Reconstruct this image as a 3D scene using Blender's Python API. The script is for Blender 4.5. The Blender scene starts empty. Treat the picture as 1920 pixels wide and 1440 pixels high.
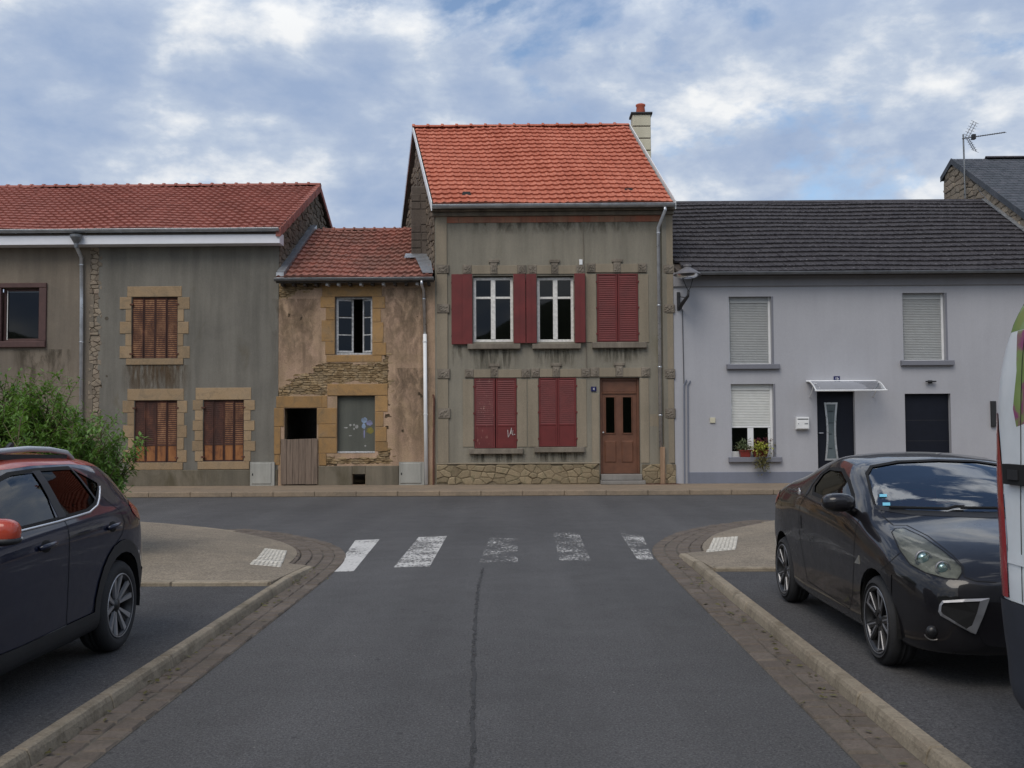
import bpy, bmesh, math, random
from mathutils import Vector, Matrix
from mathutils.bvhtree import BVHTree
random.seed(7)
R = math.radians
scene = bpy.context.scene
col = scene.collection

# ------------------------------------------------------------------ camera
FPX, CAMH = 1850.0, 1.70
CX, CY = 960.0, 720.0
cam_d = bpy.data.cameras.new('camera'); cam = bpy.data.objects.new('camera', cam_d); col.objects.link(cam)
cam_d.sensor_width = 36.0; cam_d.lens = FPX / 1920 * 36.0; cam_d.clip_end = 2000; cam_d.clip_start = 0.05
CR = Matrix.Rotation(R(0.588), 3, 'Z') @ Matrix.Rotation(R(90 + 2.38), 3, 'X') @ Matrix.Rotation(R(-0.30), 3, 'Z')
cam.rotation_euler = CR.to_euler(); cam.location = (0, 0, CAMH)
scene.camera = cam
scene.render.resolution_x, scene.render.resolution_y = 1024, 768

# ------------------------------------------------------------------ sky, sun, exposure
SUN_EL, SKY_ROT = R(50), R(205)
SKY_OFF = ((5.1, 0.9, 2.6), (3.3, 8.8, 3.5), (1.1, 6.3, 0.3))
world = bpy.data.worlds.new('World'); scene.world = world; world.use_nodes = True
wt = world.node_tree; wn = wt.nodes; wl = wt.links; wn.clear()
def wnode(t, **k):
    n = wn.new(t)
    for a, b in k.items(): setattr(n, a, b)
    return n
w_out = wnode('ShaderNodeOutputWorld')
sky = wnode('ShaderNodeTexSky', sky_type='NISHITA', sun_disc=False, sun_elevation=SUN_EL, sun_rotation=SKY_ROT)
bg1 = wnode('ShaderNodeBackground'); bg1.inputs['Strength'].default_value = 0.15
wl.new(sky.outputs[0], bg1.inputs['Color'])
tc = wnode('ShaderNodeTexCoord'); sep = wnode('ShaderNodeSeparateXYZ'); wl.new(tc.outputs['Generated'], sep.inputs[0])
def wmath(op, a, b=None, clamp=False):
    n = wnode('ShaderNodeMath', operation=op, use_clamp=clamp)
    for i, v in enumerate((a, b)):
        if v is None: continue
        if isinstance(v, (int, float)): n.inputs[i].default_value = v
        else: wl.new(v, n.inputs[i])
    return n.outputs[0]
zc = wmath('MAXIMUM', sep.outputs[2], 0.0)
def wnoise(scale, detail, rough, dist=0.0, off=(0, 0, 0), sc=(1, 1, 1.9)):
    m = wnode('ShaderNodeMapping'); m.inputs['Location'].default_value = off; m.inputs['Scale'].default_value = sc
    wl.new(tc.outputs['Generated'], m.inputs['Vector'])
    n = wnode('ShaderNodeTexNoise'); n.inputs['Scale'].default_value = scale; n.inputs['Detail'].default_value = detail
    n.inputs['Roughness'].default_value = rough; n.inputs['Distortion'].default_value = dist
    wl.new(m.outputs[0], n.inputs['Vector']); return n.outputs['Fac']
def wramp(fac, stops):
    n = wnode('ShaderNodeValToRGB'); e = n.color_ramp.elements
    while len(e) < len(stops): e.new(0.5)
    for i, (p, c) in enumerate(stops): e[i].position = p; e[i].color = (*c, 1)
    wl.new(fac, n.inputs[0]); return n.outputs[0]
n_cov = wnoise(3.6, 9, 0.58, 0.15, SKY_OFF[0])                       # how much cloud
n_puf = wnoise(7.2, 10, 0.57, 0.10, SKY_OFF[1])                     # bright heads
n_big = wnoise(1.6, 4, 0.5, 0.2, SKY_OFF[2])                        # broad light and dark
lit = wmath('ADD', wmath('MULTIPLY', n_puf, 0.72), wmath('MULTIPLY', n_big, 0.315))
ccol = wramp(lit, [(0.38, (0.33, 0.43, 0.62)), (0.465, (0.41, 0.50, 0.665)), (0.52, (0.52, 0.60, 0.73)), (0.56, (0.70, 0.75, 0.825)), (0.61, (0.90, 0.915, 0.93))])
hi = wramp(sep.outputs[2], [(0.36, (0, 0, 0)), (0.9, (1, 1, 1))])   # overcast clouds turned paler and brighter above the frame, to light the scene
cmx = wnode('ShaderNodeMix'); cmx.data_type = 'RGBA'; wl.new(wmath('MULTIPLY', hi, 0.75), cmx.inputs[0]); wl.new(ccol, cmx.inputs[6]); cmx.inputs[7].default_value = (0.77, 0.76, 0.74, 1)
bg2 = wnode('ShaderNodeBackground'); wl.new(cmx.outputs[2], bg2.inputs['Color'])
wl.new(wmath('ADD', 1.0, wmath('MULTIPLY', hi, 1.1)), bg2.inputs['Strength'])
mask = wramp(wmath('SUBTRACT', n_cov, wmath('MULTIPLY', wmath('SUBTRACT', zc, 0.34), 0.30)), [(0.365, (0, 0, 0)), (0.44, (1, 1, 1))])
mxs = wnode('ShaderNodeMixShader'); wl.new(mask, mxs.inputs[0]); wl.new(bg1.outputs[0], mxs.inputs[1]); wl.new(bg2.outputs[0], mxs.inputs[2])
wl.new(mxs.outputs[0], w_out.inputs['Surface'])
sun_d = bpy.data.lights.new('sun', 'SUN'); sun = bpy.data.objects.new('sun', sun_d); col.objects.link(sun)
sun_d.energy = 1.5; sun_d.angle = R(35); sun_d.color = (1.0, 0.93, 0.82)
sun.rotation_euler = (R(90) - SUN_EL, 0, R(-25)); sun.location = (-10, -20, 30)
vs = scene.view_settings; vs.view_transform = 'Standard'; vs.look = 'None'; vs.gamma = 1; vs.exposure = 0.0; vs.use_curve_mapping = False

# ------------------------------------------------------------------ pixel helpers (photo 1920x1440 -> place)
def ray(px, py): return CR @ Vector(((px - CX) / FPX, -(py - CY) / FPX, -1))
def at(px, py, Y):
    d = ray(px, py); t = Y / d.y; return Vector((d.x * t, Y, CAMH + d.z * t))
def gr(px, py, z=0.0):
    d = ray(px, py); t = (z - CAMH) / d.z; return Vector((d.x * t, d.y * t, z))
PAVE = 0.12
Y0 = gr(1000, 908, PAVE).y
def FX(px, py=700, Y=None): return at(px, py, Y0 if Y is None else Y).x
def FZ(py, px=960, Y=None): return at(px, py, Y0 if Y is None else Y).z
def FR(x0, y0, x1, y1, Y=None):      # pixel rectangle on the facade -> x0,x1,z0,z1
    mx, my = (x0 + x1) / 2, (y0 + y1) / 2
    return FX(x0, my, Y), FX(x1, my, Y), FZ(y1, mx, Y), FZ(y0, mx, Y)

# ------------------------------------------------------------------ materials
class NT:
    def __init__(s, name):
        s.m = bpy.data.materials.new(name); s.m.use_nodes = True; s.t = s.m.node_tree; s.n = s.t.nodes
        s.b = s.n['Principled BSDF']; s.out = s.n['Material Output']
        s.geo = None
    def link(s, a, b): s.t.links.new(a, b)
    def pos(s, scale=(1, 1, 1), off=(0, 0, 0)):
        if s.geo is None: s.geo = s.n.new('ShaderNodeNewGeometry')
        m = s.n.new('ShaderNodeMapping'); m.inputs['Scale'].default_value = scale; m.inputs['Location'].default_value = off
        s.link(s.geo.outputs['Position'], m.inputs['Vector']); return m.outputs[0]
    def noise(s, scale, detail=4, rough=0.55, vec=None, dist=0):
        n = s.n.new('ShaderNodeTexNoise'); n.inputs['Scale'].default_value = scale; n.inputs['Detail'].default_value = detail
        n.inputs['Roughness'].default_value = rough; n.inputs['Distortion'].default_value = dist
        s.link(vec if vec is not None else s.pos(), n.inputs['Vector']); return n.outputs['Fac']
    def voro(s, scale, vec=None, out='Distance', feature='F1', rnd=1):
        n = s.n.new('ShaderNodeTexVoronoi'); n.inputs['Scale'].default_value = scale; n.feature = feature
        n.inputs['Randomness'].default_value = rnd
        s.link(vec if vec is not None else s.pos(), n.inputs['Vector']); return n.outputs[out]
    def ramp(s, fac, stops):
        n = s.n.new('ShaderNodeValToRGB'); e = n.color_ramp.elements
        while len(e) < len(stops): e.new(0.5)
        for i, (p, c) in enumerate(stops):
            if isinstance(c, (int, float)): c = (c, c, c)
            e[i].position = p; e[i].color = (*c, 1)
        s.link(fac, n.inputs[0]); return n.outputs[0]
    def mix(s, fac, a, b, mode='MIX'):
        n = s.n.new('ShaderNodeMix'); n.data_type = 'RGBA'; n.blend_type = mode
        for i, v in ((0, fac), (6, a), (7, b)):
            if isinstance(v, (int, float)): n.inputs[i].default_value = v if i == 0 else (v, v, v, 1)
            elif isinstance(v, tuple): n.inputs[i].default_value = (*v, 1)
            else: s.link(v, n.inputs[i])
        return n.outputs[2]
    def math(s, op, a, b=0.0, clamp=False):
        n = s.n.new('ShaderNodeMath'); n.operation = op; n.use_clamp = clamp
        for i, v in enumerate((a, b)):
            if isinstance(v, (int, float)): n.inputs[i].default_value = v
            else: s.link(v, n.inputs[i])
        return n.outputs[0]
    def bump(s, h, strength=0.3, dist=0.01):
        n = s.n.new('ShaderNodeBump'); n.inputs['Strength'].default_value = strength; n.inputs['Distance'].default_value = dist
        s.link(h, n.inputs['Height']); s.link(n.outputs[0], s.b.inputs['Normal'])
    def col(s, c):
        if isinstance(c, tuple): s.b.inputs['Base Color'].default_value = (*c, 1)
        else: s.link(c, s.b.inputs['Base Color'])
    def set(s, **k):
        for a, v in k.items():
            i = s.b.inputs[a.replace('_', ' ')]
            if isinstance(v, (int, float)) or isinstance(v, tuple): i.default_value = v if not isinstance(v, tuple) else (*v, 1)
            else: s.link(v, i)
def plain(name, c, rough=0.6, metal=0.0, var=0.12, scale=6.0, bump=0.0, bscale=40, spec=0.5):
    t = NT(name); n = t.noise(scale, 5)
    lo = tuple(max(0, v * (1 - var)) for v in c); hi = tuple(min(1, v * (1 + var)) for v in c)
    t.col(t.ramp(n, [(0.3, lo), (0.7, hi)])); t.set(Roughness=rough, Metallic=metal, Specular_IOR_Level=spec)
    if bump: t.bump(t.noise(bscale, 4), bump, 0.01)
    return t.m
def wall_mat(name, c, c2, streak=0.25, grain=0.12, bump=0.5, stain=None, sthr=0.6, patch=0.6):
    t = NT(name)
    base = t.mix(t.ramp(t.noise(patch, 9, 0.6, dist=0.4), [(0.35, 0.0), (0.65, 1.0)]), c, c2)
    st = t.ramp(t.noise(1.0, 7, 0.65, t.pos((3.2, 3.2, 0.28))), [(0.3, 1 - streak), (0.62, 1.0), (0.8, 1 + streak * 0.35)])
    base = t.mix(1.0, base, st, 'MULTIPLY')
    gr_ = t.ramp(t.noise(55, 4, 0.7), [(0.3, 1 - grain), (0.7, 1 + grain)])
    base = t.mix(1.0, base, gr_, 'MULTIPLY')
    if stain:
        f = t.ramp(t.noise(1.1, 9, 0.68, t.pos((1, 1, 0.6), (4, 2, 9)), 0.6), [(sthr, 0.0), (sthr + 0.16, 0.85)])
        base = t.mix(f, base, stain)
    t.col(base); t.set(Roughness=0.92, Specular_IOR_Level=0.25)
    t.bump(t.math('ADD', t.noise(70, 5, 0.7), t.math('MULTIPLY', t.noise(7, 5), 1.6)), bump, 0.006)
    return t.m
def stone_mat(name, cs, scale=2.2, bump=0.7, bscale=28, rough=0.92, spread=(0.74, 1.22), grime=None):
    t = NT(name); n = t.noise(scale, 7, 0.6, dist=0.5)
    k = len(cs); base = t.ramp(n, [(0.28 + 0.44 * i / (k - 1), c) for i, c in enumerate(cs)])
    oi = t.n.new('ShaderNodeObjectInfo')
    base = t.mix(1.0, base, t.ramp(oi.outputs['Random'], [(0, spread[0]), (1, spread[1])]), 'MULTIPLY')
    base = t.mix(1.0, base, t.ramp(t.noise(45, 5, 0.7), [(0.3, 0.8), (0.7, 1.15)]), 'MULTIPLY')
    if grime: base = t.mix(t.ramp(t.noise(3.3, 9, 0.72, None, 0.9), [(0.5, 0.0), (0.68, 0.75)]), base, grime)
    t.col(base); t.set(Roughness=rough, Specular_IOR_Level=0.25); t.bump(t.noise(bscale, 6, 0.65), bump, 0.012)
    return t.m
def tile_mat(name, c1, c2, c3, dark, darkamt=0.5, lichen=None, lthr=0.62, cell=4.4, rough=0.85):
    t = NT(name)
    v = t.voro(cell, t.pos((1, 0.9, 0.9)), 'Color')
    sp = t.n.new('ShaderNodeSeparateColor'); t.link(v, sp.inputs[0])
    base = t.ramp(sp.outputs[0], [(0.0, c1), (0.5, c2), (1.0, c3)])
    f = t.ramp(t.noise(0.9, 8, 0.62, t.pos((1, 0.6, 0.6)), 0.5), [(0.42, 0.0), (0.75, darkamt)])
    base = t.mix(f, base, dark)
    base = t.mix(1.0, base, t.ramp(t.noise(22, 5, 0.7), [(0.3, 0.82), (0.7, 1.12)]), 'MULTIPLY')
    if lichen:
        l = t.ramp(t.noise(13, 5, 0.6), [(lthr, 0.0), (lthr + 0.08, 0.8)])
        base = t.mix(l, base, lichen)
    t.col(base); t.set(Roughness=rough, Specular_IOR_Level=0.3); t.bump(t.noise(60, 3), 0.25, 0.006)
    return t.m
def metal_mat(name, c, rough=0.4, var=0.2):
    t = NT(name); n = t.noise(5, 6)
    t.col(t.ramp(n, [(0.3, tuple(v * (1 - var) for v in c)), (0.7, tuple(min(1, v * (1 + var)) for v in c))]))
    t.set(Metallic=0.75, Roughness=t.ramp(t.noise(12, 4), [(0.3, rough * 0.8), (0.7, rough * 1.25)])); return t.m
def glass_mat(name, tint=(0.5, 0.55, 0.58), ior=1.5, gloss=0.02):
    t = NT(name); t.n.remove(t.b)
    tr = t.n.new('ShaderNodeBsdfTransparent'); tr.inputs[0].default_value = (*tint, 1)
    gl = t.n.new('ShaderNodeBsdfGlossy'); gl.inputs['Roughness'].default_value = gloss; gl.inputs[0].default_value = (0.95, 0.97, 1, 1)
    fr = t.n.new('ShaderNodeFresnel'); fr.inputs[0].default_value = ior
    mx = t.n.new('ShaderNodeMixShader'); t.link(fr.outputs[0], mx.inputs[0]); t.link(tr.outputs[0], mx.inputs[1]); t.link(gl.outputs[0], mx.inputs[2])
    t.link(mx.outputs[0], t.out.inputs[0]); return t.m
def emptycar(): pass

M = {}
# asphalt
def asphalt(name, c, dirt, big=0.35):
    t = NT(name)
    base = t.ramp(t.noise(big, 8, 0.6, dist=0.3), [(0.3, tuple(v * 0.86 for v in c)), (0.7, tuple(v * 1.12 for v in c))])
    base = t.mix(1.0, base, t.ramp(t.noise(0.55, 5, 0.55, t.pos((2.0, 0.12, 1), (1.3, 0, 0))), [(0.35, 0.90), (0.65, 1.12)]), 'MULTIPLY')      # wheel-polished tracks
    base = t.mix(1.0, base, t.ramp(t.noise(70, 3, 0.8), [(0.3, 0.35), (0.5, 1.0), (0.72, 1.75)]), 'MULTIPLY')
    base = t.mix(1.0, base, t.ramp(t.noise(24, 5, 0.75), [(0.3, 0.78), (0.7, 1.22)]), 'MULTIPLY')
    f = t.ramp(t.voro(11, None, 'Distance'), [(0.05, 1.0), (0.085, 0.0)])
    f = t.math('MULTIPLY', f, t.ramp(t.noise(5, 3), [(0.52, 0.0), (0.60, 0.7)])); base = t.mix(f, base, (0.30, 0.285, 0.26))
    f = t.ramp(t.voro(4.3, t.pos((1, 1, 1), (7, 3, 0)), 'Distance'), [(0.06, 1.0), (0.12, 0.0)])
    f = t.math('MULTIPLY', f, t.ramp(t.noise(2.5, 3), [(0.5, 0.0), (0.6, 0.6)])); base = t.mix(f, base, (0.03, 0.03, 0.03))
    d = t.ramp(t.noise(1.7, 9, 0.72, t.pos((1, 0.35, 1), (3, 1, 0))), [(0.55, 0.0), (0.75, 0.55)])
    base = t.mix(d, base, dirt)
    t.col(base); t.set(Roughness=t.ramp(t.noise(3, 5), [(0.3, 0.74), (0.7, 0.9)]), Specular_IOR_Level=0.35)
    t.bump(t.noise(75, 3, 0.8), 1.0, 0.010); return t.m
M['asphalt'] = asphalt('asphalt', (0.086, 0.084, 0.083), (0.062, 0.060, 0.058))
M['asphalt_parking'] = asphalt('asphalt_parking', (0.068, 0.066, 0.066), (0.05, 0.047, 0.043), 0.6)
def concrete(name, c, c2, agg=0.3):
    t = NT(name); base = t.mix(t.ramp(t.noise(0.9, 8, 0.6), [(0.35, 0.0), (0.65, 1.0)]), c, c2)
    base = t.mix(1.0, base, t.ramp(t.noise(48, 4, 0.75), [(0.3, 1 - agg), (0.7, 1 + agg)]), 'MULTIPLY')
    base = t.mix(1.0, base, t.ramp(t.noise(6, 6, 0.7), [(0.3, 0.84), (0.7, 1.12)]), 'MULTIPLY')
    d = t.ramp(t.noise(2.4, 8, 0.7, None, 0.8), [(0.6, 0.0), (0.78, 0.6)]); base = t.mix(d, base, tuple(v * 0.45 for v in c))
    t.col(base); t.set(Roughness=0.9, Specular_IOR_Level=0.25); t.bump(t.noise(75, 4, 0.7), 0.6, 0.006); return t.m
M['pavement'] = concrete('pavement_aggregate', (0.25, 0.208, 0.155), (0.195, 0.165, 0.126), 0.55)
M['far_pavement'] = concrete('far_pavement', (0.225, 0.18, 0.132), (0.28, 0.215, 0.15), 0.15)
M['kerb'] = stone_mat('kerb_concrete', [(0.205, 0.172, 0.125), (0.295, 0.25, 0.185), (0.25, 0.205, 0.15)], 4, 0.7, 50, spread=(0.88, 1.1), grime=(0.12, 0.098, 0.068))
M['sett'] = stone_mat('sett_stone', [(0.115, 0.095, 0.077), (0.142, 0.118, 0.096), (0.13, 0.106, 0.088), (0.15, 0.128, 0.105)], 5, 0.7, 40, spread=(0.86, 1.12), grime=(0.085, 0.072, 0.056))
M['joint'] = plain('joint_dirt', (0.10, 0.088, 0.068), 0.95, var=0.4, scale=12, bump=0.6)
M['soil'] = plain('soil', (0.10, 0.10, 0.06), 0.95, var=0.4, scale=1)
def worn_paint(name, c, thr, sc=11, off=(0, 0, 0), streak=(1, 0.35, 1)):
    t = NT(name); t.col(t.ramp(t.noise(20, 4), [(0.3, tuple(v * 0.78 for v in c)), (0.7, c)])); t.set(Roughness=0.75)
    a = t.math('ADD', t.math('MULTIPLY', t.noise(sc, 9, 0.78, t.pos(streak, off)), 0.62), t.math('MULTIPLY', t.noise(1.6, 4, 0.6, t.pos((1, 1, 1), off)), 0.42))
    fade = t.ramp(a, [(thr, 0.0), (thr + 0.11, 1.0)])
    tr = t.n.new('ShaderNodeBsdfTransparent'); mx = t.n.new('ShaderNodeMixShader')
    t.link(fade, mx.inputs[0]); t.link(tr.outputs[0], mx.inputs[1]); t.link(t.b.outputs[0], mx.inputs[2]); t.link(mx.outputs[0], t.out.inputs[0]); return t.m
M['paint'] = [worn_paint('road_paint_%s' % n, (0.60, 0.585, 0.55), th, 26, (i * 3.1, i * 1.7, 0)) for i, (n, th) in enumerate((('solid', 0.40), ('scuffed', 0.45), ('faint', 0.54), ('thin', 0.515), ('patchy', 0.50)))]
M['tar'] = worn_paint('tar_seam', (0.042, 0.041, 0.040), 0.41, 16, (1, 5, 0), (1, 0.6, 1))
M['tactile'] = plain('tactile_white', (0.58, 0.55, 0.48), 0.7, var=0.25, scale=30)
M['tactile_base'] = plain('tactile_base', (0.25, 0.23, 0.19), 0.8, var=0.25, scale=30)
# render / walls
M['wall_grey_brown'] = wall_mat('render_grey_brown', (0.235, 0.195, 0.15), (0.175, 0.15, 0.12), 0.22, stain=(0.10, 0.09, 0.075), sthr=0.62)
M['wall_slate_grey'] = wall_mat('render_slate_grey', (0.158, 0.150, 0.130), (0.195, 0.183, 0.156), 0.30, stain=(0.115, 0.098, 0.066), sthr=0.62)
M['wall_olive'] = wall_mat('render_olive_grey', (0.258, 0.236, 0.188), (0.225, 0.208, 0.168), 0.24, stain=(0.165, 0.15, 0.105), sthr=0.58)
M['wall_olive_light'] = wall_mat('render_trim', (0.285, 0.24, 0.178), (0.245, 0.21, 0.155), 0.2, grain=0.15, stain=(0.16, 0.14, 0.10), sthr=0.62)
M['wall_ochre'] = wall_mat('render_ochre_pink', (0.46, 0.315, 0.222), (0.37, 0.265, 0.165), 0.36, grain=0.25, bump=0.9, stain=(0.22, 0.165, 0.115), sthr=0.54, patch=1.3)
M['wall_core'] = wall_mat('rubble_core', (0.16, 0.115, 0.07), (0.10, 0.075, 0.05), 0.3, 0.3, 0.9)
M['wall_blue_grey'] = wall_mat('render_blue_grey', (0.392, 0.395, 0.42), (0.368, 0.371, 0.395), 0.06, grain=0.06, bump=0.25)
M['band_grey'] = wall_mat('band_grey', (0.26, 0.258, 0.272), (0.24, 0.238, 0.25), 0.08, grain=0.05, bump=0.2)
M['plinth_grey'] = wall_mat('plinth_grey', (0.19, 0.205, 0.25), (0.17, 0.185, 0.225), 0.1, grain=0.05, bump=0.2)
M['trim_purple_grey'] = wall_mat('reveal_grey', (0.19, 0.195, 0.225), (0.18, 0.185, 0.21), 0.06, grain=0.05, bump=0.2)
M['plinth_cement'] = wall_mat('plinth_cement', (0.205, 0.175, 0.13), (0.145, 0.13, 0.10), 0.35, stain=(0.085, 0.072, 0.045), sthr=0.5)
M['stone_ochre'] = stone_mat('ashlar_ochre', [(0.29, 0.205, 0.12), (0.335, 0.24, 0.145), (0.28, 0.212, 0.138)], 3.0, 0.7, 30, spread=(0.82, 1.12), grime=(0.19, 0.15, 0.10))
M['stone_orange'] = stone_mat('ashlar_orange', [(0.27, 0.175, 0.085), (0.35, 0.21, 0.09), (0.30, 0.205, 0.115)], 2.0, 0.7, 30, spread=(0.82, 1.12), grime=(0.17, 0.125, 0.075))
M['stone_schist'] = stone_mat('schist', [(0.13, 0.09, 0.05), (0.24, 0.165, 0.085), (0.33, 0.245, 0.145), (0.18, 0.135, 0.085)], 6, 0.9, 40)
M['stone_dark'] = stone_mat('gable_rubble_dark', [(0.10, 0.08, 0.062), (0.17, 0.135, 0.10), (0.135, 0.105, 0.085)], 5, 0.9, 30)
M['stone_gable'] = stone_mat('gable_rubble', [(0.16, 0.128, 0.10), (0.27, 0.225, 0.17), (0.21, 0.16, 0.125)], 3, 0.9, 30)
M['stone_plinth'] = stone_mat('plinth_stone', [(0.185, 0.145, 0.09), (0.26, 0.205, 0.13), (0.16, 0.14, 0.085)], 6, 1.0, 24)
M['mortar_plinth'] = plain('mortar_plinth', (0.15, 0.12, 0.078), 0.95, var=0.3, scale=8, bump=0.8)
M['mortar_dark'] = plain('mortar_dark', (0.085, 0.07, 0.052), 0.95, var=0.4, scale=8, bump=0.8)
M['terracotta_band'] = wall_mat('terracotta_band', (0.37, 0.135, 0.085), (0.33, 0.20, 0.13), 0.3, stain=(0.22, 0.11, 0.08), sthr=0.5, patch=1.4)
# roofs
M['tile_bright'] = tile_mat('tile_bright_orange', (0.45, 0.135, 0.082), (0.51, 0.165, 0.103), (0.56, 0.195, 0.125), (0.40, 0.125, 0.082), 0.5)
M['tile_red'] = tile_mat('tile_red', (0.29, 0.105, 0.08), (0.34, 0.128, 0.10), (0.39, 0.155, 0.122), (0.27, 0.11, 0.088), 0.6)
M['tile_old'] = tile_mat('tile_old', (0.22, 0.09, 0.068), (0.30, 0.122, 0.092), (0.38, 0.155, 0.115), (0.145, 0.092, 0.07), 0.85, (0.27, 0.20, 0.13), 0.64)
M['tile_slate'] = tile_mat('tile_dark_slate', (0.044, 0.040, 0.044), (0.054, 0.050, 0.054), (0.066, 0.061, 0.065), (0.038, 0.034, 0.037), 0.5, (0.24, 0.23, 0.23), 0.62)
M['slate_blue'] = tile_mat('slate_blue', (0.062, 0.070, 0.082), (0.078, 0.087, 0.10), (0.095, 0.10, 0.115), (0.055, 0.06, 0.07), 0.4)
M['zinc'] = metal_mat('zinc', (0.40, 0.42, 0.44), 0.42)
M['zinc_dark'] = metal_mat('zinc_dark', (0.20, 0.21, 0.22), 0.5)
M['galv'] = metal_mat('galvanised_pipe', (0.55, 0.57, 0.60), 0.32)
M['white_pvc'] = plain('white_pvc', (0.72, 0.73, 0.73), 0.4, var=0.05)
M['white_paint'] = plain('white_paint', (0.66, 0.645, 0.61), 0.6, var=0.2, scale=14, bump=0.2)
M['old_white'] = plain('old_white_paint', (0.42, 0.42, 0.42), 0.7, var=0.4, scale=16, bump=0.3)
M['fascia'] = plain('fascia_white', (0.74, 0.75, 0.79), 0.35, var=0.03)
M['wood_dark'] = plain('wood_dark', (0.06, 0.048, 0.038), 0.85, var=0.3, scale=10)
def paint_peel(name, c, under, thr=0.63, sc=9):
    t = NT(name); b = t.ramp(t.noise(3, 6), [(0.3, tuple(v * 0.8 for v in c)), (0.7, tuple(v * 1.15 for v in c))])
    f = t.ramp(t.noise(sc, 8, 0.7, t.pos((1.6, 1.6, 0.4))), [(thr, 0.0), (thr + 0.05, 0.85)])
    t.col(t.mix(f, b, under)); t.set(Roughness=0.6); t.bump(t.noise(30, 4), 0.15, 0.004); return t.m
M['red_shutter'] = paint_peel('red_shutter', (0.128, 0.015, 0.014), (0.24, 0.09, 0.07), 0.69)
M['red_shutter_worn'] = paint_peel('red_shutter_worn', (0.128, 0.020, 0.020), (0.36, 0.20, 0.155), 0.60, 13)
def rust(name, dark, mid, hi, thr):
    t = NT(name); n = t.noise(3.2, 9, 0.7, t.pos((1.5, 1.5, 0.7)), 0.5)
    c = t.ramp(n, [(thr - 0.14, dark), (thr, mid), (thr + 0.15, hi)])
    c = t.mix(t.ramp(t.noise(38, 5, 0.7, t.pos((0.4, 0.4, 2))), [(0.6, 0.0), (0.68, 0.7)]), c, hi)
    t.col(c); t.set(Roughness=0.85); t.bump(t.noise(50, 4), 0.4, 0.004); return t.m
M['rust_dark'] = rust('rust_dark', (0.045, 0.019, 0.014), (0.075, 0.027, 0.018), (0.20, 0.085, 0.04), 0.60)
M['rust_slat'] = rust('rust_slat', (0.055, 0.021, 0.015), (0.10, 0.036, 0.020), (0.24, 0.10, 0.045), 0.58)
M['rust_edge'] = rust('rust_edge', (0.11, 0.045, 0.024), (0.34, 0.16, 0.068), (0.55, 0.33, 0.17), 0.46)
M['rust_orange'] = rust('rust_orange', (0.06, 0.024, 0.016), (0.22, 0.085, 0.030), (0.30, 0.13, 0.045), 0.45)
M['rust_pipe'] = plain('rust_pipe', (0.10, 0.04, 0.025), 0.85, var=0.4, scale=18)
M['door_brown'] = plain('door_brown', (0.125, 0.052, 0.028), 0.5, var=0.2, scale=5)
def wood(name, a, b, c):
    t = NT(name); n = t.noise(2.0, 8, 0.65, t.pos((14, 14, 0.7)), 0.6); t.col(t.ramp(n, [(0.3, a), (0.5, b), (0.7, c)]))
    t.set(Roughness=0.88); t.bump(n, 0.5, 0.006); return t.m
M['wood_weathered'] = wood('wood_weathered', (0.085, 0.064, 0.048), (0.165, 0.122, 0.092), (0.22, 0.165, 0.125))
M['wood_brown_frame'] = plain('wood_brown_frame', (0.072, 0.034, 0.030), 0.6, var=0.15, scale=8)
M['wood_post'] = wood('wood_post', (0.16, 0.10, 0.06), (0.28, 0.18, 0.11), (0.34, 0.23, 0.15))
M['window_glass'] = glass_mat('window_glass', (0.30, 0.31, 0.31), 1.42)
M['dark_room'] = plain('dark_room', (0.03, 0.028, 0.026), 0.95)
M['board_green'] = wall_mat('boarded_window', (0.115, 0.118, 0.098), (0.095, 0.10, 0.088), 0.25, stain=(0.16, 0.15, 0.13), sthr=0.6)
M['cabinet'] = wall_mat('cabinet_plastic', (0.42, 0.41, 0.37), (0.33, 0.33, 0.30), 0.3, grain=0.06, bump=0.15, stain=(0.22, 0.20, 0.16), sthr=0.6)
M['shutter_roll'] = plain('roller_shutter_grey', (0.34, 0.35, 0.345), 0.55, var=0.05)
M['shutter_roll_white'] = plain('roller_shutter_white', (0.60, 0.61, 0.585), 0.5, var=0.05)
M['anthracite'] = plain('anthracite_door', (0.008, 0.010, 0.017), 0.55, var=0.1, spec=0.2)
M['door_glass'] = plain('frosted_door_glass', (0.10, 0.125, 0.135), 0.25, var=0.15)
M['inox'] = metal_mat('brushed_steel', (0.6, 0.61, 0.62), 0.3, 0.08)
M['canopy'] = glass_mat('canopy_acrylic', (0.80, 0.82, 0.84), 1.4, 0.15)
M['blue_plate'] = plain('blue_enamel', (0.010, 0.012, 0.075), 0.3, var=0.1)
M['black_plastic'] = plain('black_plastic', (0.016, 0.017, 0.019), 0.6, var=0.15)
M['black_iron'] = plain('black_iron', (0.022, 0.022, 0.024), 0.6, var=0.2)
M['lamp_shade'] = plain('lamp_shade_grey', (0.13, 0.125, 0.13), 0.45, var=0.15)
M['lamp_bowl'] = glass_mat('lamp_bowl', (0.75, 0.76, 0.78), 1.35, 0.2)
M['cream_panel'] = wall_mat('chimney_cream', (0.60, 0.57, 0.44), (0.53, 0.50, 0.38), 0.15, grain=0.05, bump=0.2)
M['terracotta_pot'] = plain('terracotta_pot', (0.42, 0.10, 0.055), 0.7, var=0.15)
M['concrete_grey'] = wall_mat('grey_concrete', (0.25, 0.235, 0.215), (0.19, 0.18, 0.165), 0.25)
M['stone_sill'] = wall_mat('stone_sill', (0.24, 0.205, 0.165), (0.20, 0.175, 0.14), 0.45, grain=0.15, stain=(0.10, 0.085, 0.065), sthr=0.55, patch=3)
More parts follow.
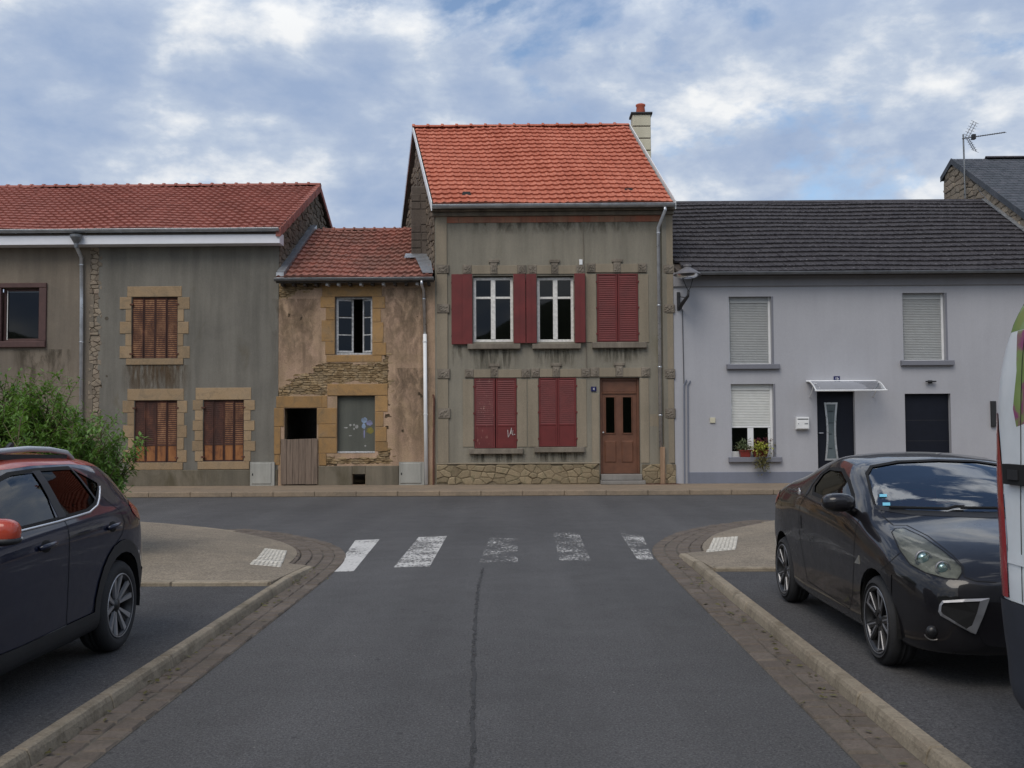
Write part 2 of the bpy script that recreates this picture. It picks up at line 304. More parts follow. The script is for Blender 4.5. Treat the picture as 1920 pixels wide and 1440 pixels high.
M['chimney_old'] = wall_mat('old_chimney', (0.145, 0.12, 0.098), (0.105, 0.085, 0.072), 0.4, 0.3, 0.9, stain=(0.17, 0.075, 0.05), sthr=0.66)
M['pot_red'] = plain('flower_pot_red', (0.20, 0.025, 0.02), 0.5)
def leaf(name, a, b, c, sc=3.0):
    t = NT(name); n = t.noise(sc, 5, 0.7)
    t.col(t.ramp(n, [(0.3, a), (0.5, b), (0.72, c)])); t.set(Roughness=0.5, Specular_IOR_Level=0.35)
    tl = t.n.new('ShaderNodeBsdfTranslucent'); tl.inputs[0].default_value = (b[0] * 1.6, b[1] * 1.6, b[2], 1)
    mx = t.n.new('ShaderNodeMixShader'); mx.inputs[0].default_value = 0.28
    t.link(t.b.outputs[0], mx.inputs[1]); t.link(tl.outputs[0], mx.inputs[2]); t.link(mx.outputs[0], t.out.inputs[0]); return t.m
M['leaf'] = leaf('bush_leaf', (0.07, 0.125, 0.028), (0.12, 0.22, 0.045), (0.18, 0.295, 0.07), 2.2)
M['leaf_pale'] = leaf('leaf_grey_green', (0.12, 0.16, 0.09), (0.17, 0.21, 0.12), (0.22, 0.26, 0.16), 20)
M['leaf_lime'] = leaf('leaf_lime', (0.30, 0.33, 0.06), (0.42, 0.44, 0.10), (0.52, 0.52, 0.2), 14)
M['leaf_olive'] = leaf('leaf_olive', (0.075, 0.075, 0.03), (0.12, 0.11, 0.04), (0.17, 0.15, 0.06), 14)
M['petal'] = leaf('petal_plum', (0.10, 0.015, 0.03), (0.14, 0.03, 0.05), (0.2, 0.06, 0.08), 14)
M['stem'] = plain('stem', (0.10, 0.085, 0.04), 0.8)

# ------------------------------------------------------------------ mesh helpers
WO = {}
def tag(o, label=None, cat=None, group=None, kind=None):
    if label: o['label'] = label
    if cat: o['category'] = cat
    if group: o['group'] = group
    if kind: o['kind'] = kind
    return o
def link(o, origin, parent):
    col.objects.link(o); origin = Vector(origin); WO[o] = origin
    if parent is not None: o.parent = parent; o.location = origin - WO[parent]
    else: o.location = origin
    return o
def empty(name, loc, parent=None):
    o = bpy.data.objects.new(name, None); o.empty_display_size = 0.2; return link(o, loc, parent)
def mesh_obj(name, verts, faces, mat, parent=None, smooth=False, origin=None):
    vs_ = [Vector(v) for v in verts]
    if origin is None:
        lo = Vector((min(v.x for v in vs_), min(v.y for v in vs_), min(v.z for v in vs_))); hi = Vector((max(v.x for v in vs_), max(v.y for v in vs_), max(v.z for v in vs_)))
        origin = Vector(((lo.x + hi.x) / 2, (lo.y + hi.y) / 2, lo.z))
    me = bpy.data.meshes.new(name); me.from_pydata([tuple(v - origin) for v in vs_], [], faces)
    if mat is not None: me.materials.append(M[mat] if isinstance(mat, str) else mat)
    if smooth: me.polygons.foreach_set('use_smooth', [True] * len(me.polygons))
    me.update()
    return link(bpy.data.objects.new(name, me), origin, parent)
def inst(name, me, loc, parent):
    return link(bpy.data.objects.new(name, me), loc, parent)
class MB:
    def __init__(s): s.v = []; s.f = []
    def quad(s, a, b, c, d): i = len(s.v); s.v += [a, b, c, d]; s.f.append((i, i + 1, i + 2, i + 3)); return s
    def box(s, x0, x1, y0, y1, z0, z1):
        if x0 > x1: x0, x1 = x1, x0
        i = len(s.v); s.v += [(x, y, z) for z in (z0, z1) for y in (y0, y1) for x in (x0, x1)]
        s.f += [tuple(i + k for k in f) for f in ((0, 2, 3, 1), (4, 5, 7, 6), (0, 1, 5, 4), (2, 6, 7, 3), (0, 4, 6, 2), (1, 3, 7, 5))]; return s
    def cbox(s, x0, x1, y0, y1, z0, z1, c=0.012):       # box with chamfered front (y0 is the front)
        i = len(s.v)
        s.v += [(x0, y1, z0), (x1, y1, z0), (x1, y1, z1), (x0, y1, z1), (x0, y0 + c, z0), (x1, y0 + c, z0), (x1, y0 + c, z1), (x0, y0 + c, z1),
                (x0 + c, y0, z0 + c), (x1 - c, y0, z0 + c), (x1 - c, y0, z1 - c), (x0 + c, y0, z1 - c)]
        for a, b in ((0, 1), (1, 2), (2, 3), (3, 0)):
            s.f.append((i + a, i + b, i + b + 4, i + a + 4)); s.f.append((i + a + 4, i + b + 4, i + b + 8, i + a + 8))
        s.f.append((i + 8, i + 9, i + 10, i + 11)); s.f.append((i + 3, i + 2, i + 1, i)); return s
    def prism(s, poly, fn, d0, d1):                      # poly of (u,v), fn(u,v,w)
        n = len(poly); i = len(s.v)
        s.v += [fn(u, v, d0) for u, v in poly] + [fn(u, v, d1) for u, v in poly]
        s.f.append(tuple(range(i, i + n))); s.f.append(tuple(range(i + 2 * n - 1, i + n - 1, -1)))
        for k in range(n): s.f.append((i + k, i + n + k, i + n + (k + 1) % n, i + (k + 1) % n))
        return s
    def tube(s, pts, r, n=8, cap=True, rs=None):
        pts = [Vector(p) for p in pts]; i0 = len(s.v); m = len(pts); up = None
        for k, p in enumerate(pts):
            t = (pts[min(k + 1, m - 1)] - pts[max(k - 1, 0)]).normalized()
            if up is None: up = Vector((0, 0, 1)) if abs(t.z) < 0.9 else Vector((1, 0, 0))
            a = t.cross(up).normalized(); b = a.cross(t).normalized(); up = b
            rr = rs[k] if rs else r
            for j in range(n):
                th = 2 * math.pi * j / n; s.v.append(p + a * (math.cos(th) * rr) + b * (math.sin(th) * rr))
        for k in range(m - 1):
            for j in range(n):
                s.f.append((i0 + k * n + j, i0 + k * n + (j + 1) % n, i0 + (k + 1) * n + (j + 1) % n, i0 + (k + 1) * n + j))
        if cap: s.f.append(tuple(i0 + j for j in reversed(range(n)))); s.f.append(tuple(i0 + (m - 1) * n + j for j in range(n)))
        return s
    def lathe(s, prof, c, axis='Z', n=24, close=False):  # prof: (r, h)
        i0 = len(s.v); c = Vector(c); m = len(prof)
        for r, h in prof:
            for j in range(n):
                th = 2 * math.pi * j / n; a, b = r * math.cos(th), r * math.sin(th)
                s.v.append(c + (Vector((a, b, h)) if axis == 'Z' else Vector((h, a, b)) if axis == 'X' else Vector((a, h, b))))
        for k in range(m - 1 + (1 if close else 0)):
            k2 = (k + 1) % m
            for j in range(n): s.f.append((i0 + k * n + j, i0 + k * n + (j + 1) % n, i0 + k2 * n + (j + 1) % n, i0 + k2 * n + j))
        return s
    def build(s, name, mat, parent=None, smooth=False, kind=None, origin=None):
        o = mesh_obj(name, s.v, s.f, mat, parent, smooth, origin)
        if kind: o['kind'] = kind
        return o
def in_poly(p, poly):
    x, y = p; c = False; n = len(poly)
    for i in range(n):
        x1, y1 = poly[i]; x2, y2 = poly[i - 1]
        if (y1 > y) != (y2 > y) and x < (x2 - x1) * (y - y1) / (y2 - y1) + x1: c = not c
    return c
def clip_half(poly, a, b, c):                            # keep a*x+b*y<=c
    out = []
    for i in range(len(poly)):
        p, q = poly[i - 1], poly[i]; dp = a * p[0] + b * p[1] - c; dq = a * q[0] + b * q[1] - c
        if dp <= 0: out.append(p)
        if (dp < 0) != (dq < 0) and abs(dp - dq) > 1e-12: t = dp / (dp - dq); out.append((p[0] + (q[0] - p[0]) * t, p[1] + (q[1] - p[1]) * t))
    return out
def cells(u0, u1, v0, v1, du, dv, jit=0.42, seed=1, stagger=True):
    rnd = random.Random(seed); nu = max(1, round((u1 - u0) / du)); nv = max(1, round((v1 - v0) / dv)); S = {}
    for j in range(-1, nv + 1):
        for i in range(-1, nu + 1):
            S[i, j] = (u0 + (i + 0.5 + (0.5 * (j % 2) if stagger else 0) + rnd.uniform(-jit, jit)) * (u1 - u0) / nu, v0 + (j + 0.5 + rnd.uniform(-jit, jit)) * (v1 - v0) / nv)
    k = du / dv; res = []
    for j in range(nv):
        for i in range(-1, nu):
            p = S[i, j]; poly = [(u0, v0), (u1, v0), (u1, v1), (u0, v1)]
            for dj in (-2, -1, 0, 1, 2):
                for di in (-2, -1, 0, 1, 2):
                    if (di or dj) and (i + di, j + dj) in S:
                        q = S[i + di, j + dj]
                        a, b = (q[0] - p[0]) / k / k, (q[1] - p[1])       # anisotropic bisector: flat stones
                        c = a * (p[0] + q[0]) / 2 + b * (p[1] + q[1]) / 2
                        poly = clip_half(poly, a, b, c)
                        if len(poly) < 3: break
                if len(poly) < 3: break
            if len(poly) >= 3: res.append(poly)
    return res
def stones(parent, name, mat, polys, fn, gap=0.010, h=0.03, hj=0.5, inset=0.02, keep=None, seed=3):
    rnd = random.Random(seed); out = []
    for poly in polys:
        cx = sum(p[0] for p in poly) / len(poly); cy = sum(p[1] for p in poly) / len(poly)
        if keep and not keep(cx, cy): continue
        ru = max(abs(p[0] - cx) for p in poly); rv = max(abs(p[1] - cy) for p in poly)
        if ru < 0.02 or rv < 0.012: continue
        def shr(g):
            fu, fv = max(0.25, 1 - g / ru), max(0.25, 1 - g / rv)
            return [(cx + (p[0] - cx) * fu, cy + (p[1] - cy) * fv) for p in poly]
        hh = h * (1 + rnd.uniform(-hj, hj)); a, b, c = shr(gap), shr(gap), shr(gap + inset)
        n = len(poly); tl = rnd.uniform(-0.12, 0.12); tv = rnd.uniform(-0.12, 0.12)
        v = [fn(p[0], p[1], -0.02) for p in a] + [fn(p[0], p[1], hh * 0.62) for p in b] + [fn(p[0], p[1], hh * (1 + tl * (p[0] - cx) / ru + tv * (p[1] - cy) / rv)) for p in c]
        f = []
        for k in range(n):
            k2 = (k + 1) % n; f += [(k, k2, n + k2, n + k), (n + k, n + k2, 2 * n + k2, 2 * n + k)]
        f.append(tuple(range(2 * n, 3 * n)))
        out.append(mesh_obj(name, v, f, mat, parent))
    return out
def facade(y): return lambda u, v, w: Vector((u, y - w, v))
def wall(name, parent, mat, x0, x1, z0, z1, holes, y, depth, cell=None, patches=(), jitter=0.0, seed=5):
    """front wall sheet at Y=y with openings; reveals run back by depth"""
    eps = 1e-5; rnd = random.Random(seed)
    xs = {x0, x1}; zs = {z0, z1}
    for h in holes: xs |= {max(x0, min(x1, h[0])), max(x0, min(x1, h[1]))}; zs |= {max(z0, min(z1, h[2])), max(z0, min(z1, h[3]))}
    if cell:
        def fill(S, a, b):
            L = sorted(S); out = []
            for p, q in zip(L, L[1:]):
                if q - p < eps: continue
                n = max(1, round((q - p) / cell)); out += [p + (q - p) * i / n for i in range(n)]
            return out + [L[-1]]
        xs = fill(xs, x0, x1); zs = fill(zs, z0, z1)
    xs = sorted(xs); zs = sorted(zs); nx, nz = len(xs), len(zs)
    hx = set(v for h in holes for v in h[:2]) | {x0, x1}; hz = set(v for h in holes for v in h[2:]) | {z0, z1}
    pt = {}
    for i, x in enumerate(xs):
        for k, z in enumerate(zs):
            jx = 0 if x in hx else rnd.uniform(-jitter, jitter); jz = 0 if z in hz else rnd.uniform(-jitter, jitter); pt[i, k] = (x + jx, z + jz)
    solid = {}
    for i in range(nx - 1):
        for k in range(nz - 1):
            cxm, czm = (xs[i] + xs[i + 1]) / 2, (zs[k] + zs[k + 1]) / 2
            s_ = not any(h[0] - eps < cxm < h[1] + eps and h[2] - eps < czm < h[3] + eps for h in holes)
            if s_ and patches: s_ = not any(in_poly((cxm, czm), p) for p in patches)
            solid[i, k] = s_
    V = []; F = []; idx = {}
    def vid(i, k, b):
        if (i, k, b) not in idx: idx[i, k, b] = len(V); V.append((pt[i, k][0], y + (depth if b else 0), pt[i, k][1]))
        return idx[i, k, b]
    for (i, k), s_ in solid.items():
        if not s_: continue
        F.append((vid(i, k, 0), vid(i + 1, k, 0), vid(i + 1, k + 1, 0), vid(i, k + 1, 0)))
        for (di, dk, a, b) in ((-1, 0, (i, k), (i, k + 1)), (1, 0, (i + 1, k), (i + 1, k + 1)), (0, -1, (i, k), (i + 1, k)), (0, 1, (i, k + 1), (i + 1, k + 1))):
            if not solid.get((i + di, k + dk), False): F.append((vid(*a, 0), vid(*b, 0), vid(*b, 1), vid(*a, 1)))
    return mesh_obj(name, V, F, mat, parent)
def block(parent, name, mat, rect, y0, y1, c=0.012, Y=None):      # chamfered block from a pixel rectangle
    x0, x1, z0, z1 = FR(*rect, Y); return MB().cbox(x0, x1, y0, y1, z0, z1, c).build(name, mat, parent)
def pane_window(parent, name, mat, x0, x1, z0, z1, y, fw=0.06, d=0.05, mull=(), bars=(), pane=True, glass='window_glass', mw=0.05, bw=0.04):
    m = MB(); m.cbox(x0, x0 + fw, y, y + d, z0, z1, 0.006); m.cbox(x1 - fw, x1, y, y + d, z0, z1, 0.006)
    m.cbox(x0 + fw, x1 - fw, y + 0.002, y + d, z0, z0 + fw, 0.006); m.cbox(x0 + fw, x1 - fw, y + 0.002, y + d, z1 - fw, z1, 0.006)
    for t in mull: m.cbox(x0 + (x1 - x0) * t - mw / 2, x0 + (x1 - x0) * t + mw / 2, y - 0.012, y + d, z0 + fw, z1 - fw, 0.008)
    for t in bars: m.cbox(x0 + fw, x1 - fw, y + 0.004, y + d - 0.005, z0 + (z1 - z0) * t - bw / 2, z0 + (z1 - z0) * t + bw / 2, 0.006)
    o = m.build(name, mat, parent)
    if pane:
        xs = [x0 + fw] + [x0 + (x1 - x0) * t for t in mull] + [x1 - fw]; zs = [z0 + fw] + [z0 + (z1 - z0) * t for t in bars] + [z1 - fw]
        for a, b in zip(xs, xs[1:]):
            for c, e in zip(zs, zs[1:]): MB().box(a, b, y + d * 0.5, y + d * 0.5 + 0.004, c, e).build('pane', glass, o)
    return o
def louvre_leaf(parent, name, x0, x1, z0, z1, y, mat, slat_mat, solid=0.0, n=18, d=0.03, solid_mat=None, fr=0.045, edge_mat=None):
    if x0 > x1: x0, x1 = x1, x0
    w = x1 - x0; zs_ = z0 + (z1 - z0) * solid
    m = MB(); m.cbox(x0, x0 + fr, y, y + d, z0, z1, 0.005); m.cbox(x1 - fr, x1, y, y + d, z0, z1, 0.005)
    m.cbox(x0 + fr, x1 - fr, y + 0.002, y + d, z1 - fr, z1, 0.005); m.cbox(x0 + fr, x1 - fr, y + 0.002, y + d, z0, z0 + fr, 0.005)
    if solid: m.cbox(x0 + fr, x1 - fr, y + 0.002, y + d, zs_ - fr / 2, zs_ + fr / 2, 0.005)
    o = m.build(name, mat, parent); s = MB(); eg = MB() if edge_mat else s; zlo = (zs_ + fr / 2) if solid else z0 + fr; zhi = z1 - fr; p = (zhi - zlo) / n
    for i in range(n):
        a = zlo + i * p
        s.quad((x0 + fr, y + 0.003, a), (x1 - fr, y + 0.003, a), (x1 - fr, y + d - 0.002, a + p * 1.25), (x0 + fr, y + d - 0.002, a + p * 1.25))
        eg.quad((x0 + fr, y + 0.003, a), (x0 + fr, y + 0.005, a - p * 0.22), (x1 - fr, y + 0.005, a - p * 0.22), (x1 - fr, y + 0.003, a))
    s.build('slats', slat_mat, o, kind='stuff')
    if edge_mat: eg.build('slat_edges', edge_mat, o, kind='stuff')
    if solid: MB().cbox(x0 + fr, x1 - fr, y + 0.010, y + d - 0.003, z0 + fr, zs_ - fr / 2, 0.004).build('lower_panel', solid_mat or mat, o)
    return o
def gutter(parent, xa, xb, y, z, r=0.075, mat='zinc', name='gutter'):
    m = MB(); n = 9; prof = [(math.cos(math.pi + math.pi * i / n) * r, math.sin(math.pi + math.pi * i / n) * r) for i in range(n + 1)]
    inn = [(a * 0.93, b * 0.93) for a, b in reversed(prof)]; ring = prof + inn; L = len(ring); i0 = 0
    nseg = max(1, int(abs(xb - xa) / 1.0))
    for k in range(nseg + 1):
        x = xa + (xb - xa) * k / nseg; m.v += [(x, y + a, z + b) for a, b in ring]
    for k in range(nseg):
        for j in range(L): m.f.append((k * L + j, k * L + (j + 1) % L, (k + 1) * L + (j + 1) % L, (k + 1) * L + j))
    for x in (xa, xb):
        i = len(m.v); m.v += [(x, y + a, z + b) for a, b in prof]; m.f.append(tuple(range(i, i + n + 1)))
    m.tube([(xa, y - r, z + 0.004), (xb, y - r, z + 0.004)], 0.011, 6)
    o = m.build(name, mat, parent, smooth=False)
    for k in range(int(abs(xb - xa) / 0.9)):
        x = xa + (xb - xa) * (k + 0.5) / int(abs(xb - xa) / 0.9); b = MB()
        b.tube([(x, y + math.cos(math.pi + math.pi * i / 6) * (r + 0.004), z + math.sin(math.pi + math.pi * i / 6) * (r + 0.004)) for i in range(7)], 0.007, 5).build('gutter_bracket', mat, o)
    return o
def downpipe(parent, pts, r, mat, name='downpipe', clips=(), n=12):
    o = MB().tube(pts, r, n).build(name, mat, parent, smooth=True)
    for z in clips:
        p = min((Vector(q) for q in pts), key=lambda q: abs(q.z - z)); 
        # position on the polyline
        for a, b in zip(pts, pts[1:]):
            a, b = Vector(a), Vector(b)
            if (a.z - z) * (b.z - z) <= 0 and abs(a.z - b.z) > 1e-6: p = a + (b - a) * ((z - a.z) / (b.z - a.z))
        MB().lathe([(r * 1.12, -0.018), (r * 1.22, -0.01), (r * 1.22, 0.01), (r * 1.12, 0.018)], p, 'Z', 12).box(p.x - 0.01, p.x + 0.01, p.y + r, p.y + r + 0.05, p.z - 0.01, p.z + 0.01).build('pipe_clip', mat, o)
    return o
PROF_ROMAN = [(0, 0.0), (0.10, 0.010), (0.22, 0.030), (0.34, 0.034), (0.46, 0.020), (0.56, 0.004), (0.72, 0.0), (0.86, 0.004), (1.0, 0.0)]
PROF_FLAT = [(0, 0.0), (0.04, 0.008), (0.5, 0.006), (0.96, 0.010), (1.0, 0.0)]
def roof_tiles(parent, E, U, V, ncol, nrow, mat, prof=PROF_ROMAN, lip=0.045, skip=None, limit=300, amp=1.0, stagger=0.0, seed=2, wob=0.0, hs=1.0):
    """E: eave left corner, U: along the eave, V: up the slope. Lowest rows become single tile objects."""
    E, U, V = Vector(E), Vector(U), Vector(V); N = U.cross(V).normalized(); du, dv = U / ncol, V / nrow; rnd = random.Random(seed); sets = []
    for var in range(5):
        vs_ = []; fs = []; n = len(prof); dz = [rnd.uniform(-wob, wob) for _ in prof]; dl = [rnd.uniform(-wob, wob) * 2.2 for _ in prof]
        for b, base in ((-0.06, lip), (1.06, 0.0)):
            for q, (t, h) in enumerate(prof): vs_.append(du * (t * 1.01) + dv * (b + (dl[q] if b < 0 else 0)) + N * (base + h * hs + (dz[q] if b < 0 else 0)))
        for q, (t, h) in enumerate(prof): vs_.append(du * (t * 1.01) + dv * (-0.05 + dl[q]) + N * (h * hs * 0.5 - 0.004))
        for k in range(n - 1): fs += [(k, k + 1, n + k + 1, n + k), (2 * n + k, 2 * n + k + 1, k + 1, k)]
        me = bpy.data.meshes.new('tile'); me.from_pydata([tuple(v) for v in vs_], [], fs); me.materials.append(M[mat]); me.update()
        sets.append((me, vs_, fs))
    cnt = 0; rest = MB()
    for j in range(nrow):
        for i in range(ncol):
            p = E + du * (i + stagger * (j % 2)) + dv * j + N * (amp * 0.012 * math.sin(i * 0.35 + j * 0.2) + rnd.uniform(-0.003, 0.003))
            if skip and skip(p): continue
            me, vs_, fs = sets[rnd.randrange(5)]
            if cnt < limit: inst('tile', me, p, parent); cnt += 1
            else:
                b0 = len(rest.v); rest.v += [p + v for v in vs_]; rest.f += [tuple(b0 + q for q in f) for f in fs]
    if rest.v: rest.build('tile_field', mat, parent, kind='stuff')
def ridge_tiles(parent, A, B, n, r, mat, drop=0.0):
    A, B = Vector(A), Vector(B); d = (B - A) / n; m = 7
    vs_ = []; fs = []
    for k, (t, rr) in enumerate(((-0.05, r * 1.38), (0.10, r * 1.34), (0.15, r), (1.0, r * 0.94))):
        for j in range(m + 1):
            th = math.pi * j / m; vs_.append(d * t + Vector((0, math.cos(th) * rr * 1.15, math.sin(th) * rr * 0.82)))
    for k in range(3):
        for j in range(m): fs.append((k * (m + 1) + j, k * (m + 1) + j + 1, (k + 1) * (m + 1) + j + 1, (k + 1) * (m + 1) + j))
    fs.append(tuple(range(m + 1)))
    me = bpy.data.meshes.new('ridge_tile'); me.from_pydata([tuple(v) for v in vs_], [], fs); me.materials.append(M[mat]); me.update()
    for k in range(n): inst('ridge_tile', me, A + d * k + Vector((0, 0, drop)), parent)
def slab(name, mat, parent, corners, th):                # roof deck / sheet with thickness, corners ccw from above
    c = [Vector(p) for p in corners]; N = (c[1] - c[0]).cross(c[2] - c[0]).normalized(); m = MB(); n = len(c)
    m.v = [p for p in c] + [p - N * th for p in c]; m.f = [tuple(range(n)), tuple(range(2 * n - 1, n - 1, -1))] + [(k, n + k, n + (k + 1) % n, (k + 1) % n) for k in range(n)]
    return m.build(name, mat, parent)
def text_mesh(name, body, size, mat, parent, loc):
    cu = bpy.data.curves.new('t', 'FONT'); cu.body = body; cu.size = size; cu.align_x = 'CENTER'; cu.align_y = 'CENTER'; cu.extrude = 0.001
    o = bpy.data.objects.new('t', cu); col.objects.link(o); dg = bpy.context.evaluated_depsgraph_get(); me = bpy.data.meshes.new_from_object(o.evaluated_get(dg))
    bpy.data.objects.remove(o); bpy.data.curves.remove(cu)
    v = [Vector((p.co.x, -p.co.z, p.co.y)) + Vector(loc) for p in me.vertices]; f = [tuple(p.vertices) for p in me.polygons]; bpy.data.meshes.remove(me)
    return mesh_obj(name, v, f, mat, parent)

def stain_mat(name, c, thr, streak=(5, 5, 0.5), amt=0.75):
    t = NT(name); t.col(t.ramp(t.noise(12, 4), [(0.3, tuple(v * 0.8 for v in c)), (0.7, c)])); t.set(Roughness=0.95, Specular_IOR_Level=0.1)
    f = t.ramp(t.noise(1.6, 8, 0.7, t.pos(streak), 0.4), [(thr, 0.0), (thr + 0.22, amt)])
    tx = t.n.new('ShaderNodeTexCoord'); sp_ = t.n.new('ShaderNodeSeparateXYZ'); t.link(tx.outputs['Generated'], sp_.inputs[0])
    fz = t.ramp(sp_.outputs[2], [(0.0, 0.0), (0.35, 0.55), (0.85, 1.0), (1.0, 0.9)]); ex = t.ramp(sp_.outputs[0], [(0.0, 0.0), (0.22, 1.0), (0.78, 1.0), (1.0, 0.0)])
    f = t.math('MULTIPLY', t.math('MULTIPLY', f, fz), ex)
    tr = t.n.new('ShaderNodeBsdfTransparent'); mx = t.n.new('ShaderNodeMixShader')
    t.link(f, mx.inputs[0]); t.link(tr.outputs[0], mx.inputs[1]); t.link(t.b.outputs[0], mx.inputs[2]); t.link(mx.outputs[0], t.out.inputs[0]); return t.m
M['stain_dark'] = stain_mat('stain_dark', (0.07, 0.063, 0.047), 0.42, amt=0.45); M['stain_rust'] = stain_mat('stain_rust', (0.14, 0.09, 0.05), 0.40, (5, 5, 0.8), 0.55); M['stain_faint'] = stain_mat('stain_faint', (0.16, 0.12, 0.085), 0.40, (2.2, 2.2, 1.2), 0.30); M['stain_soot'] = stain_mat('stain_soot', (0.09, 0.075, 0.055), 0.44, (3, 3, 0.9), 0.38)
def stain(parent, rect, mat='stain_dark', dy=0.004):
    x0, x1, z0, z1 = FR(*rect); MB().box(x0, x1, Y0 - dy, Y0 - dy + 0.0015, z0, z1).build('stain', mat, parent)
# ------------------------------------------------------------------ ground, road, parking, pavements
FARK = gr(960, 930, 0.0).y                 # far kerb
KT, PK, PV = 0.09, 0.08, 0.118              # kerb top, parking level, near pavement level
tag(MB().quad((-300, -300, -0.06), (300, -300, -0.06), (300, 600, -0.06), (-300, 600, -0.06)).build('ground', 'soil'), kind='structure')
road = tag(MB().box(-60, 60, -40, FARK + 0.1, -0.05, 0.0).build('road', 'asphalt'), kind='structure')
# far pavement and its kerb
farp = tag(MB().box(-60, 60, FARK + 0.13, Y0 + 6, 0.0, PAVE).build('far_pavement', 'far_pavement'), kind='structure')
x = -12.0; i = 0
while x < 12:
    MB().cbox(x + 0.004, x + 0.996, FARK, FARK + 0.13, 0.0, PAVE + 0.004, 0.012).build('kerb_stone', 'far_pavement', farp); x += 1.0
for xa, xb in ((-60, -12), (12, 60)): MB().box(xa, xb, FARK, FARK + 0.13, 0.0, PAVE + 0.004).build('kerb_run', 'far_pavement', farp)
rp = random.Random(4)
for k in range(9):          # joints in the far pavement slab, a drain cover and a grate
    pass
a = gr(1205, 905, PAVE); MB().box(a.x, a.x + 0.9, Y0 - 0.35, Y0 - 0.05, PAVE, PAVE + 0.006).build('drain_grate', 'rust_pipe', farp)
# zebra stripes (pixel corners of the photo, laid on the road)
for k, q in enumerate((((666, 1013), (712, 1011), (663, 1071), (625, 1072)), ((785, 1007), (838, 1005), (806, 1062), (738, 1064)), ((918, 1008), (970, 1010), (971, 1055), (897, 1057)),
                       ((1037, 999), (1085, 999), (1108, 1051), (1049, 1051)), ((1162, 999), (1204, 1003), (1226, 1049), (1196, 1050)))):
    p = [gr(*c, 0.004) for c in q]; m = MB(); m.quad(p[3], p[2], p[1], p[0])
    o = m.build('crosswalk_stripe', M['paint'][k], road)
# dark tar seam running up the road
pts = [gr(*c, 0.005) for c in ((906, 1064), (897, 1100), (893, 1140), (890, 1180), (888, 1240), (887, 1300), (886, 1370), (885, 1440))]
pts.append(pts[-1] + (pts[-1] - pts[-2]) * 5); m = MB(); rr = random.Random(9); fine = []
for a, b in zip(pts, pts[1:]):
    n = max(2, int((b - a).length / 0.06))
    fine += [a + (b - a) * (i / n) for i in range(n)]
for i, p in enumerate(fine):
    w = 0.012 + rr.uniform(-0.004, 0.007); dx = rr.uniform(-0.008, 0.008); m.v += [p + Vector((dx - w, 0, 0)), p + Vector((dx + w, 0, 0))]
for i in range(len(fine) - 1): m.f.append((2 * i, 2 * i + 2, 2 * i + 3, 2 * i + 1))
m.build('tar_seam', 'tar', road)

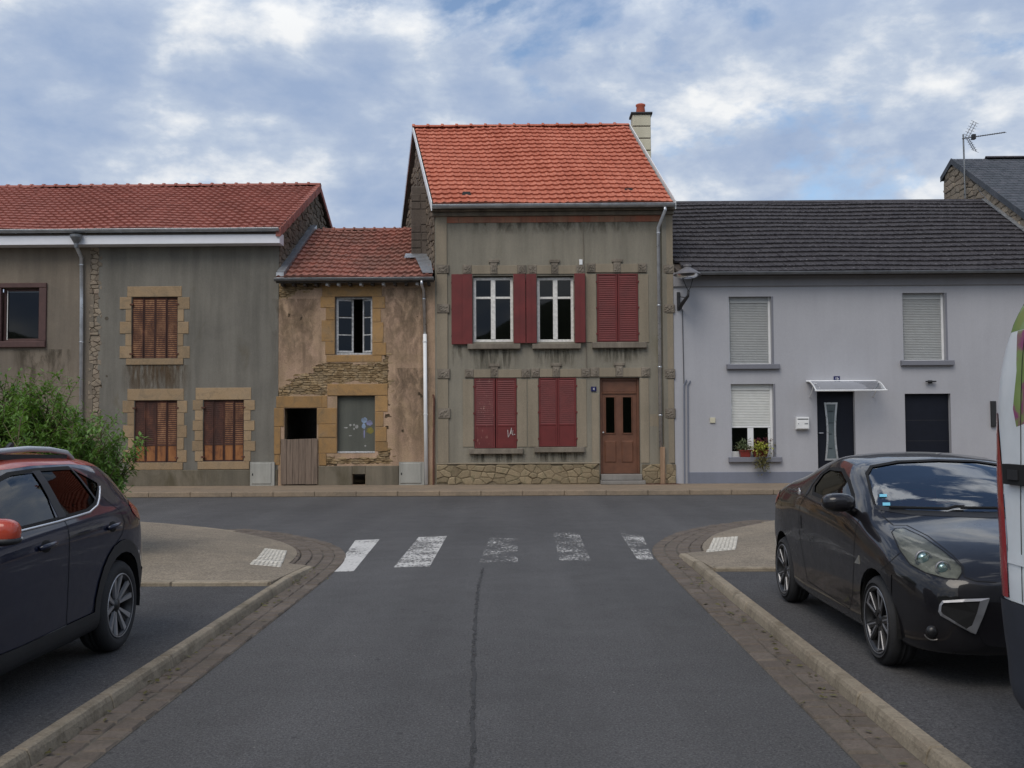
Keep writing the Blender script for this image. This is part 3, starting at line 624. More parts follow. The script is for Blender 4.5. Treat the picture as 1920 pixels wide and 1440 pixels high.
def resample(pts, step):
    pts = [Vector((p[0], p[1])) for p in pts]; out = [pts[0]]; acc = 0
    for a, b in zip(pts, pts[1:]):
        L = (b - a).length; d = step - acc
        while d <= L: out.append(a + (b - a) * (d / L)); d += step
        acc = (acc + L) % step if L else acc
    return out
def smooth_path(pts, it=3):
    for _ in range(it):
        q = [pts[0]]
        for a, b in zip(pts, pts[1:]): q += [(a[0] * .75 + b[0] * .25, a[1] * .75 + b[1] * .25), (a[0] * .25 + b[0] * .75, a[1] * .25 + b[1] * .75)]
        pts = q + [pts[-1]]
    return pts
def offset(path, d):                         # to the left of travel when d>0
    out = []
    for i, p in enumerate(path):
        t = (path[min(i + 1, len(path) - 1)] - path[max(i - 1, 0)]).normalized(); out.append(p + Vector((-t.y, t.x)) * d)
    return out
def side(sgn, edge_x, curve, y_corner, y_pave, kerb_face, kerb_back, tact, nm, seed):
    rnd = random.Random(seed)
    # asphalt edge path going away from the camera, then round the corner
    path = [(edge_x, 1.0)] + [(edge_x, y) for y in (4, 8, y_corner)] + curve
    path = [path[0], path[1], path[2]] + smooth_path(path[2:], 3)[1:]
    lay = lambda o: 1 if sgn < 0 else -1
    off = lambda pth, d: offset(pth, d if sgn < 0 else -d)      # inward (towards the pavement)
    P = resample(path, 0.05)
    # bedding strip under the setts
    gut = empty('gutter_setts_' + nm, (edge_x, 8, 0)); tag(gut, kind='structure')
    n_end = max(i for i, p in enumerate(P) if abs(p.x) < abs(edge_x) + 2.6)
    n_cor = max(i for i, p in enumerate(P) if p.y < y_corner + 0.05 and abs(p.x - edge_x) < 0.15)
    gw = abs(kerb_face - edge_x)
    A, B = P[:n_end], off(P, gw + 0.36)[:n_end]; m = MB()
    for p, q in zip(A, B): m.v += [(p.x, p.y, 0.003), (q.x, q.y, 0.003)]
    for i in range(len(A) - 1): m.f.append((2 * i, 2 * i + 1, 2 * i + 3, 2 * i + 2) if sgn > 0 else (2 * i, 2 * i + 2, 2 * i + 3, 2 * i + 1))
    m.build('bedding', 'joint', gut)
    # sett rows: two along the straight, more round the corner
    nrow = 5; rw = gw / 2
    rows = [off(P, rw * r) for r in range(nrow + 1)]
    for r in range(nrow):
        i = rnd.randrange(2)
        while True:
            ln = rnd.choice((4, 4, 5, 3)) if r < 2 else rnd.choice((3, 3, 4))
            if i + ln >= n_end: break
            if r >= 2 and i < n_cor: i += ln; continue
            g = 0.009; a0, a1 = rows[r][i], rows[r][i + ln]; b0, b1 = rows[r + 1][i], rows[r + 1][i + ln]
            c = (a0 + a1 + b0 + b1) / 4; zt = (0.014, 0.012, 0.018, 0.024, 0.032)[r] + rnd.uniform(-0.004, 0.006)
            out = []
            for p, k in ((a0, 0), (a1, 0), (b1, 0), (b0, 0)):
                d = (c - p); out.append(p + d.normalized() * g)
            tops = [p + (c - p).normalized() * 0.016 for p in out]; tz = [zt + rnd.uniform(-0.004, 0.004) for _ in range(4)]
            v = [(p.x, p.y, 0.0) for p in out] + [(p.x, p.y, zt - 0.010) for p in out] + [(p.x, p.y, z) for p, z in zip(tops, tz)]
            f = []
            for k in range(4): k2 = (k + 1) % 4; f += [(k, k2, 4 + k2, 4 + k), (4 + k, 4 + k2, 8 + k2, 8 + k)]
            f.append((8, 9, 10, 11))
            mesh_obj('sett', v, f, 'sett', gut); i += ln
    # raised kerb along the parking
    kerb = empty('kerb_' + nm, (kerb_face, 6, 0)); tag(kerb, kind='structure')
    y = 1.0; s = 1 if kerb_back > kerb_face else -1
    while y < y_corner - 0.9:
        L = min(1.0, y_corner - 0.75 - y); dj = rnd.uniform(-0.006, 0.006); prof = [(kerb_face + dj, 0.0), (kerb_face + s * 0.012 + dj, KT - 0.03), (kerb_face + s * 0.024 + dj, KT - 0.006), (kerb_face + s * 0.036 + dj, KT), (kerb_back, KT), (kerb_back, 0.0)]
        v = []; n = len(prof); ch = 0.008
        for yy, k in ((y + 0.004, ch), (y + 0.004 + ch, 0), (y + L - 0.004 - ch, 0), (y + L - 0.004, ch)):
            v += [(px, yy, max(0, pz - k)) for px, pz in prof]
        f = [tuple(range(n)), tuple(range(4 * n - 1, 3 * n - 1, -1))]
        for q in range(3):
            for k in range(n): f.append((q * n + k, q * n + (k + 1) % n, (q + 1) * n + (k + 1) % n, (q + 1) * n + k))
        mesh_obj('kerb_stone', v, f, 'kerb', kerb); y += L
    # ramp stone where the kerb dips
    v = []; y1, y2 = y, y_corner + 0.35
    for yy, kz in ((y1 + 0.005, KT), (y1 + 0.5, KT * 0.8), (y2, 0.045)):
        v += [(kerb_face, yy, 0), (kerb_face + s * 0.02, yy, kz - 0.01), (kerb_face + s * 0.04, yy, kz), (kerb_back, yy, kz), (kerb_back, yy, 0)]
    f = [tuple(range(5)), (14, 13, 12, 11, 10)] + [(q * 5 + k, q * 5 + (k + 1) % 5, q * 5 + 5 + (k + 1) % 5, q * 5 + 5 + k) for q in range(2) for k in range(5)]
    mesh_obj('kerb_ramp', v, f, 'kerb', kerb)
    # parking slab
    xs = sorted((kerb_back + s * 0.003, kerb_back + s * 18)); tag(MB().box(xs[0], xs[1], -25, y_pave, 0.001, PK).build('parking_' + nm, 'asphalt_parking'), kind='structure')
    # pavement: sloped strip along the corner, then a flat sheet
    inner = off(P, gw + 0.34); I = [p for i, p in enumerate(inner) if i >= n_cor and abs(p.x) < 22][::6]
    end = off(P, 0.18); J = []
    for k, p in enumerate(I): J.append(p)
    Q = []; zI = []
    for k, p in enumerate(I):
        t = (I[min(k + 1, len(I) - 1)] - I[max(k - 1, 0)]).normalized(); nrm = Vector((-t.y, t.x)) * (1 if sgn < 0 else -1)
        far = min(1.0, max(0.0, (abs(p.x) - abs(kerb_back) - 1.2) / 2.5)); zI.append(0.04 + (PV - 0.04 - 0.02) * far); Q.append(p + nrm * 1.15)
    m = MB(); base = (kerb_back, y_pave)
    kb2 = Vector((kerb_back + s * 0.004, y_corner + 0.36)); I = [p for p in I if p.y > kb2.y + 0.1]; zI = zI[-len(I):]; Q = Q[-len(I):]; Q = [kb2 + Vector((s * 0.9, 0.05))] + Q
    I2 = [Vector((kerb_back + s * 0.004, y_pave)), kb2] + I; zI = [PV, 0.05] + zI
    for p, z in zip(I2, zI): m.v.append((p.x, p.y, z))
    Q2 = [Vector((kerb_back + s * 0.55, y_pave))] + [Vector((q.x if abs(q.x) > abs(kerb_back) + 0.5 else kerb_back + s * 0.55, max(q.y, y_pave + 0.02))) for q in Q]
    n = len(I2)
    for p in Q2: m.v.append((p.x, p.y, PV))
    for k in range(n - 1): m.f.append((k, k + 1, n + k + 1, n + k))
    e = len(m.v); m.v += [(Q2[-1].x, y_pave, PV)]
    m.f.append(tuple([e] + list(range(2 * n - 1, n - 1, -1))))
    # skirt down at the parking edge and along the kerb line
    e = len(m.v); m.v += [(p.x, p.y, 0.0) for p in I2]
    for k in range(n - 1): m.f.append((k, e + k, e + k + 1, k + 1))
    e2 = len(m.v); m.v += [(Q2[-1].x, y_pave, 0), (kerb_back, y_pave, 0), (kerb_back, y_pave, PV), (Q2[-1].x, y_pave, PV)]; m.f.append((e2, e2 + 1, e2 + 2, e2 + 3))
    pv = tag(m.build('pavement_' + nm, 'pavement'), kind='structure')
    # edging stones: parking side and street side
    xx = abs(kerb_back) + 0.02
    while xx < abs(kerb_back) + 9:
        x0, x1 = sorted((s * xx, s * (xx + 0.99))); MB().cbox(x0, x1, y_pave - 0.02, y_pave + 0.11, 0, PV + 0.005, 0.012).build('edging_stone', 'kerb', pv); xx += 1.0
    O, OI = [], []
    for k, p in enumerate(I):
        t = (I[min(k + 1, len(I) - 1)] - I[max(k - 1, 0)]).normalized(); nrm = Vector((-t.y, t.x)) * (1 if sgn < 0 else -1); O.append(p - nrm * 0.07); OI.append(p + nrm * 0.03)
    for k in range(0, len(I) - 3, 3):
        if k < 9: continue
        za, zb = zI[k + 1] + 0.006, zI[k + 4] + 0.006
        if zI[k + 1] < 0.05: continue
        mm = MB(); a0, a1, b1, b0 = O[k], O[k + 3], OI[k + 3], OI[k]; dd = (a1 - a0).normalized() * 0.004
        v = [(a0.x + dd.x, a0.y + dd.y, 0), (a1.x - dd.x, a1.y - dd.y, 0), (b1.x - dd.x, b1.y - dd.y, 0), (b0.x + dd.x, b0.y + dd.y, 0)]; v += [(p[0], p[1], z) for p, z in zip(v, (za, zb, zb, za))]
        mesh_obj('edging_stone', v, [(0, 1, 5, 4), (1, 2, 6, 5), (2, 3, 7, 6), (3, 0, 4, 7), (4, 5, 6, 7)], 'kerb', pv)
    # tactile plate with studs
    tq = [gr(*c, 0.09) for c in tact]; pbv = BVHTree.FromPolygons([Vector(v) for v in m.v], [tuple(f) for f in m.f])
    def lift(u, v, dz):
        p = (tq[3] * (1 - u) + tq[2] * u) * (1 - v) + (tq[0] * (1 - u) + tq[1] * u) * v
        h = pbv.ray_cast(Vector((p.x, p.y, 2)), Vector((0, 0, -1))); return Vector((p.x, p.y, (h[0].z if h[0] else PV) + dz))
    mm = MB(); nu, nvv = 4, 10
    for dz in (0.008, -0.01):
        for j in range(nvv + 1):
            for i in range(nu + 1): mm.v.append(lift(i / nu, j / nvv, dz))
    off2 = (nu + 1) * (nvv + 1)
    for j in range(nvv):
        for i in range(nu): k = j * (nu + 1) + i; mm.f.append((k, k + 1, k + nu + 2, k + nu + 1))
    rim = [i for i in range(nu + 1)] + [j * (nu + 1) + nu for j in range(1, nvv + 1)] + [nvv * (nu + 1) + i for i in range(nu - 1, -1, -1)] + [j * (nu + 1) for j in range(nvv - 1, 0, -1)]
    for q in range(len(rim)): r2 = rim[(q + 1) % len(rim)]; mm.f.append((rim[q], rim[q] + off2, r2 + off2, r2))
    tp = mm.build('tactile_plate', 'tactile_base', pv); st = MB()
    for a in range(7):
        for b in range(14): c = lift((a + 0.5) / 7, (b + 0.5) / 14, 0.006); st.lathe([(0.027, 0), (0.023, 0.009), (0.0, 0.011)], c, 'Z', 6)
    st.build('studs', 'tactile', tp, kind='stuff')
side(-1, -2.18, [(-2.24, 12.6), (-2.40, 13.4), (-2.72, 14.2), (-3.2, 15.0), (-4.4, 16.3), (-6.75, 17.5), (-10, 18.3), (-20, 19.2), (-30, 19.6)], 11.4, 10.08, -2.47, -2.565, ((497, 1026), (538, 1028), (526, 1063), (467, 1062)), 'left', 11)
side(1, 1.66, [(1.72, 13.4), (1.90, 14.2), (2.35, 15.5), (3.17, 16.7), (4.67, 18.0), (7, 19.0), (11, 19.7), (20, 20.2), (30, 20.4)], 12.4, 10.95, 1.99, 2.09, ((1338, 1004), (1384, 1004), (1379, 1033), (1323, 1034)), 'right', 12)

# wooded hillside behind the photographer
hm = MB(); rh = random.Random(15); nxh = 60
for j, (y_, k) in enumerate(((-34, 0.0), (-42, 0.45), (-55, 0.8), (-75, 1.0), (-120, 1.1))):
    for i in range(nxh + 1):
        x_ = -150 + 300 * i / nxh; h_ = (13 + 4 * math.sin(x_ * 0.05 + 1) + 2.5 * math.sin(x_ * 0.13)) * k + (rh.uniform(-.8, .8) if k else 0); hm.v.append((x_, y_ + 3 * math.sin(x_ * 0.07), h_ - 0.06))
for j in range(4):
    for i in range(nxh): a = j * (nxh + 1) + i; hm.f.append((a, a + 1, a + nxh + 2, a + nxh + 1))
M['hill'] = plain('hill_green', (0.055, 0.07, 0.03), 0.95, var=0.4, scale=0.4)
tag(hm.build('hills', 'hill', smooth=True), kind='structure')
# dead leaves and grit along the gutters
lit_m = MB(); rl = random.Random(22)
for k in range(240):
    sgn = rl.choice((-1, 1)); y_ = rl.uniform(3.5, 12); x_ = (-2.44 + rl.gauss(0, .05)) if sgn < 0 else (1.88 + rl.gauss(0, .05))
    if rl.random() < .25: x_ += rl.uniform(-.3, .3)
    a = rl.uniform(0, 6.28); L = rl.uniform(.012, .035); c = Vector((x_, y_, 0.024)); d = Vector((math.cos(a), math.sin(a), rl.uniform(-.2, .3))) * L; n_ = Vector((-d.y, d.x, rl.uniform(-.005, .01))) * .45; i = len(lit_m.v)
    lit_m.v += [c - d, c + n_ + Vector((0, 0, .005)), c + d, c - n_]; lit_m.f.append((i, i + 1, i + 2, i + 3))
tag(lit_m.build('leaf_litter', 'leaf_olive'), 'small dead leaves and grit lying along the gutters', 'leaf litter', kind='stuff')
# ================================================================== houses
ZB = PAVE - 0.02
YE = Y0 - 0.35
SK = None
def hz(poly): return [(FX(a, b), FZ(b, a)) for a, b in poly]

# ---------- C: tall house with red shutters -------------------------------------------------
XCL, XCR = FX(816, 650), FX(1263, 650)
EL, ER = at(810, 381, YE), at(1264, 381, YE); ez = (EL.z + ER.z) / 2; EL.z = ER.z = ez
YR = YE * (1264 - 810) / (1180 - 775.0)
RL = at(775, 240, YR); RR = at(1180, 236, YR); rz = (RL.z + RR.z) / 2; RL.z = RR.z = rz; RR.x = RL.x + (ER.x - EL.x)
skew = (RL.x - EL.x) / (YR - YE)
def cwall(x0, y): return x0 + skew * (y - Y0)
YB = YR + (YR - YE)
C = empty('house', ((XCL + XCR) / 2, Y0, PAVE)); tag(C, 'tall olive-grey house with bright orange tile roof and dark red shutters', 'house')
WU = [(887, 517, 962, 641), (1007, 517, 1076, 641), (1119, 513, 1197, 641)]
WD = [(889, 709, 969, 841), (1010, 708, 1081, 838)]
DR = (1125, 708, 1200, 889)
holes = [FR(*r) for r in WU + WD]; dh = list(FR(*DR)); dh[2] = ZB; holes.append(tuple(dh))
ztop = FZ(388, 1040)
wall('front_wall', C, 'wall_olive', XCL, XCR, ZB, ztop, holes, Y0, 0.32, cell=0.35)
def side_wall(parent, name, mat, pa, pb, z0, za, zb, apex=None, th=0.3, sgn=1):
    m = MB(); a, b = Vector(pa), Vector(pb); L = (b - a).length; d = (b - a) / L; nrm = Vector((-d.y, d.x)) * sgn
    poly = [(0, z0), (L, z0), (L, zb)] + ([apex] if apex else []) + [(0, za)]
    fn = lambda u, v, w: Vector((a.x + d.x * u + nrm.x * w, a.y + d.y * u + nrm.y * w, v))
    m.prism(poly, fn, 0, th); return m.build(name, mat, parent), fn
skl = math.sqrt(1 + skew * skew)
apz = rz - 0.12; La = (YR - Y0) * skl
_, fnL = side_wall(C, 'side_wall', 'mortar_dark', (XCL, Y0 + 0.01), (cwall(XCL, YB), YB), ZB, ztop - 0.02, ztop - 0.3, (La, apz), 0.3, -1)
_, fnR = side_wall(C, 'side_wall', 'wall_olive', (XCR, Y0 + 0.01), (cwall(XCR, YB), YB), ZB, ztop - 0.02, ztop - 0.3, (La, apz), 0.3, 1)
MB().box(cwall(XCL, YB), cwall(XCR, YB), YB - 0.3, YB, ZB, ztop - 0.3).build('rear_wall', 'wall_olive', C)
MB().box(XCL - 1.5, XCR - 0.4, Y0 + 0.4, YB - 0.4, FZ(670) - 0.1, FZ(670)).build('upper_floor', 'dark_room', C)
# rubble on the left gable (outside face)
gfn = lambda u, v, w: fnL(u, v, -w)
def keepL(u, v): return v > 6.0 and v < ztop + (apz - ztop) * (u / La) - 0.05 if u < La else v < apz - (u - La) * (apz - ztop) / La - 0.05 and v > 7
stones(C, 'rubble_stone', 'stone_dark', cells(0.05, La * 1.9, 5.9, apz, 0.34, 0.17, 0.4, 31), gfn, 0.010, 0.035, 0.6, 0.02, keepL, 32)
# roof
roofC = MB().prism([(YE - 0.02, ez - 0.06), (YR, rz - 0.06), (YB, ez - 0.25), (YB, ez - 0.37), (YR, rz - 0.18), (YE - 0.02, ez - 0.14)], lambda u, v, w: Vector((EL.x + skew * (u - YE) + 0.02 + w * (ER.x - EL.x - 0.04), u, v)), 0, 1).build('roof', 'wood_dark', C)
roof_tiles(roofC, EL + Vector((0.04, 0, 0)), (ER.x - EL.x - 0.08, 0, 0), RL - EL, 29, 19, 'tile_bright', hs=0.7, lip=0.052, amp=2.0)
ridge_tiles(roofC, RL + Vector((0, 0, 0.0)), RR, 15, 0.10, 'tile_bright')
MB().prism([(YR + 0.02, rz - 0.02), (YB, ez - 0.2), (YB, ez - 0.25), (YR + 0.02, rz - 0.06)], lambda u, v, w: Vector((EL.x + skew * (u - YE) + w * (ER.x - EL.x), u, v)), 0, 1).build('rear_slope', 'tile_bright', roofC)
for bx, s in ((EL.x - 0.03, -1), (ER.x + 0.01, 1)):      # verge flashings
    for ya, za, yb, zb in ((YE - 0.05, ez - 0.02, YR, rz + 0.03), (YB, ez - 0.24, YR, rz + 0.03)):
        m = MB(); f = lambda u, v, w: Vector((bx + skew * (u - YE) + w, u, v))
        m.prism([(ya, za + 0.07), (yb, zb + 0.06), (yb, zb - 0.14), (ya, za - 0.17)], f, 0, 0.022); m.build('verge_flashing', 'white_pvc' if ya < YR else 'galv', roofC)
for px, py in ((875, 367), (1178, 361), (979, 268)):     # vent tiles
    t = (381 - py) / 142.0; y = YE + (YR - YE) * t * 1.06; z = ez + (rz - ez) * t * 1.06; p = at(px, py, y)
    MB().prism([(-0.12, 0), (0.12, 0), (0.10, 0.09), (-0.10, 0.09)], lambda u, v, w: Vector((p.x + u, p.y - 0.10 + w, p.z + v)), 0, 0.25).build('vent_tile', 'black_plastic', roofC)
# chimney on the right, cream panels and a terracotta pot
ych = YR + 0.75; c0 = at(1187, 300, ych); c1 = at(1221, 300, ych); ct = at(1203, 214, ych).z
ch = MB().box(c0.x + 0.012, c1.x - 0.012, ych + 0.012, ych + 0.5, 7.3, ct).build('chimney', 'mortar_dark', roofC)
for k in range(8):
    zt = ct - k * 0.375
    if zt - 0.36 > 7.4: MB().cbox(c0.x, c1.x, ych, ych + 0.515, zt - 0.362, zt - 0.012, 0.015).build('panel', 'cream_panel', ch)
MB().cbox(c0.x - 0.05, c1.x + 0.05, ych - 0.05, ych + 0.56, ct + 0.001, ct + 0.06, 0.01).build('cap', 'black_iron', ch)
MB().lathe([(0.14, 0), (0.15, 0.03), (0.125, 0.24), (0.15, 0.27), (0.15, 0.31), (0.11, 0.33), (0.09, 0.2)], ((c0.x + c1.x) / 2, ych + 0.25, ct + 0.058), 'Z', 20).build('pot', 'terracotta_pot', ch, smooth=True)
# dead chimney breast on the left gable
yd = Y0 + 1.15; d0, d1 = at(771, 420, yd).x, at(800, 420, yd).x; dt = at(785, 349, yd).z
chd = MB().cbox(d0, d1 + 0.25, yd, yd + 0.55, 5.4, dt, 0.03).build('chimney_breast', 'chimney_old', C)
rr = random.Random(6)
for k in range(13):
    zz = dt - 0.22 * k - 0.01; x0 = d0
    while x0 < d1 - 0.05:
        w = rr.uniform(0.18, 0.3); x1 = min(d1 + 0.1, x0 + w)
        if rr.random() < 0.8 and x1 - x0 > 0.06: MB().cbox(x0 + 0.008, x1 - 0.008, yd - 0.014 - rr.uniform(0, 0.012), yd + 0.03, zz - 0.2, zz - 0.012, 0.01).build('brick', 'chimney_old', chd)
        x0 = x1
# cornice, terracotta band, gutter
MB().cbox(XCL - 0.10, XCR + 0.06, Y0 - 0.20, Y0 + 0.05, FZ(397, 1040), FZ(388, 1040), 0.02).build('cornice', 'stone_sill', C)
MB().cbox(XCL - 0.06, XCR + 0.03, Y0 - 0.11, Y0 + 0.03, FZ(405, 1040), FZ(397.2, 1040), 0.02).build('cornice_moulding', 'stone_sill', C)
xa = FX(831, 411); xb_ = FX(1240, 411); nb = 14
for k in range(nb): MB().cbox(xa + (xb_ - xa) * k / nb + 0.003, xa + (xb_ - xa) * (k + 1) / nb - 0.003, Y0 - 0.022, Y0 + 0.02, FZ(417, 1030), FZ(405.4, 1030), 0.006).build('band_tile', 'terracotta_band', C)
gutter(C, EL.x + 0.02, ER.x + 0.02, YE - 0.05, ez - 0.05, 0.085, 'zinc')
px_d = FX(1235, 600); zg = FZ(392, 1240)
downpipe(C, [(FX(1243, 392), YE - 0.05, ez - 0.12), (FX(1243, 392), YE - 0.05, ez - 0.22), (px_d, Y0 - 0.10, ez - 0.62), (px_d, Y0 - 0.10, FZ(838, 1240))], 0.045, 'galv', clips=(FZ(440), FZ(575), FZ(690), FZ(780)))
MB().cbox(FX(1237, 870), FX(1246, 870), Y0 - 0.15, Y0 - 0.05, PAVE, FZ(838, 1240), 0.01).build('pipe_cover', 'wood_post', C)
# pilasters and carved blocks
def carved(parent, rect, y0, y1, seed, name='carved_block'):
    x0, x1, z0, z1 = FR(*rect); rnd = random.Random(seed); b = MB().cbox(x0, x1, y0, y1, z0, z1, 0.012).build(name, 'stone_sill', parent)
    m = MB(); nx, nz = 9, 7; mx = (x1 - x0) * 0.1; mz = (z1 - z0) * 0.1
    for j in range(nz + 1):
        for i in range(nx + 1):
            e = i in (0, nx) or j in (0, nz); m.v.append((x0 + mx + (x1 - x0 - 2 * mx) * (i + (0 if e else rnd.uniform(-.25, .25))) / nx, y0 - 0.003 + (0.006 if e else -rnd.choice((0, 0, 0.010, 0.018))), z0 + mz + (z1 - z0 - 2 * mz) * (j + (0 if e else rnd.uniform(-.25, .25))) / nz))
    for j in range(nz):
        for i in range(nx): k = j * (nx + 1) + i; m.f.append((k, k + 1, k + nx + 2, k + nx + 1))
    m.build('carving', 'stone_sill', b); return b
for xs0, xs1, yt in ((818, 838, 403), (1240, 1261, 403)):
    ys = [yt, 497, 513, 571, 587, 692, 710, 766, 784, 868]
    for a, b in ((0, 1), (2, 3), (4, 5), (6, 7), (8, 9)):
        dx = (ys[a] - 403) * 0.009
        block(C, 'pilaster', 'wall_olive_light', (xs0 + dx, ys[a], xs1 + dx, ys[b]), Y0 - 0.035, Y0 + 0.02, 0.006)
    for k, (a, b) in enumerate(((1, 2), (3, 4), (5, 6), (7, 8))):
        dx = (ys[a] - 403) * 0.009
        carved(C, ((xs0 if xs0 < 1000 else xs0 + 1) + dx, ys[a], (xs1 + (3 if xs0 < 1000 else 2)) + dx, ys[b]), Y0 - 0.06, Y0 + 0.02, 40 + k + xs0)
def lintel(x0, x1, y0, y1, key, kw, ky):
    xs_ = [x0, x0 + 16, key - kw / 2, key + kw / 2, x1 - 16, x1]
    block(C, 'lintel', 'wall_olive_light', (xs_[1], y0, xs_[2], y1), Y0 - 0.03, Y0 + 0.02, 0.006); block(C, 'lintel', 'wall_olive_light', (xs_[3], y0, xs_[4], y1), Y0 - 0.03, Y0 + 0.02, 0.006)
    carved(C, (xs_[0], y0 - 1, xs_[1], y1), Y0 - 0.05, Y0 + 0.02, x0); carved(C, (xs_[4], y0 - 1, xs_[5], y1), Y0 - 0.05, Y0 + 0.02, x1)
    kx0, kx1, kz0, kz1 = FR(key - kw / 2, ky, key + kw / 2, y1)
    carved(C, (key - kw / 2, ky + 6, key + kw / 2, y1), Y0 - 0.045, Y0 + 0.02, key)
    block(C, 'keystone_cap', 'stone_sill', (key - kw / 2 - 3, ky, key + kw / 2 + 3, ky + 5.7), Y0 - 0.052, Y0 + 0.02, 0.008)
lintel(868, 986, 498, 514, 926, 13, 487); lintel(990, 1096, 498, 514, 1040, 13, 487); lintel(1100, 1212, 495, 511, 1157, 14, 486)
lintel(872, 994, 693, 708, 927, 14, 682); lintel(996, 1106, 692, 707, 1043, 14, 681); lintel(1107, 1218, 690, 706.5, 1161, 14, 680)
for r in ((1098, 514, 1118, 642), (1198, 514, 1216, 642), (868, 711, 888, 838), (970, 711, 988, 838), (990, 711, 1009, 838), (1082, 711, 1100, 838), (1201, 709, 1217, 868), (1110, 738, 1123.5, 868)):
    block(C, 'jamb', 'wall_olive_light', r, Y0 - 0.018, Y0 + 0.02, 0.005)
for r in ((877, 645, 976, 655), (998, 645, 1089, 654.5), (1110, 642, 1212, 653), (880, 841, 981, 851), (1002, 838, 1096, 848)):
    block(C, 'sill', 'stone_sill', r, Y0 - 0.13, Y0 + 0.28, 0.012)
# upper windows with white cross frames
for k, r in enumerate(WU[:2]):
    x0, x1, z0, z1 = FR(*r); pane_window(C, 'window', 'white_paint', x0, x1, z0, z1 - 0.03, Y0 + 0.12, 0.075, 0.06, (0.5,), (0.685,), mw=0.125, bw=0.06)
# open leaves folded back on the wall
for r, th in (((847, 515, 886, 646), 0.05), ((963, 515, 985.4, 644), 0.085), ((986.6, 515, 1006, 644), 0.085), ((1077, 514, 1097, 643), 0.085)):
    x0, x1, z0, z1 = FR(*r); o = MB().cbox(x0, x1, Y0 - 0.05 - th, Y0 - 0.052, z0, z1, 0.006).build('shutter_leaf', 'red_shutter', C)
    xm = x0 + (x1 - x0) * 0.5
    MB().box(xm - 0.006, xm + 0.006, Y0 - 0.056 - th, Y0 - 0.05 - th, z0 + 0.02, z1 - 0.02).build('fold_bead', 'red_shutter', o)
    for t in (0.12, 0.5, 0.88):
        zz = z0 + (z1 - z0) * t; MB().box(x0 - 0.015, x0 + 0.05, Y0 - 0.052, Y0 - 0.03, zz - 0.02, zz + 0.02).build('hinge', 'black_iron', o)
# closed pairs
def pair(parent, rect, solid, mat, gap=0.006, tilt=0.0, mats=None):
    x0, x1, z0, z1 = FR(*rect); xm = (x0 + x1) / 2
    for a, b, mm in ((x0 + 0.008, xm - gap, (mats or (mat, mat))[0]), (xm + gap, x1 - 0.008, (mats or (mat, mat))[1])):
        o = louvre_leaf(parent, 'shutter_leaf', a, b, z0 + 0.01, z1 - 0.005, Y0 - 0.012, mm, mm, solid, 22 if solid else 30)
        for t in (0.12, 0.5, 0.88):
            zz = z0 + (z1 - z0) * t; xe = a if a < xm - 0.02 - (xm - x0) * 0.5 else b
            MB().box(xe - 0.03, xe + 0.03, Y0 - 0.025, Y0 - 0.002, zz - 0.025, zz + 0.025).build('hinge', 'red_shutter', o)
pair(C, WU[2], 0.0, 'red_shutter'); pair(C, WD[0], 0.32, 'red_shutter', 0.010, mats=('red_shutter_worn', 'red_shutter')); pair(C, WD[1], 0.32, 'red_shutter', 0.003)
# chalk scrawl on the right leaf
sq = [(952, 806), (953, 820), (957, 812), (959, 802), (958, 814), (962, 806), (961, 816), (966, 814)]
MB().tube([at(a, b, Y0 - 0.016) for a, b in sq], 0.007, 4).build('scrawl', 'white_paint', C)
# door
x0, x1, z0, z1 = FR(*DR); zd = FZ(889, 1160)
fr_ = MB().cbox(x0, x0 + 0.07, Y0 + 0.10, Y0 + 0.2, zd, z1, 0.01).cbox(x1 - 0.07, x1, Y0 + 0.10, Y0 + 0.2, zd, z1, 0.01).cbox(x0 + 0.07, x1 - 0.07, Y0 + 0.102, Y0 + 0.2, z1 - 0.08, z1, 0.01)
dr = fr_.build('door', 'door_brown', C)
zt = FZ(735, 1160); MB().cbox(x0 + 0.072, x1 - 0.072, Y0 + 0.13, Y0 + 0.18, zt, z1 - 0.082, 0.01).build('transom_panel', 'door_brown', dr)
MB().cbox(x0 + 0.072, x1 - 0.072, Y0 + 0.11, Y0 + 0.19, zt - 0.05, zt - 0.002, 0.012).build('transom_rail', 'door_brown', dr)
lf = MB(); w0 = FR(1137, 745, 1153, 812); w1 = FR(1169, 745, 1185, 812)
lx0, lx1, lz0, lz1 = x0 + 0.073, x1 - 0.073, zd + 0.01, zt - 0.052
for a, b, c, d in ((lx0, w0[0], lz0, lz1), (w0[1], w1[0], lz0, lz1), (w1[1], lx1, lz0, lz1), (w0[0], w0[1], lz0, w0[2]), (w0[0], w0[1], w0[3], lz1), (w1[0], w1[1], lz0, w0[2]), (w1[0], w1[1], w0[3], lz1)): lf.box(a, b, Y0 + 0.14, Y0 + 0.185, c, d)
lf.build('door_leaf', 'door_brown', dr)
for w in (w0, w1):
    MB().box(w[0], w[1], Y0 + 0.16, Y0 + 0.168, w0[2], w0[3]).build('pane', 'window_glass', dr)
    m = MB()
    for a, b, c, d in ((w[0] - 0.03, w[0], w0[2] - 0.03, w0[3] + 0.03), (w[1], w[1] + 0.03, w0[2] - 0.03, w0[3] + 0.03), (w[0], w[1], w0[2] - 0.03, w0[2]), (w[0], w[1], w0[3], w0[3] + 0.03)): m.cbox(a, b, Y0 + 0.12, Y0 + 0.141, c, d, 0.008)
    m.build('moulding', 'door_brown', dr)
for r in ((1134, 826, 1157, 868), (1166, 826, 1189, 868)):
    a, b, c, d = FR(*r); MB().cbox(a, b, Y0 + 0.118, Y0 + 0.141, c, d, 0.03).build('lower_panel', 'door_brown', dr)
a = at(1131, 811, Y0 + 0.12); MB().lathe([(0.0, -0.05), (0.022, -0.045), (0.028, -0.02), (0.01, 0.0), (0.01, 0.03)], a, 'Y', 10).build('handle', 'inox', dr, smooth=True)
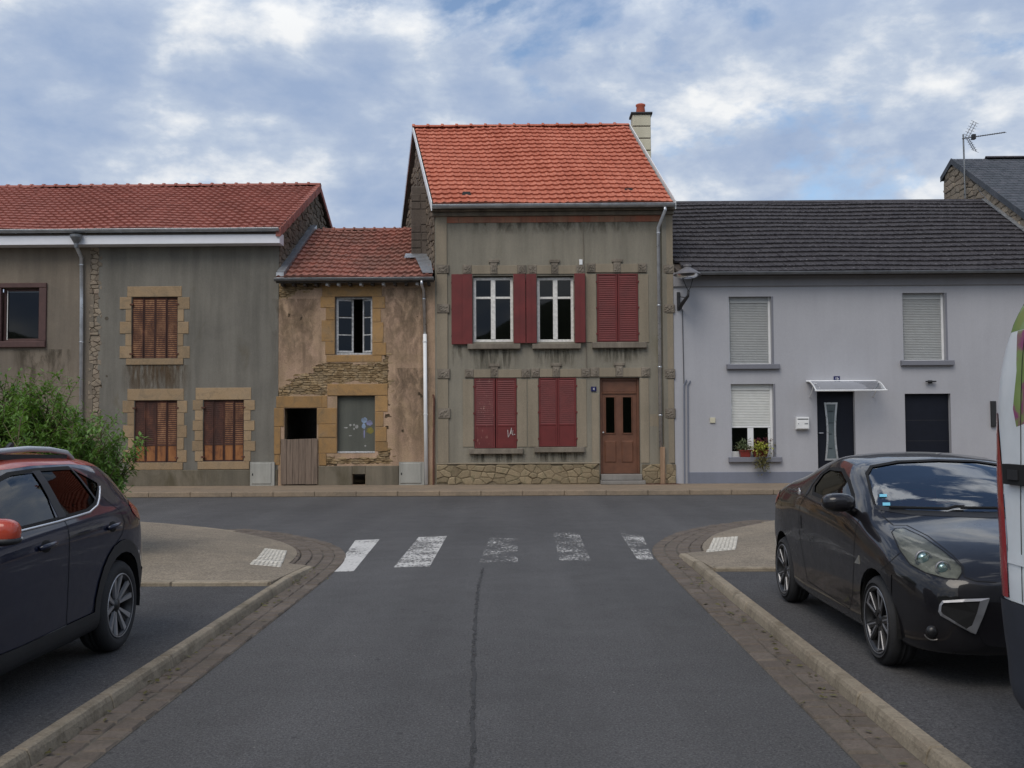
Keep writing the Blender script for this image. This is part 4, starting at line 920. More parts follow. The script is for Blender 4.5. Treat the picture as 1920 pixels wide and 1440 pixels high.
MB().cbox(FX(1127, 895), FX(1203, 895), Y0 - 0.16, Y0 + 0.2, FZ(900, 1160), zd, 0.012).build('step', 'concrete_grey', C)
MB().cbox(FX(1125, 903), FX(1208, 903), Y0 - 0.32, Y0 + 0.1, PAVE, FZ(900.3, 1160), 0.012).build('step', 'concrete_grey', C)
# rough plinth of crazy-laid stone
for xa, xb, sd in ((819, 1124, 71), (1204, 1267, 72)):
    x0, x1, z0, z1 = FR(xa, 870, xb, 907); z0 = PAVE
    MB().box(x0, x1, Y0 - 0.035, Y0 + 0.02, z0, z1 - 0.01).build('plinth', 'mortar_plinth', C)
    stones(C, 'plinth_stone', 'stone_plinth', cells(x0, x1, z0, z1, 0.26, 0.17, 0.5, sd), facade(Y0 - 0.035), 0.005, 0.034, 0.6, 0.03, None, sd)
MB().cbox(FX(819, 869), FX(1124, 869), Y0 - 0.075, Y0 + 0.02, FZ(870, 970), FZ(867.3, 970), 0.008).build('plinth_cap', 'wall_olive_light', C)
# number plate, cable and little box
x0, x1, z0, z1 = FR(1108, 725, 1118, 734); pl = MB().cbox(x0, x1, Y0 - 0.03, Y0 - 0.018, z0, z1, 0.004).build('number_plate', 'blue_plate', C)
text_mesh('number', '4', 0.10, 'white_pvc', pl, ((x0 + x1) / 2, Y0 - 0.032, (z0 + z1) / 2))
MB().tube([at(1093, 420, Y0 - 0.02), at(1095, 500, Y0 - 0.02), at(1098, 600, Y0 - 0.02), at(1100, 690, Y0 - 0.02)], 0.009, 6).build('cable', 'stone_sill', C)
MB().cbox(*FR(1086, 487, 1092, 497)[:2], Y0 - 0.06, Y0, *FR(1086, 487, 1092, 497)[2:], 0.006).build('junction_box', 'white_pvc', C)

# ---------- B/A: long grey house on the left ------------------------------------------------
XB = FX(522, 650); XA = FX(181, 600); XAL = -19.5
A_ = empty('house', ((XAL + XB) / 2, Y0, PAVE)); tag(A_, 'long grey rendered house with red tile roof and rusty shutters', 'house')
WB = [(247, 557, 333, 672), (252, 751, 332, 867), (381, 750, 457, 865)]; WA = (-4, 540, 76, 640)
ztA = FZ(457, 300)
# crumbled strip between the two renders
strip = hz([(172, 445), (185, 448), (184, 520), (187, 560), (182, 600), (188, 640), (183, 680), (189, 720), (184, 780), (188, 840), (184, 907), (170, 907), (174, 840), (170, 760), (174, 700), (169, 640), (174, 580), (170, 520)])
wall('front_wall', A_, 'wall_slate_grey', XA + 0.002, XB, ZB, ztA, [FR(*r) for r in WB], Y0, 0.24, cell=0.05, patches=[strip], jitter=0.016, seed=8)
wall('front_wall', A_, 'wall_grey_brown', XAL, XA - 0.002, ZB, ztA, [FR(*WA)], Y0, 0.24, cell=0.09, patches=[strip], jitter=0.02, seed=9)
sx0, sx1 = FX(166, 650), FX(191, 650)
MB().box(sx0, sx1, Y0 + 0.03, Y0 + 0.1, ZB, ztA - 0.02).build('wall_core', 'wall_core', A_)
stones(A_, 'rubble_stone', 'stone_gable', cells(sx0, sx1, PAVE, ztA - 0.05, 0.19, 0.13, 0.42, 81), facade(Y0 + 0.03), 0.008, 0.028, 0.7, 0.02, None, 82)
EBz = FZ(431, 300, YE - 0.1); YEa = YE - 0.1
XV = FX(524, 432, YEa); XVr = at(600, 347, 1).x
YRa = XV / XVr; zRa = at(600, 348, YRa).z; YBa = 2 * YRa - YEa - 1.2
side_wall(A_, 'side_wall', 'mortar_dark', (XB, Y0 + 0.25), (XB, YBa), ZB, ztA, ztA - 0.1, (YRa - Y0 - 0.25, zRa - 0.2), 0.3, 1)
side_wall(A_, 'side_wall', 'wall_grey_brown', (XAL, Y0 + 0.25), (XAL, YBa), ZB, ztA, ztA - 0.1, (YRa - Y0 - 0.25, zRa - 0.2), 0.3, -1)
MB().box(XAL, XB, YBa - 0.3, YBa, ZB, ztA - 0.12).build('rear_wall', 'wall_grey_brown', A_)
MB().box(XAL + 0.3, XB - 0.3, Y0 + 0.3, YBa - 0.3, FZ(720) - 0.1, FZ(720)).build('upper_floor', 'dark_room', A_)
def keepB(u, v): return v < EBz + (zRa - EBz) * (u - YEa) / (YRa - YEa) - 0.2 if u < YRa else v < zRa - (u - YRa) * (zRa - EBz) / (YRa - YEa) - 0.2
stones(A_, 'rubble_stone', 'stone_dark', cells(Y0 + 0.02, YBa, 5.3, zRa, 0.36, 0.16, 0.42, 51), lambda u, v, w: Vector((XB + w, u, v)), 0.010, 0.035, 0.6, 0.02, keepB, 52)
roofA = MB().prism([(YEa, EBz - 0.05), (YRa, zRa - 0.05), (YBa + 0.3, zRa - 0.05 - (YBa + 0.3 - YRa) * (zRa - EBz) / (YRa - YEa)), (YBa + 0.3, zRa - 0.16 - (YBa + 0.3 - YRa) * (zRa - EBz) / (YRa - YEa)), (YRa, zRa - 0.16), (YEa, EBz - 0.13)], lambda u, v, w: Vector((XAL + w * (XV - 0.03 - XAL), u, v)), 0, 1).build('roof', 'wood_dark', A_)
nca = 58; roof_tiles(roofA, (XAL, YEa, EBz), (XV - XAL, 0, 0), (0, YRa - YEa, zRa - EBz), nca, 18, 'tile_red', lip=0.06, amp=2.5, seed=12, hs=0.6)
ridge_tiles(roofA, (XAL, YRa, zRa), (XV + 0.02, YRa, zRa + 0.0), 34, 0.105, 'tile_red')
nv = 18
for k in range(nv):                                       # verge tiles
    f0, f1 = k / nv, (k + 1) / nv; ya, yb = YEa + (YRa - YEa) * f0, YEa + (YRa - YEa) * f1; za, zb = EBz + (zRa - EBz) * f0 + 0.05, EBz + (zRa - EBz) * f1 + 0.03
    MB().prism([(ya - 0.03, za), (yb, zb), (yb, zb - 0.22), (ya - 0.03, za - 0.25)], lambda u, v, w: Vector((XV + w, u, v)), -0.09, 0.035 + 0.012 * (k % 2)).build('verge_tile', 'tile_red', roofA)
    y2 = YRa + (YRa - ya); y3 = YRa + (YRa - yb)
    if y2 < YBa + 0.3: MB().prism([(y2, za - 0.03), (y3, zb - 0.0), (y3, zb - 0.17), (y2, za - 0.2)], lambda u, v, w: Vector((XV + w, u, v)), -0.005, 0.02).build('verge_tile', 'tile_red', roofA)
zf0, zf1 = FZ(457, 300, YEa + 0.02), FZ(437, 300, YEa + 0.02)
MB().box(XAL, XV + 0.0, YEa + 0.02, Y0 + 0.02, zf0, zf1).build('eaves_box', 'fascia', A_)
gutter(A_, XAL, XV, YEa - 0.05, FZ(430, 300, YEa - 0.05), 0.075, 'zinc')
dx = FX(146, 445, YEa); hop = MB().lathe([(0.0, -0.30), (0.05, -0.30), (0.055, -0.18), (0.15, -0.02), (0.155, 0.05), (0.14, 0.05), (0.13, -0.02)], (dx, YEa - 0.1, FZ(445, 146, YEa)), 'Z', 14); hop.build('hopper', 'zinc_dark', A_)
px2 = FX(155, 600)
downpipe(A_, [(dx, YEa - 0.1, FZ(455, 146, YEa)), (dx, YEa - 0.1, FZ(462, 146, YEa)), (px2 - 0.02, Y0 - 0.08, FZ(484, 152)), (px2, Y0 - 0.08, FZ(560, 152)), (px2 + 0.03, Y0 - 0.08, PAVE + 0.02)], 0.05, 'galv', clips=(FZ(492), FZ(637), FZ(780)))
# stone surrounds, block by block
def surround(parent, r, mat, lint, rows, wl, nl, wr, nr, sill, y, seed, stone='surround_stone', lo=8, proud=0.013):
    x0, y0, x1, y1 = r; rnd = random.Random(seed)
    block(parent, stone, mat, (x0 - lo, y0 - lint, x1 + lo, y0 - 0.4), y - proud - 0.004, y + 0.03, 0.008)
    h = (y1 - y0) / rows
    for k in range(rows):
        ya, yb = y0 + k * h + 0.3, y0 + (k + 1) * h - 0.3; wide = k % 2 == 0
        a = (wl if wide else nl) + rnd.uniform(-1.2, 1.2); b = (wr if wide else nr) + rnd.uniform(-1.2, 1.2)
        block(parent, stone, mat, (x0 - a, ya, x0 - 0.3, yb), y - proud - rnd.uniform(0, 0.008), y + 0.03, 0.008); block(parent, stone, mat, (x1 + 0.3, ya, x1 + b, yb), y - proud - rnd.uniform(0, 0.008), y + 0.03, 0.008)
    if sill: block(parent, stone, mat, (x0 - 10, y1 + 0.4, x1 + 11, y1 + sill), y - proud - 0.02, y + 0.2, 0.008)
surround(A_, WB[0], 'stone_ochre', 20, 5, 23, 11, 22, 12, 12, Y0, 1)
surround(A_, WB[1], 'stone_ochre', 22, 5, 21, 12, 18, 13, 14, Y0, 2, lo=13)
surround(A_, WB[2], 'stone_ochre', 23, 6, 20, 15, 21, 14, 15, Y0, 3, lo=14)
for k, r in enumerate(WB):
    x0, x1, z0, z1 = FR(*r); n = 4; w = (x1 - x0) / n
    for i in range(n):
        louvre_leaf(A_, 'shutter_leaf', x0 + i * w + 0.004, x0 + (i + 1) * w - 0.004, z0 + 0.004, z1 - 0.004, Y0 + 0.035 + 0.012 * (i % 2), 'rust_dark', 'rust_slat' if k == 0 else ('rust_dark' if i < 2 else 'rust_slat'), 0.0 if k == 0 else 0.27, 30 if k == 0 else 22, 0.025, 'rust_orange', 0.03, 'rust_edge' if (k == 0 or i > 1) else 'rust_slat')
    for zz in (z0 + 0.12, z1 - 0.2):
        for xx in (x0, x1): MB().box(xx - 0.05, xx + 0.04, Y0 - 0.03, Y0 + 0.034, zz - 0.02, zz + 0.02).build('hinge', 'rust_pipe', A_)
# plinth of the grey house
MB().cbox(FX(236, 890), XB - 0.002, Y0 - 0.035, Y0 + 0.02, PAVE - 0.01, FZ(881, 380), 0.015).build('plinth', 'plinth_cement', A_)
# brown framed window far left
x0, x1, z0, z1 = FR(*WA); m = MB(); fo = 0.17
for a, b, c, d in ((x0 - fo, x0 + 0.10, z0, z1), (x1 - 0.03, x1 + fo, z0, z1)): m.cbox(a, b, Y0 - 0.05, Y0 + 0.06, c, d, 0.012)
m.cbox(x0 - fo, x1 + fo, Y0 - 0.055, Y0 + 0.06, z1 + 0.001, z1 + 0.13, 0.012); m.cbox(x0 - fo, x1 + fo, Y0 - 0.09, Y0 + 0.06, z0 - 0.17, z0 - 0.001, 0.015)
wf = m.build('window', 'wood_brown_frame', A_)
pane_window(wf, 'casement', 'wood_brown_frame', x0 + 0.10, x1 - 0.03, z0 + 0.01, z1 - 0.01, Y0 + 0.10, 0.07, 0.05)
MB().box(x0 + 0.20, x0 + 0.22, Y0 + 0.09, Y0 + 0.1, z0 + 0.05, z1 - 0.06).build('edge_strip', 'white_paint', wf)
for px, py, rr_ in ((200, 597, .05), (200, 705, .03)):
    p = at(px, py, Y0 - 0.002); MB().lathe([(0.0, 0.0), (rr_, -0.004), (rr_ * 0.9, 0.006)], p, 'Y', 9).build('hole', 'mortar_dark', A_)

# ---------- O: small ochre house between them ------------------------------------------------
XOL, XOR = XB + 0.005, XCL - 0.005
O_ = empty('house', ((XOL + XOR) / 2, Y0, PAVE)); tag(O_, 'small derelict ochre house with crumbling plaster and a half door', 'house')
ztO = FZ(527, 660); WO1 = (628, 556, 698, 665); WO2 = (632, 742, 703, 850); DO = (533, 765, 594, 907); VENT = (661, 889, 685, 907)
oh = [FR(*WO1), FR(*WO2), FR(*DO)[:2] + (ZB, FZ(765, 563)), FR(*VENT)[:2] + (PAVE + 0.01, FZ(889, 670))]
patch1 = hz([(518, 743), (524, 733), (533, 727), (552, 711), (566, 703), (587, 699), (592, 684), (610, 681), (650, 681), (690, 684), (718, 680), (724, 662), (728, 672), (727, 700), (729, 740), (723, 722), (700, 716), (660, 714), (615, 720), (610, 741), (560, 740)])
patch2 = hz([(505, 527), (600, 527), (602, 538), (580, 545), (560, 543), (552, 552), (535, 561), (512, 557), (508, 566), (505, 560)])
patch3 = hz([(712, 845), (732, 842), (730, 868), (610, 872), (607, 856), (640, 860), (705, 858)])
spots = [hz([(a, b), (a + w, b - 1), (a + w + 1, b + h), (a + 1, b + h)]) for a, b, w, h in ((612, 575, 8, 7), (722, 778, 10, 4), (540, 590, 3, 4), (562, 596, 3, 3), (752, 806, 4, 4), (722, 800, 6, 4), (724, 752, 5, 8), (783, 737, 6, 3), (786, 742, 8, 4), (779, 592, 3, 3), (514, 640, 3, 6), (511, 700, 2, 8))]
wall('front_wall', O_, 'wall_ochre', XOL, XOR, ZB, ztO, oh, Y0, 0.035, cell=0.045, patches=[patch1, patch2, patch3] + spots, jitter=0.017, seed=21)
wall('wall_core', O_, 'wall_core', XOL, XOR, ZB, ztO, oh, Y0 + 0.03, 0.3)
allst = cells(XOL, XOR, FZ(870, 660), ztO, 0.20, 0.062, 0.40, 91)
stones(O_, 'rubble_stone', 'stone_schist', allst, facade(Y0 + 0.03), 0.005, 0.026, 0.7, 0.012, lambda u, v: any(in_poly((u, v), [(p[0], p[1]) for p in q]) or any(in_poly((u + a, v + b), q) for a in (-.08, .08) for b in (-.04, .04)) for q in (patch1, patch2, patch3)), 92)
YRo = XB / at(580, 431, 1).x; zRo = at(640, 431, YRo).z; EOz = FZ(521, 660, YE)
roofO = MB().prism([(YE, EOz - 0.05), (YRo, zRo - 0.05), (YRo * 2 - YE, EOz - 0.05), (YRo * 2 - YE, EOz - 0.17), (YRo, zRo - 0.17), (YE, EOz - 0.13)], lambda u, v, w: Vector((XOL + 0.01 + w * (cwall(XCL, YE) - 0.02 - XOL) , u, v)) if False else Vector((XOL + 0.01 + w * (min(cwall(XCL, u), XCL) - 0.01 - XOL), u, v)), 0, 1).build('roof', 'wood_dark', O_)
roof_tiles(roofO, (XOL + 0.02, YE - 0.02, EOz), (XCL - 0.06 - XOL, 0, 0), (0, YRo - YE, zRo - EOz), 20, 13, 'tile_old', lip=0.06, amp=3.0, seed=14, hs=0.95, skip=lambda p: p.x > cwall(XCL, p.y) - 0.16)
ridge_tiles(roofO, (XOL + 0.45, YRo, zRo - 0.03), (cwall(XCL, YRo) + 0.05, YRo, zRo - 0.03), 9, 0.10, 'tile_old')
MB().box(XOL, XCL - 0.9, YRo * 2 - YE - 0.6, YRo * 2 - YE - 0.3, ZB, EOz).build('rear_wall', 'wall_core', O_)
MB().box(XOL + 0.1, XCL - 0.5, Y0 + 0.35, YRo + 1.5, FZ(700) - 0.1, FZ(700)).build('upper_floor', 'dark_room', O_)
# lead flashing left and round the chimney breast
MB().prism([(YE - 0.05, EOz + 0.15), (YRo, zRo + 0.16), (YRo, zRo - 0.02), (YE - 0.05, EOz - 0.04)], lambda u, v, w: Vector((XB + 0.03 + w, u, v)), 0, 0.20).build('flashing', 'zinc', roofO)
so = (zRo - EOz) / (YRo - YE); fl = lambda x, y, dz=0.135: Vector((x, y, EOz + (y - YE) * so + dz))
slab('flashing', 'zinc', roofO, [fl(XCL - 0.30, YE - 0.02), fl(XCL - 0.02, YE - 0.02), fl(XCL - 0.20, yd - 0.3), fl(XCL - 0.62, yd - 0.3)], 0.012)
slab('flashing', 'zinc', roofO, [fl(d0 - 0.16, yd - 0.32), fl(XCL - 0.22, yd - 0.32), fl(XCL - 0.25, yd + 0.02), fl(d0 - 0.16, yd + 0.02)], 0.012)
gutter(O_, XOL - 0.02, XCL + 0.0, YE - 0.05, EOz - 0.02, 0.07, 'zinc_dark')
for k in range(14):
    x0 = XOL + 0.15 + k * (XOR - XOL - 0.3) / 13.0; MB().box(x0 - 0.035, x0 + 0.035, YE + 0.06, Y0 + 0.2, EOz - 0.19, EOz - 0.11).build('rafter_end', 'old_white' if k in (4, 5, 7, 9, 12) else 'wood_dark', roofO)
MB().box(XOL, XOR, Y0 + 0.02, Y0 + 0.3, ztO, EOz - 0.05).build('wall_plate', 'wood_dark', O_)
# upper window
def ostones(rects, mat='stone_orange'):
    for k, r in enumerate(rects): block(O_, 'surround_stone', mat, r, Y0 - 0.012 - 0.005 * (k % 3), Y0 + 0.05, 0.010)
ostones([(604, 534, 716, 555.6), (601, 556, 627.6, 577), (611, 577.5, 627.6, 600), (603, 600.5, 627.6, 640), (610, 640.5, 627.6, 665), (698.4, 556, 722, 578), (698.4, 578.5, 714, 604), (698.4, 604.5, 719, 642), (698.4, 642.5, 724, 666), (612, 666, 716, 679)])
ostones([(518, 743, 604, 764.5), (514, 765, 532.6, 800), (514, 800.5, 526, 852), (514, 852.5, 525, 872), (594.5, 765, 631.5, 795), (597, 795.5, 631.5, 820), (597, 820.5, 631.5, 850), (598, 850.5, 612, 873), (614, 720, 727, 741.6), (703.5, 742, 727, 772), (703.5, 772.5, 719, 800), (703.5, 800.5, 725, 828), (703.5, 828.5, 727, 846), (604, 741.9, 613.6, 764.5)])
x0, x1, z0, z1 = FR(*WO1)
fw = MB().cbox(x0, x0 + 0.035, Y0 + 0.12, Y0 + 0.2, z0, z1, 0.005).cbox(x1 - 0.035, x1, Y0 + 0.12, Y0 + 0.2, z0, z1, 0.005).cbox(x0 + 0.035, x1 - 0.035, Y0 + 0.11, Y0 + 0.2, z0, z0 + 0.05, 0.006).cbox(x0 + 0.035, x1 - 0.035, Y0 + 0.12, Y0 + 0.2, z1 - 0.05, z1, 0.006).build('window', 'old_white', O_)
def casement(px0, px1, swing, hinge_left):
    a, b = FX(px0, 610), FX(px1, 610); m = MB(); W_ = b - a; za, zb = z0 + 0.07, z1 - 0.05
    def f(u, v, w):
        yy = Y0 + 0.10 + swing * ((u) if hinge_left else (W_ - u)) + w; return Vector((a + u, yy, v))
    for (u0, u1, v0, v1) in ((0, 0.04, za, zb), (W_ - 0.045, W_, za, zb), (0.04, W_ - 0.045, za, za + 0.05), (0.04, W_ - 0.045, zb - 0.05, zb), (0.04, W_ - 0.045, za + (zb - za) * .33 - .014, za + (zb - za) * .33 + .014), (0.04, W_ - 0.045, za + (zb - za) * .655 - .014, za + (zb - za) * .655 + .014)):
        m.prism([(u0, v0), (u1, v0), (u1, v1), (u0, v1)], f, 0, 0.035)
    o = m.build('casement', 'old_white', fw)
    for q in range(3):
        va, vb = za + (zb - za) * q / 3 + 0.02, za + (zb - za) * (q + 1) / 3 - 0.02
        MB().prism([(0.04, va), (W_ - 0.045, va), (W_ - 0.045, vb), (0.04, vb)], f, 0.015, 0.019).build('pane', 'window_glass', o)
casement(630.5, 660, 0.35, True); casement(677.5, 697, 0.5, False)
# boarded lower window with a painted flower
x0, x1, z0, z1 = FR(*WO2); bd = MB().box(x0, x1, Y0 + 0.12, Y0 + 0.15, z0, z1).build('window_board', 'board_green', O_)
MB().cbox(x0, x1, Y0 + 0.06, Y0 + 0.119, z0, z0 + 0.05, 0.01).build('board_rail', 'old_white', bd)
M['pt_blue'] = wall_mat('paint_blue', (0.27, 0.36, 0.52), (0.16, 0.2, 0.25), 0.4, patch=9); M['pt_lilac'] = wall_mat('paint_lilac', (0.25, 0.26, 0.44), (0.15, 0.16, 0.22), 0.4, patch=9)
M['pt_yellow'] = wall_mat('paint_yellow', (0.23, 0.205, 0.05), (0.13, 0.125, 0.06), 0.4, patch=9); M['pt_white'] = wall_mat('paint_white', (0.44, 0.44, 0.42), (0.25, 0.25, 0.24), 0.4, patch=12)
def blob(px, py, rx, ry, mt, k):
    c = at(px, py, Y0 + 0.1195); q = random.Random(k); n = 14; s_ = 1 / 70.0
    MB().prism([(c.x + math.cos(2 * math.pi * i / n) * rx * s_ * q.uniform(.8, 1.15), c.z + math.sin(2 * math.pi * i / n) * ry * s_ * q.uniform(.8, 1.15)) for i in range(n)], facade(Y0 + 0.12 - 0.0006 * k), 0, 0.0012).build('paint_mark', mt, bd)
for k, b in enumerate(((683, 788, 6, 5.5, 'pt_blue'), (682, 799, 3.6, 5.5, 'pt_blue'), (693, 793, 6, 5.5, 'pt_lilac'), (694, 807, 7.5, 6, 'pt_yellow'), (683, 814, 1.2, 9, 'pt_lilac'), (664, 797, 2, 2.2, 'pt_white'), (669, 800, 3.2, 4, 'pt_white'), (664, 804, 1.8, 2, 'pt_white'), (657, 797, 2.4, 2.2, 'pt_white'), (648.5, 802, 3.4, 1.1, 'pt_white'), (657, 817, 3, 1, 'pt_white'), (685, 836, 2, 1.6, 'pt_white'))): blob(*b, k + 1)
# half door of weathered boards
dx0, dx1 = FX(527, 868), FX(596, 868); zb0, zb1 = PAVE + 0.02, FZ(823, 560); hd = empty('half_door', ((dx0 + dx1) / 2, Y0, zb0), O_); nb = 6; rr = random.Random(3)
for k in range(nb): MB().cbox(dx0 + (dx1 - dx0) * k / nb + 0.003, dx0 + (dx1 - dx0) * (k + 1) / nb - 0.003, Y0 - 0.06 - rr.uniform(0, .004), Y0 - 0.025, zb0 + rr.uniform(0, .012), zb1 + rr.uniform(-.012, .012), 0.005).build('plank', 'wood_weathered', hd)
for zz in (zb0 + 0.25, zb1 - 0.25): MB().box(dx0 + 0.03, dx1 - 0.03, Y0 - 0.025, Y0 - 0.002, zz - 0.05, zz + 0.05).build('ledge', 'wood_weathered', hd)
# plinth, vent, sill
for xa, xb in ((597, 660.6), (685.4, 748)): MB().cbox(FX(xa, 890), FX(xb, 890), Y0 - 0.03, Y0 + 0.02, PAVE - 0.01, FZ(873.5, 690), 0.012).build('plinth', 'plinth_cement', O_)
MB().box(*FR(661, 873.5, 685, 888.5)[:2], Y0 - 0.027, Y0 + 0.02, *FR(661, 873.5, 685, 888.5)[2:]).build('plinth', 'plinth_cement', O_)
px3 = FX(797, 600)
downpipe(O_, [(px3 - 0.05, YE - 0.05, EOz - 0.08), (px3 - 0.05, YE - 0.05, EOz - 0.2), (px3 - 0.03, Y0 - 0.07, FZ(545, 797)), (px3, Y0 - 0.07, FZ(628, 797))], 0.038, 'galv', clips=(FZ(560),))
downpipe(O_, [(px3, Y0 - 0.075, FZ(627, 797)), (px3 + 0.03, Y0 - 0.075, PAVE + 0.01)], 0.05, 'white_pvc', clips=(FZ(776), FZ(640)))
MB().tube([at(812, 740, Y0 - 0.03), at(814, 748, Y0 - 0.05), at(813, 820, Y0 - 0.05), (FX(813, 905), Y0 - 0.05, PAVE)], 0.025, 8).build('rusty_pipe', 'rust_pipe', O_)

# ---------- D: long blue-grey house on the right --------------------------------------------
XDL = XCR + 0.004; YED = YE; EDz = FZ(509, 1590, YE); YRD = YE + (4.15 * 1.18); zRD = at(1550, 379.5, YRD).z
XDR = at(1850, 378, YRD).x
D_ = empty('house', ((XDL + XDR) / 2, Y0, PAVE)); tag(D_, 'long blue-grey rendered house with dark slate-coloured roof and roller shutters', 'house')
W1, W2, W3 = (1367, 556, 1447, 684), (1693, 549, 1773, 677), (1371, 720, 1451, 858)
DD, GD = (1533, 734, 1604, 905), (1698, 738, 1784, 905)
z_b = FZ(512, 1590)
dh = [FR(*W1), FR(*W2), FR(*W3)] + [FR(*r)[:2] + (ZB, FR(*r)[3]) for r in (DD, GD)]
wall('front_wall', D_, 'wall_blue_grey', XDL, XDR, ZB, z_b, dh, Y0, 0.22, cell=0.5)
MB().cbox(XDL + 0.002, XDR, Y0 - 0.06, Y0 + 0.02, FZ(536, 1590), z_b + 0.04, 0.01).build('eaves_band', 'band_grey', D_)
MB().box(XDL + 0.05, XDR, Y0 + 0.22, Y0 + 0.5, z_b - 0.15, z_b + 0.12).build('wall_plate', 'wood_dark', D_)
side_wall(D_, 'side_wall', 'wall_blue_grey', (XDR, Y0 + 0.23), (XDR, YRD * 2 - YE), ZB, z_b, z_b - 0.2, (YRD - Y0 - 0.23, zRD - 0.2), 0.25, 1)
MB().box(XDL - 2.5, XDR, YRD * 2 - YE - 0.5, YRD * 2 - YE - 0.25, ZB, z_b - 0.2).build('rear_wall', 'wall_blue_grey', D_)
MB().box(XDL + 0.05, XDR - 0.1, Y0 + 0.3, YRD * 2 - YE - 0.6, FZ(705) - 0.1, FZ(705)).build('upper_floor', 'dark_room', D_)
roofD = MB().prism([(YE, EDz - 0.03), (YRD, zRD - 0.03), (YRD * 2 - YE, EDz - 0.03), (YRD * 2 - YE, EDz - 0.15), (YRD, zRD - 0.15), (YE, EDz - 0.10)], lambda u, v, w: Vector((cwall(XCR, u) + 0.06 + w * (XDR + 0.02 - cwall(XCR, u) - 0.06), u, v)), 0, 1).build('roof', 'wood_dark', D_)
roof_tiles(roofD, (XDL - 1.6, YE - 0.02, EDz), (XDR + 1.6 - XDL + 0.05, 0, 0), (0, YRD - YE, zRD - EDz), 44, 17, 'tile_slate', prof=[(0, 0.0), (0.06, 0.012), (0.2, 0.010), (0.35, 0.014), (0.5, 0.008), (0.64, 0.013), (0.8, 0.009), (0.95, 0.012), (1.0, 0.0)], lip=0.05, amp=1.2, stagger=0.5, seed=17, wob=0.012, skip=lambda p: p.x < cwall(XCR, p.y) - 0.02 or p.x > XDR - 0.02)
nr_ = 24
for k in range(nr_):
    xa = cwall(XCR, YRD) + 0.1 + (XDR - cwall(XCR, YRD) - 0.1) * k / nr_; xb = cwall(XCR, YRD) + 0.1 + (XDR - cwall(XCR, YRD) - 0.1) * (k + 1) / nr_
    MB().prism([(-0.16, -0.03), (0, 0.075), (0.16, -0.03), (0.14, -0.06), (0, 0.045), (-0.14, -0.06)], lambda u, v, w: Vector((xa + w * (xb - xa - 0.004), YRD + u, zRD + 0.0 + v)), 0, 1).build('ridge_tile', 'tile_slate', roofD)
gutter(D_, XDL + 0.02, XDR + 0.1, YE - 0.06, EDz - 0.015, 0.06, 'zinc_dark')
# lead flashing along E gable
slab('flashing', 'zinc', roofD, [Vector((XDR - 0.16, YE, EDz + 0.07)), Vector((XDR + 0.02, YE, EDz + 0.07)), Vector((XDR + 0.02, YRD, zRD + 0.08)), Vector((XDR - 0.16, YRD, zRD + 0.08))], 0.012)
# roller-shuttered windows
def roller(rect, frac, mat, lined=True):
    x0, x1, z0, z1 = FR(*rect); o = empty('window', ((x0 + x1) / 2, Y0 + 0.15, z0), D_); zs_ = z1 - (z1 - z0) * frac
    MB().cbox(x0, x0 + 0.04, Y0 + 0.13, Y0 + 0.2, z0, z1, 0.005).cbox(x1 - 0.06, x1, Y0 + 0.13, Y0 + 0.2, z0, z1, 0.005).cbox(x0 + 0.04, x1 - 0.06, Y0 + 0.13, Y0 + 0.2, z0, z0 + 0.04, 0.005).build('frame', 'white_pvc', o)
    MB().cbox(x0 + 0.04, x1 - 0.06, Y0 + 0.125, Y0 + 0.2, z1 - 0.17, z1, 0.01).build('shutter_box', mat, o)
    s = MB(); zt = z1 - 0.172; n = int((zt - zs_) / 0.045); p = (zt - zs_ - 0.05) / n
    for i in range(n):
        za = zs_ + 0.05 + i * p
        s.prism([(0.0, 0.0), (-0.012, p * 0.25), (-0.012, p * 0.7), (0.0, p * 0.97), (0.012, p * 0.97), (0.012, 0.0)], lambda u, v, w: Vector((x0 + 0.041 + w * (x1 - x0 - 0.102), Y0 + 0.155 + u, za + v)), 0, 1)
    s.build('shutter_slats', mat, o, kind='stuff')
    MB().cbox(x0 + 0.041, x1 - 0.061, Y0 + 0.138, Y0 + 0.17, zs_, zs_ + 0.048, 0.006).build('bottom_bar', 'white_pvc' if frac < .9 else mat, o)
    if frac < 0.9:
        xm = x0 + (x1 - x0) * 0.48
        MB().cbox(x0 + 0.041, x1 - 0.061, Y0 + 0.15, Y0 + 0.2, z0 + 0.041, z0 + 0.16, 0.01).cbox(xm - 0.08, xm + 0.08, Y0 + 0.145, Y0 + 0.2, z0 + 0.161, zs_, 0.01).cbox(x1 - 0.12, x1 - 0.061, Y0 + 0.15, Y0 + 0.2, z0 + 0.161, zs_, 0.01).build('sash', 'white_pvc', o)
        for a, b in ((x0 + 0.041, xm - 0.08), (xm + 0.08, x1 - 0.12)):
            MB().box(a, b, Y0 + 0.175, Y0 + 0.18, z0 + 0.161, zs_).build('pane', 'window_glass', o); MB().box(a, b, Y0 + 0.26, Y0 + 0.265, z0 + 0.1, zs_ + 0.2).build('net_curtain', 'shutter_roll', o)
    else: MB().box(x0 + 0.04, x1 - 0.06, Y0 + 0.2, Y0 + 0.21, z0, z1).build('back_panel', 'dark_room', o)
    px0, py0, px1, py1 = rect
    block(D_, 'sill', 'trim_purple_grey', (px0 - 5, py1 - 1, px1 + 14, py1 + 8.5), Y0 - 0.11, Y0 + 0.13, 0.012)
    MB().box(x1 + 0.0005, x1 + 0.05, Y0 - 0.004, Y0 + 0.10, z0 + 0.02, z1 - 0.001).build('reveal_band', 'trim_purple_grey', D_)
roller(W1, 1.0, 'shutter_roll'); roller(W2, 1.0, 'shutter_roll'); roller(W3, 0.595, 'shutter_roll_white')
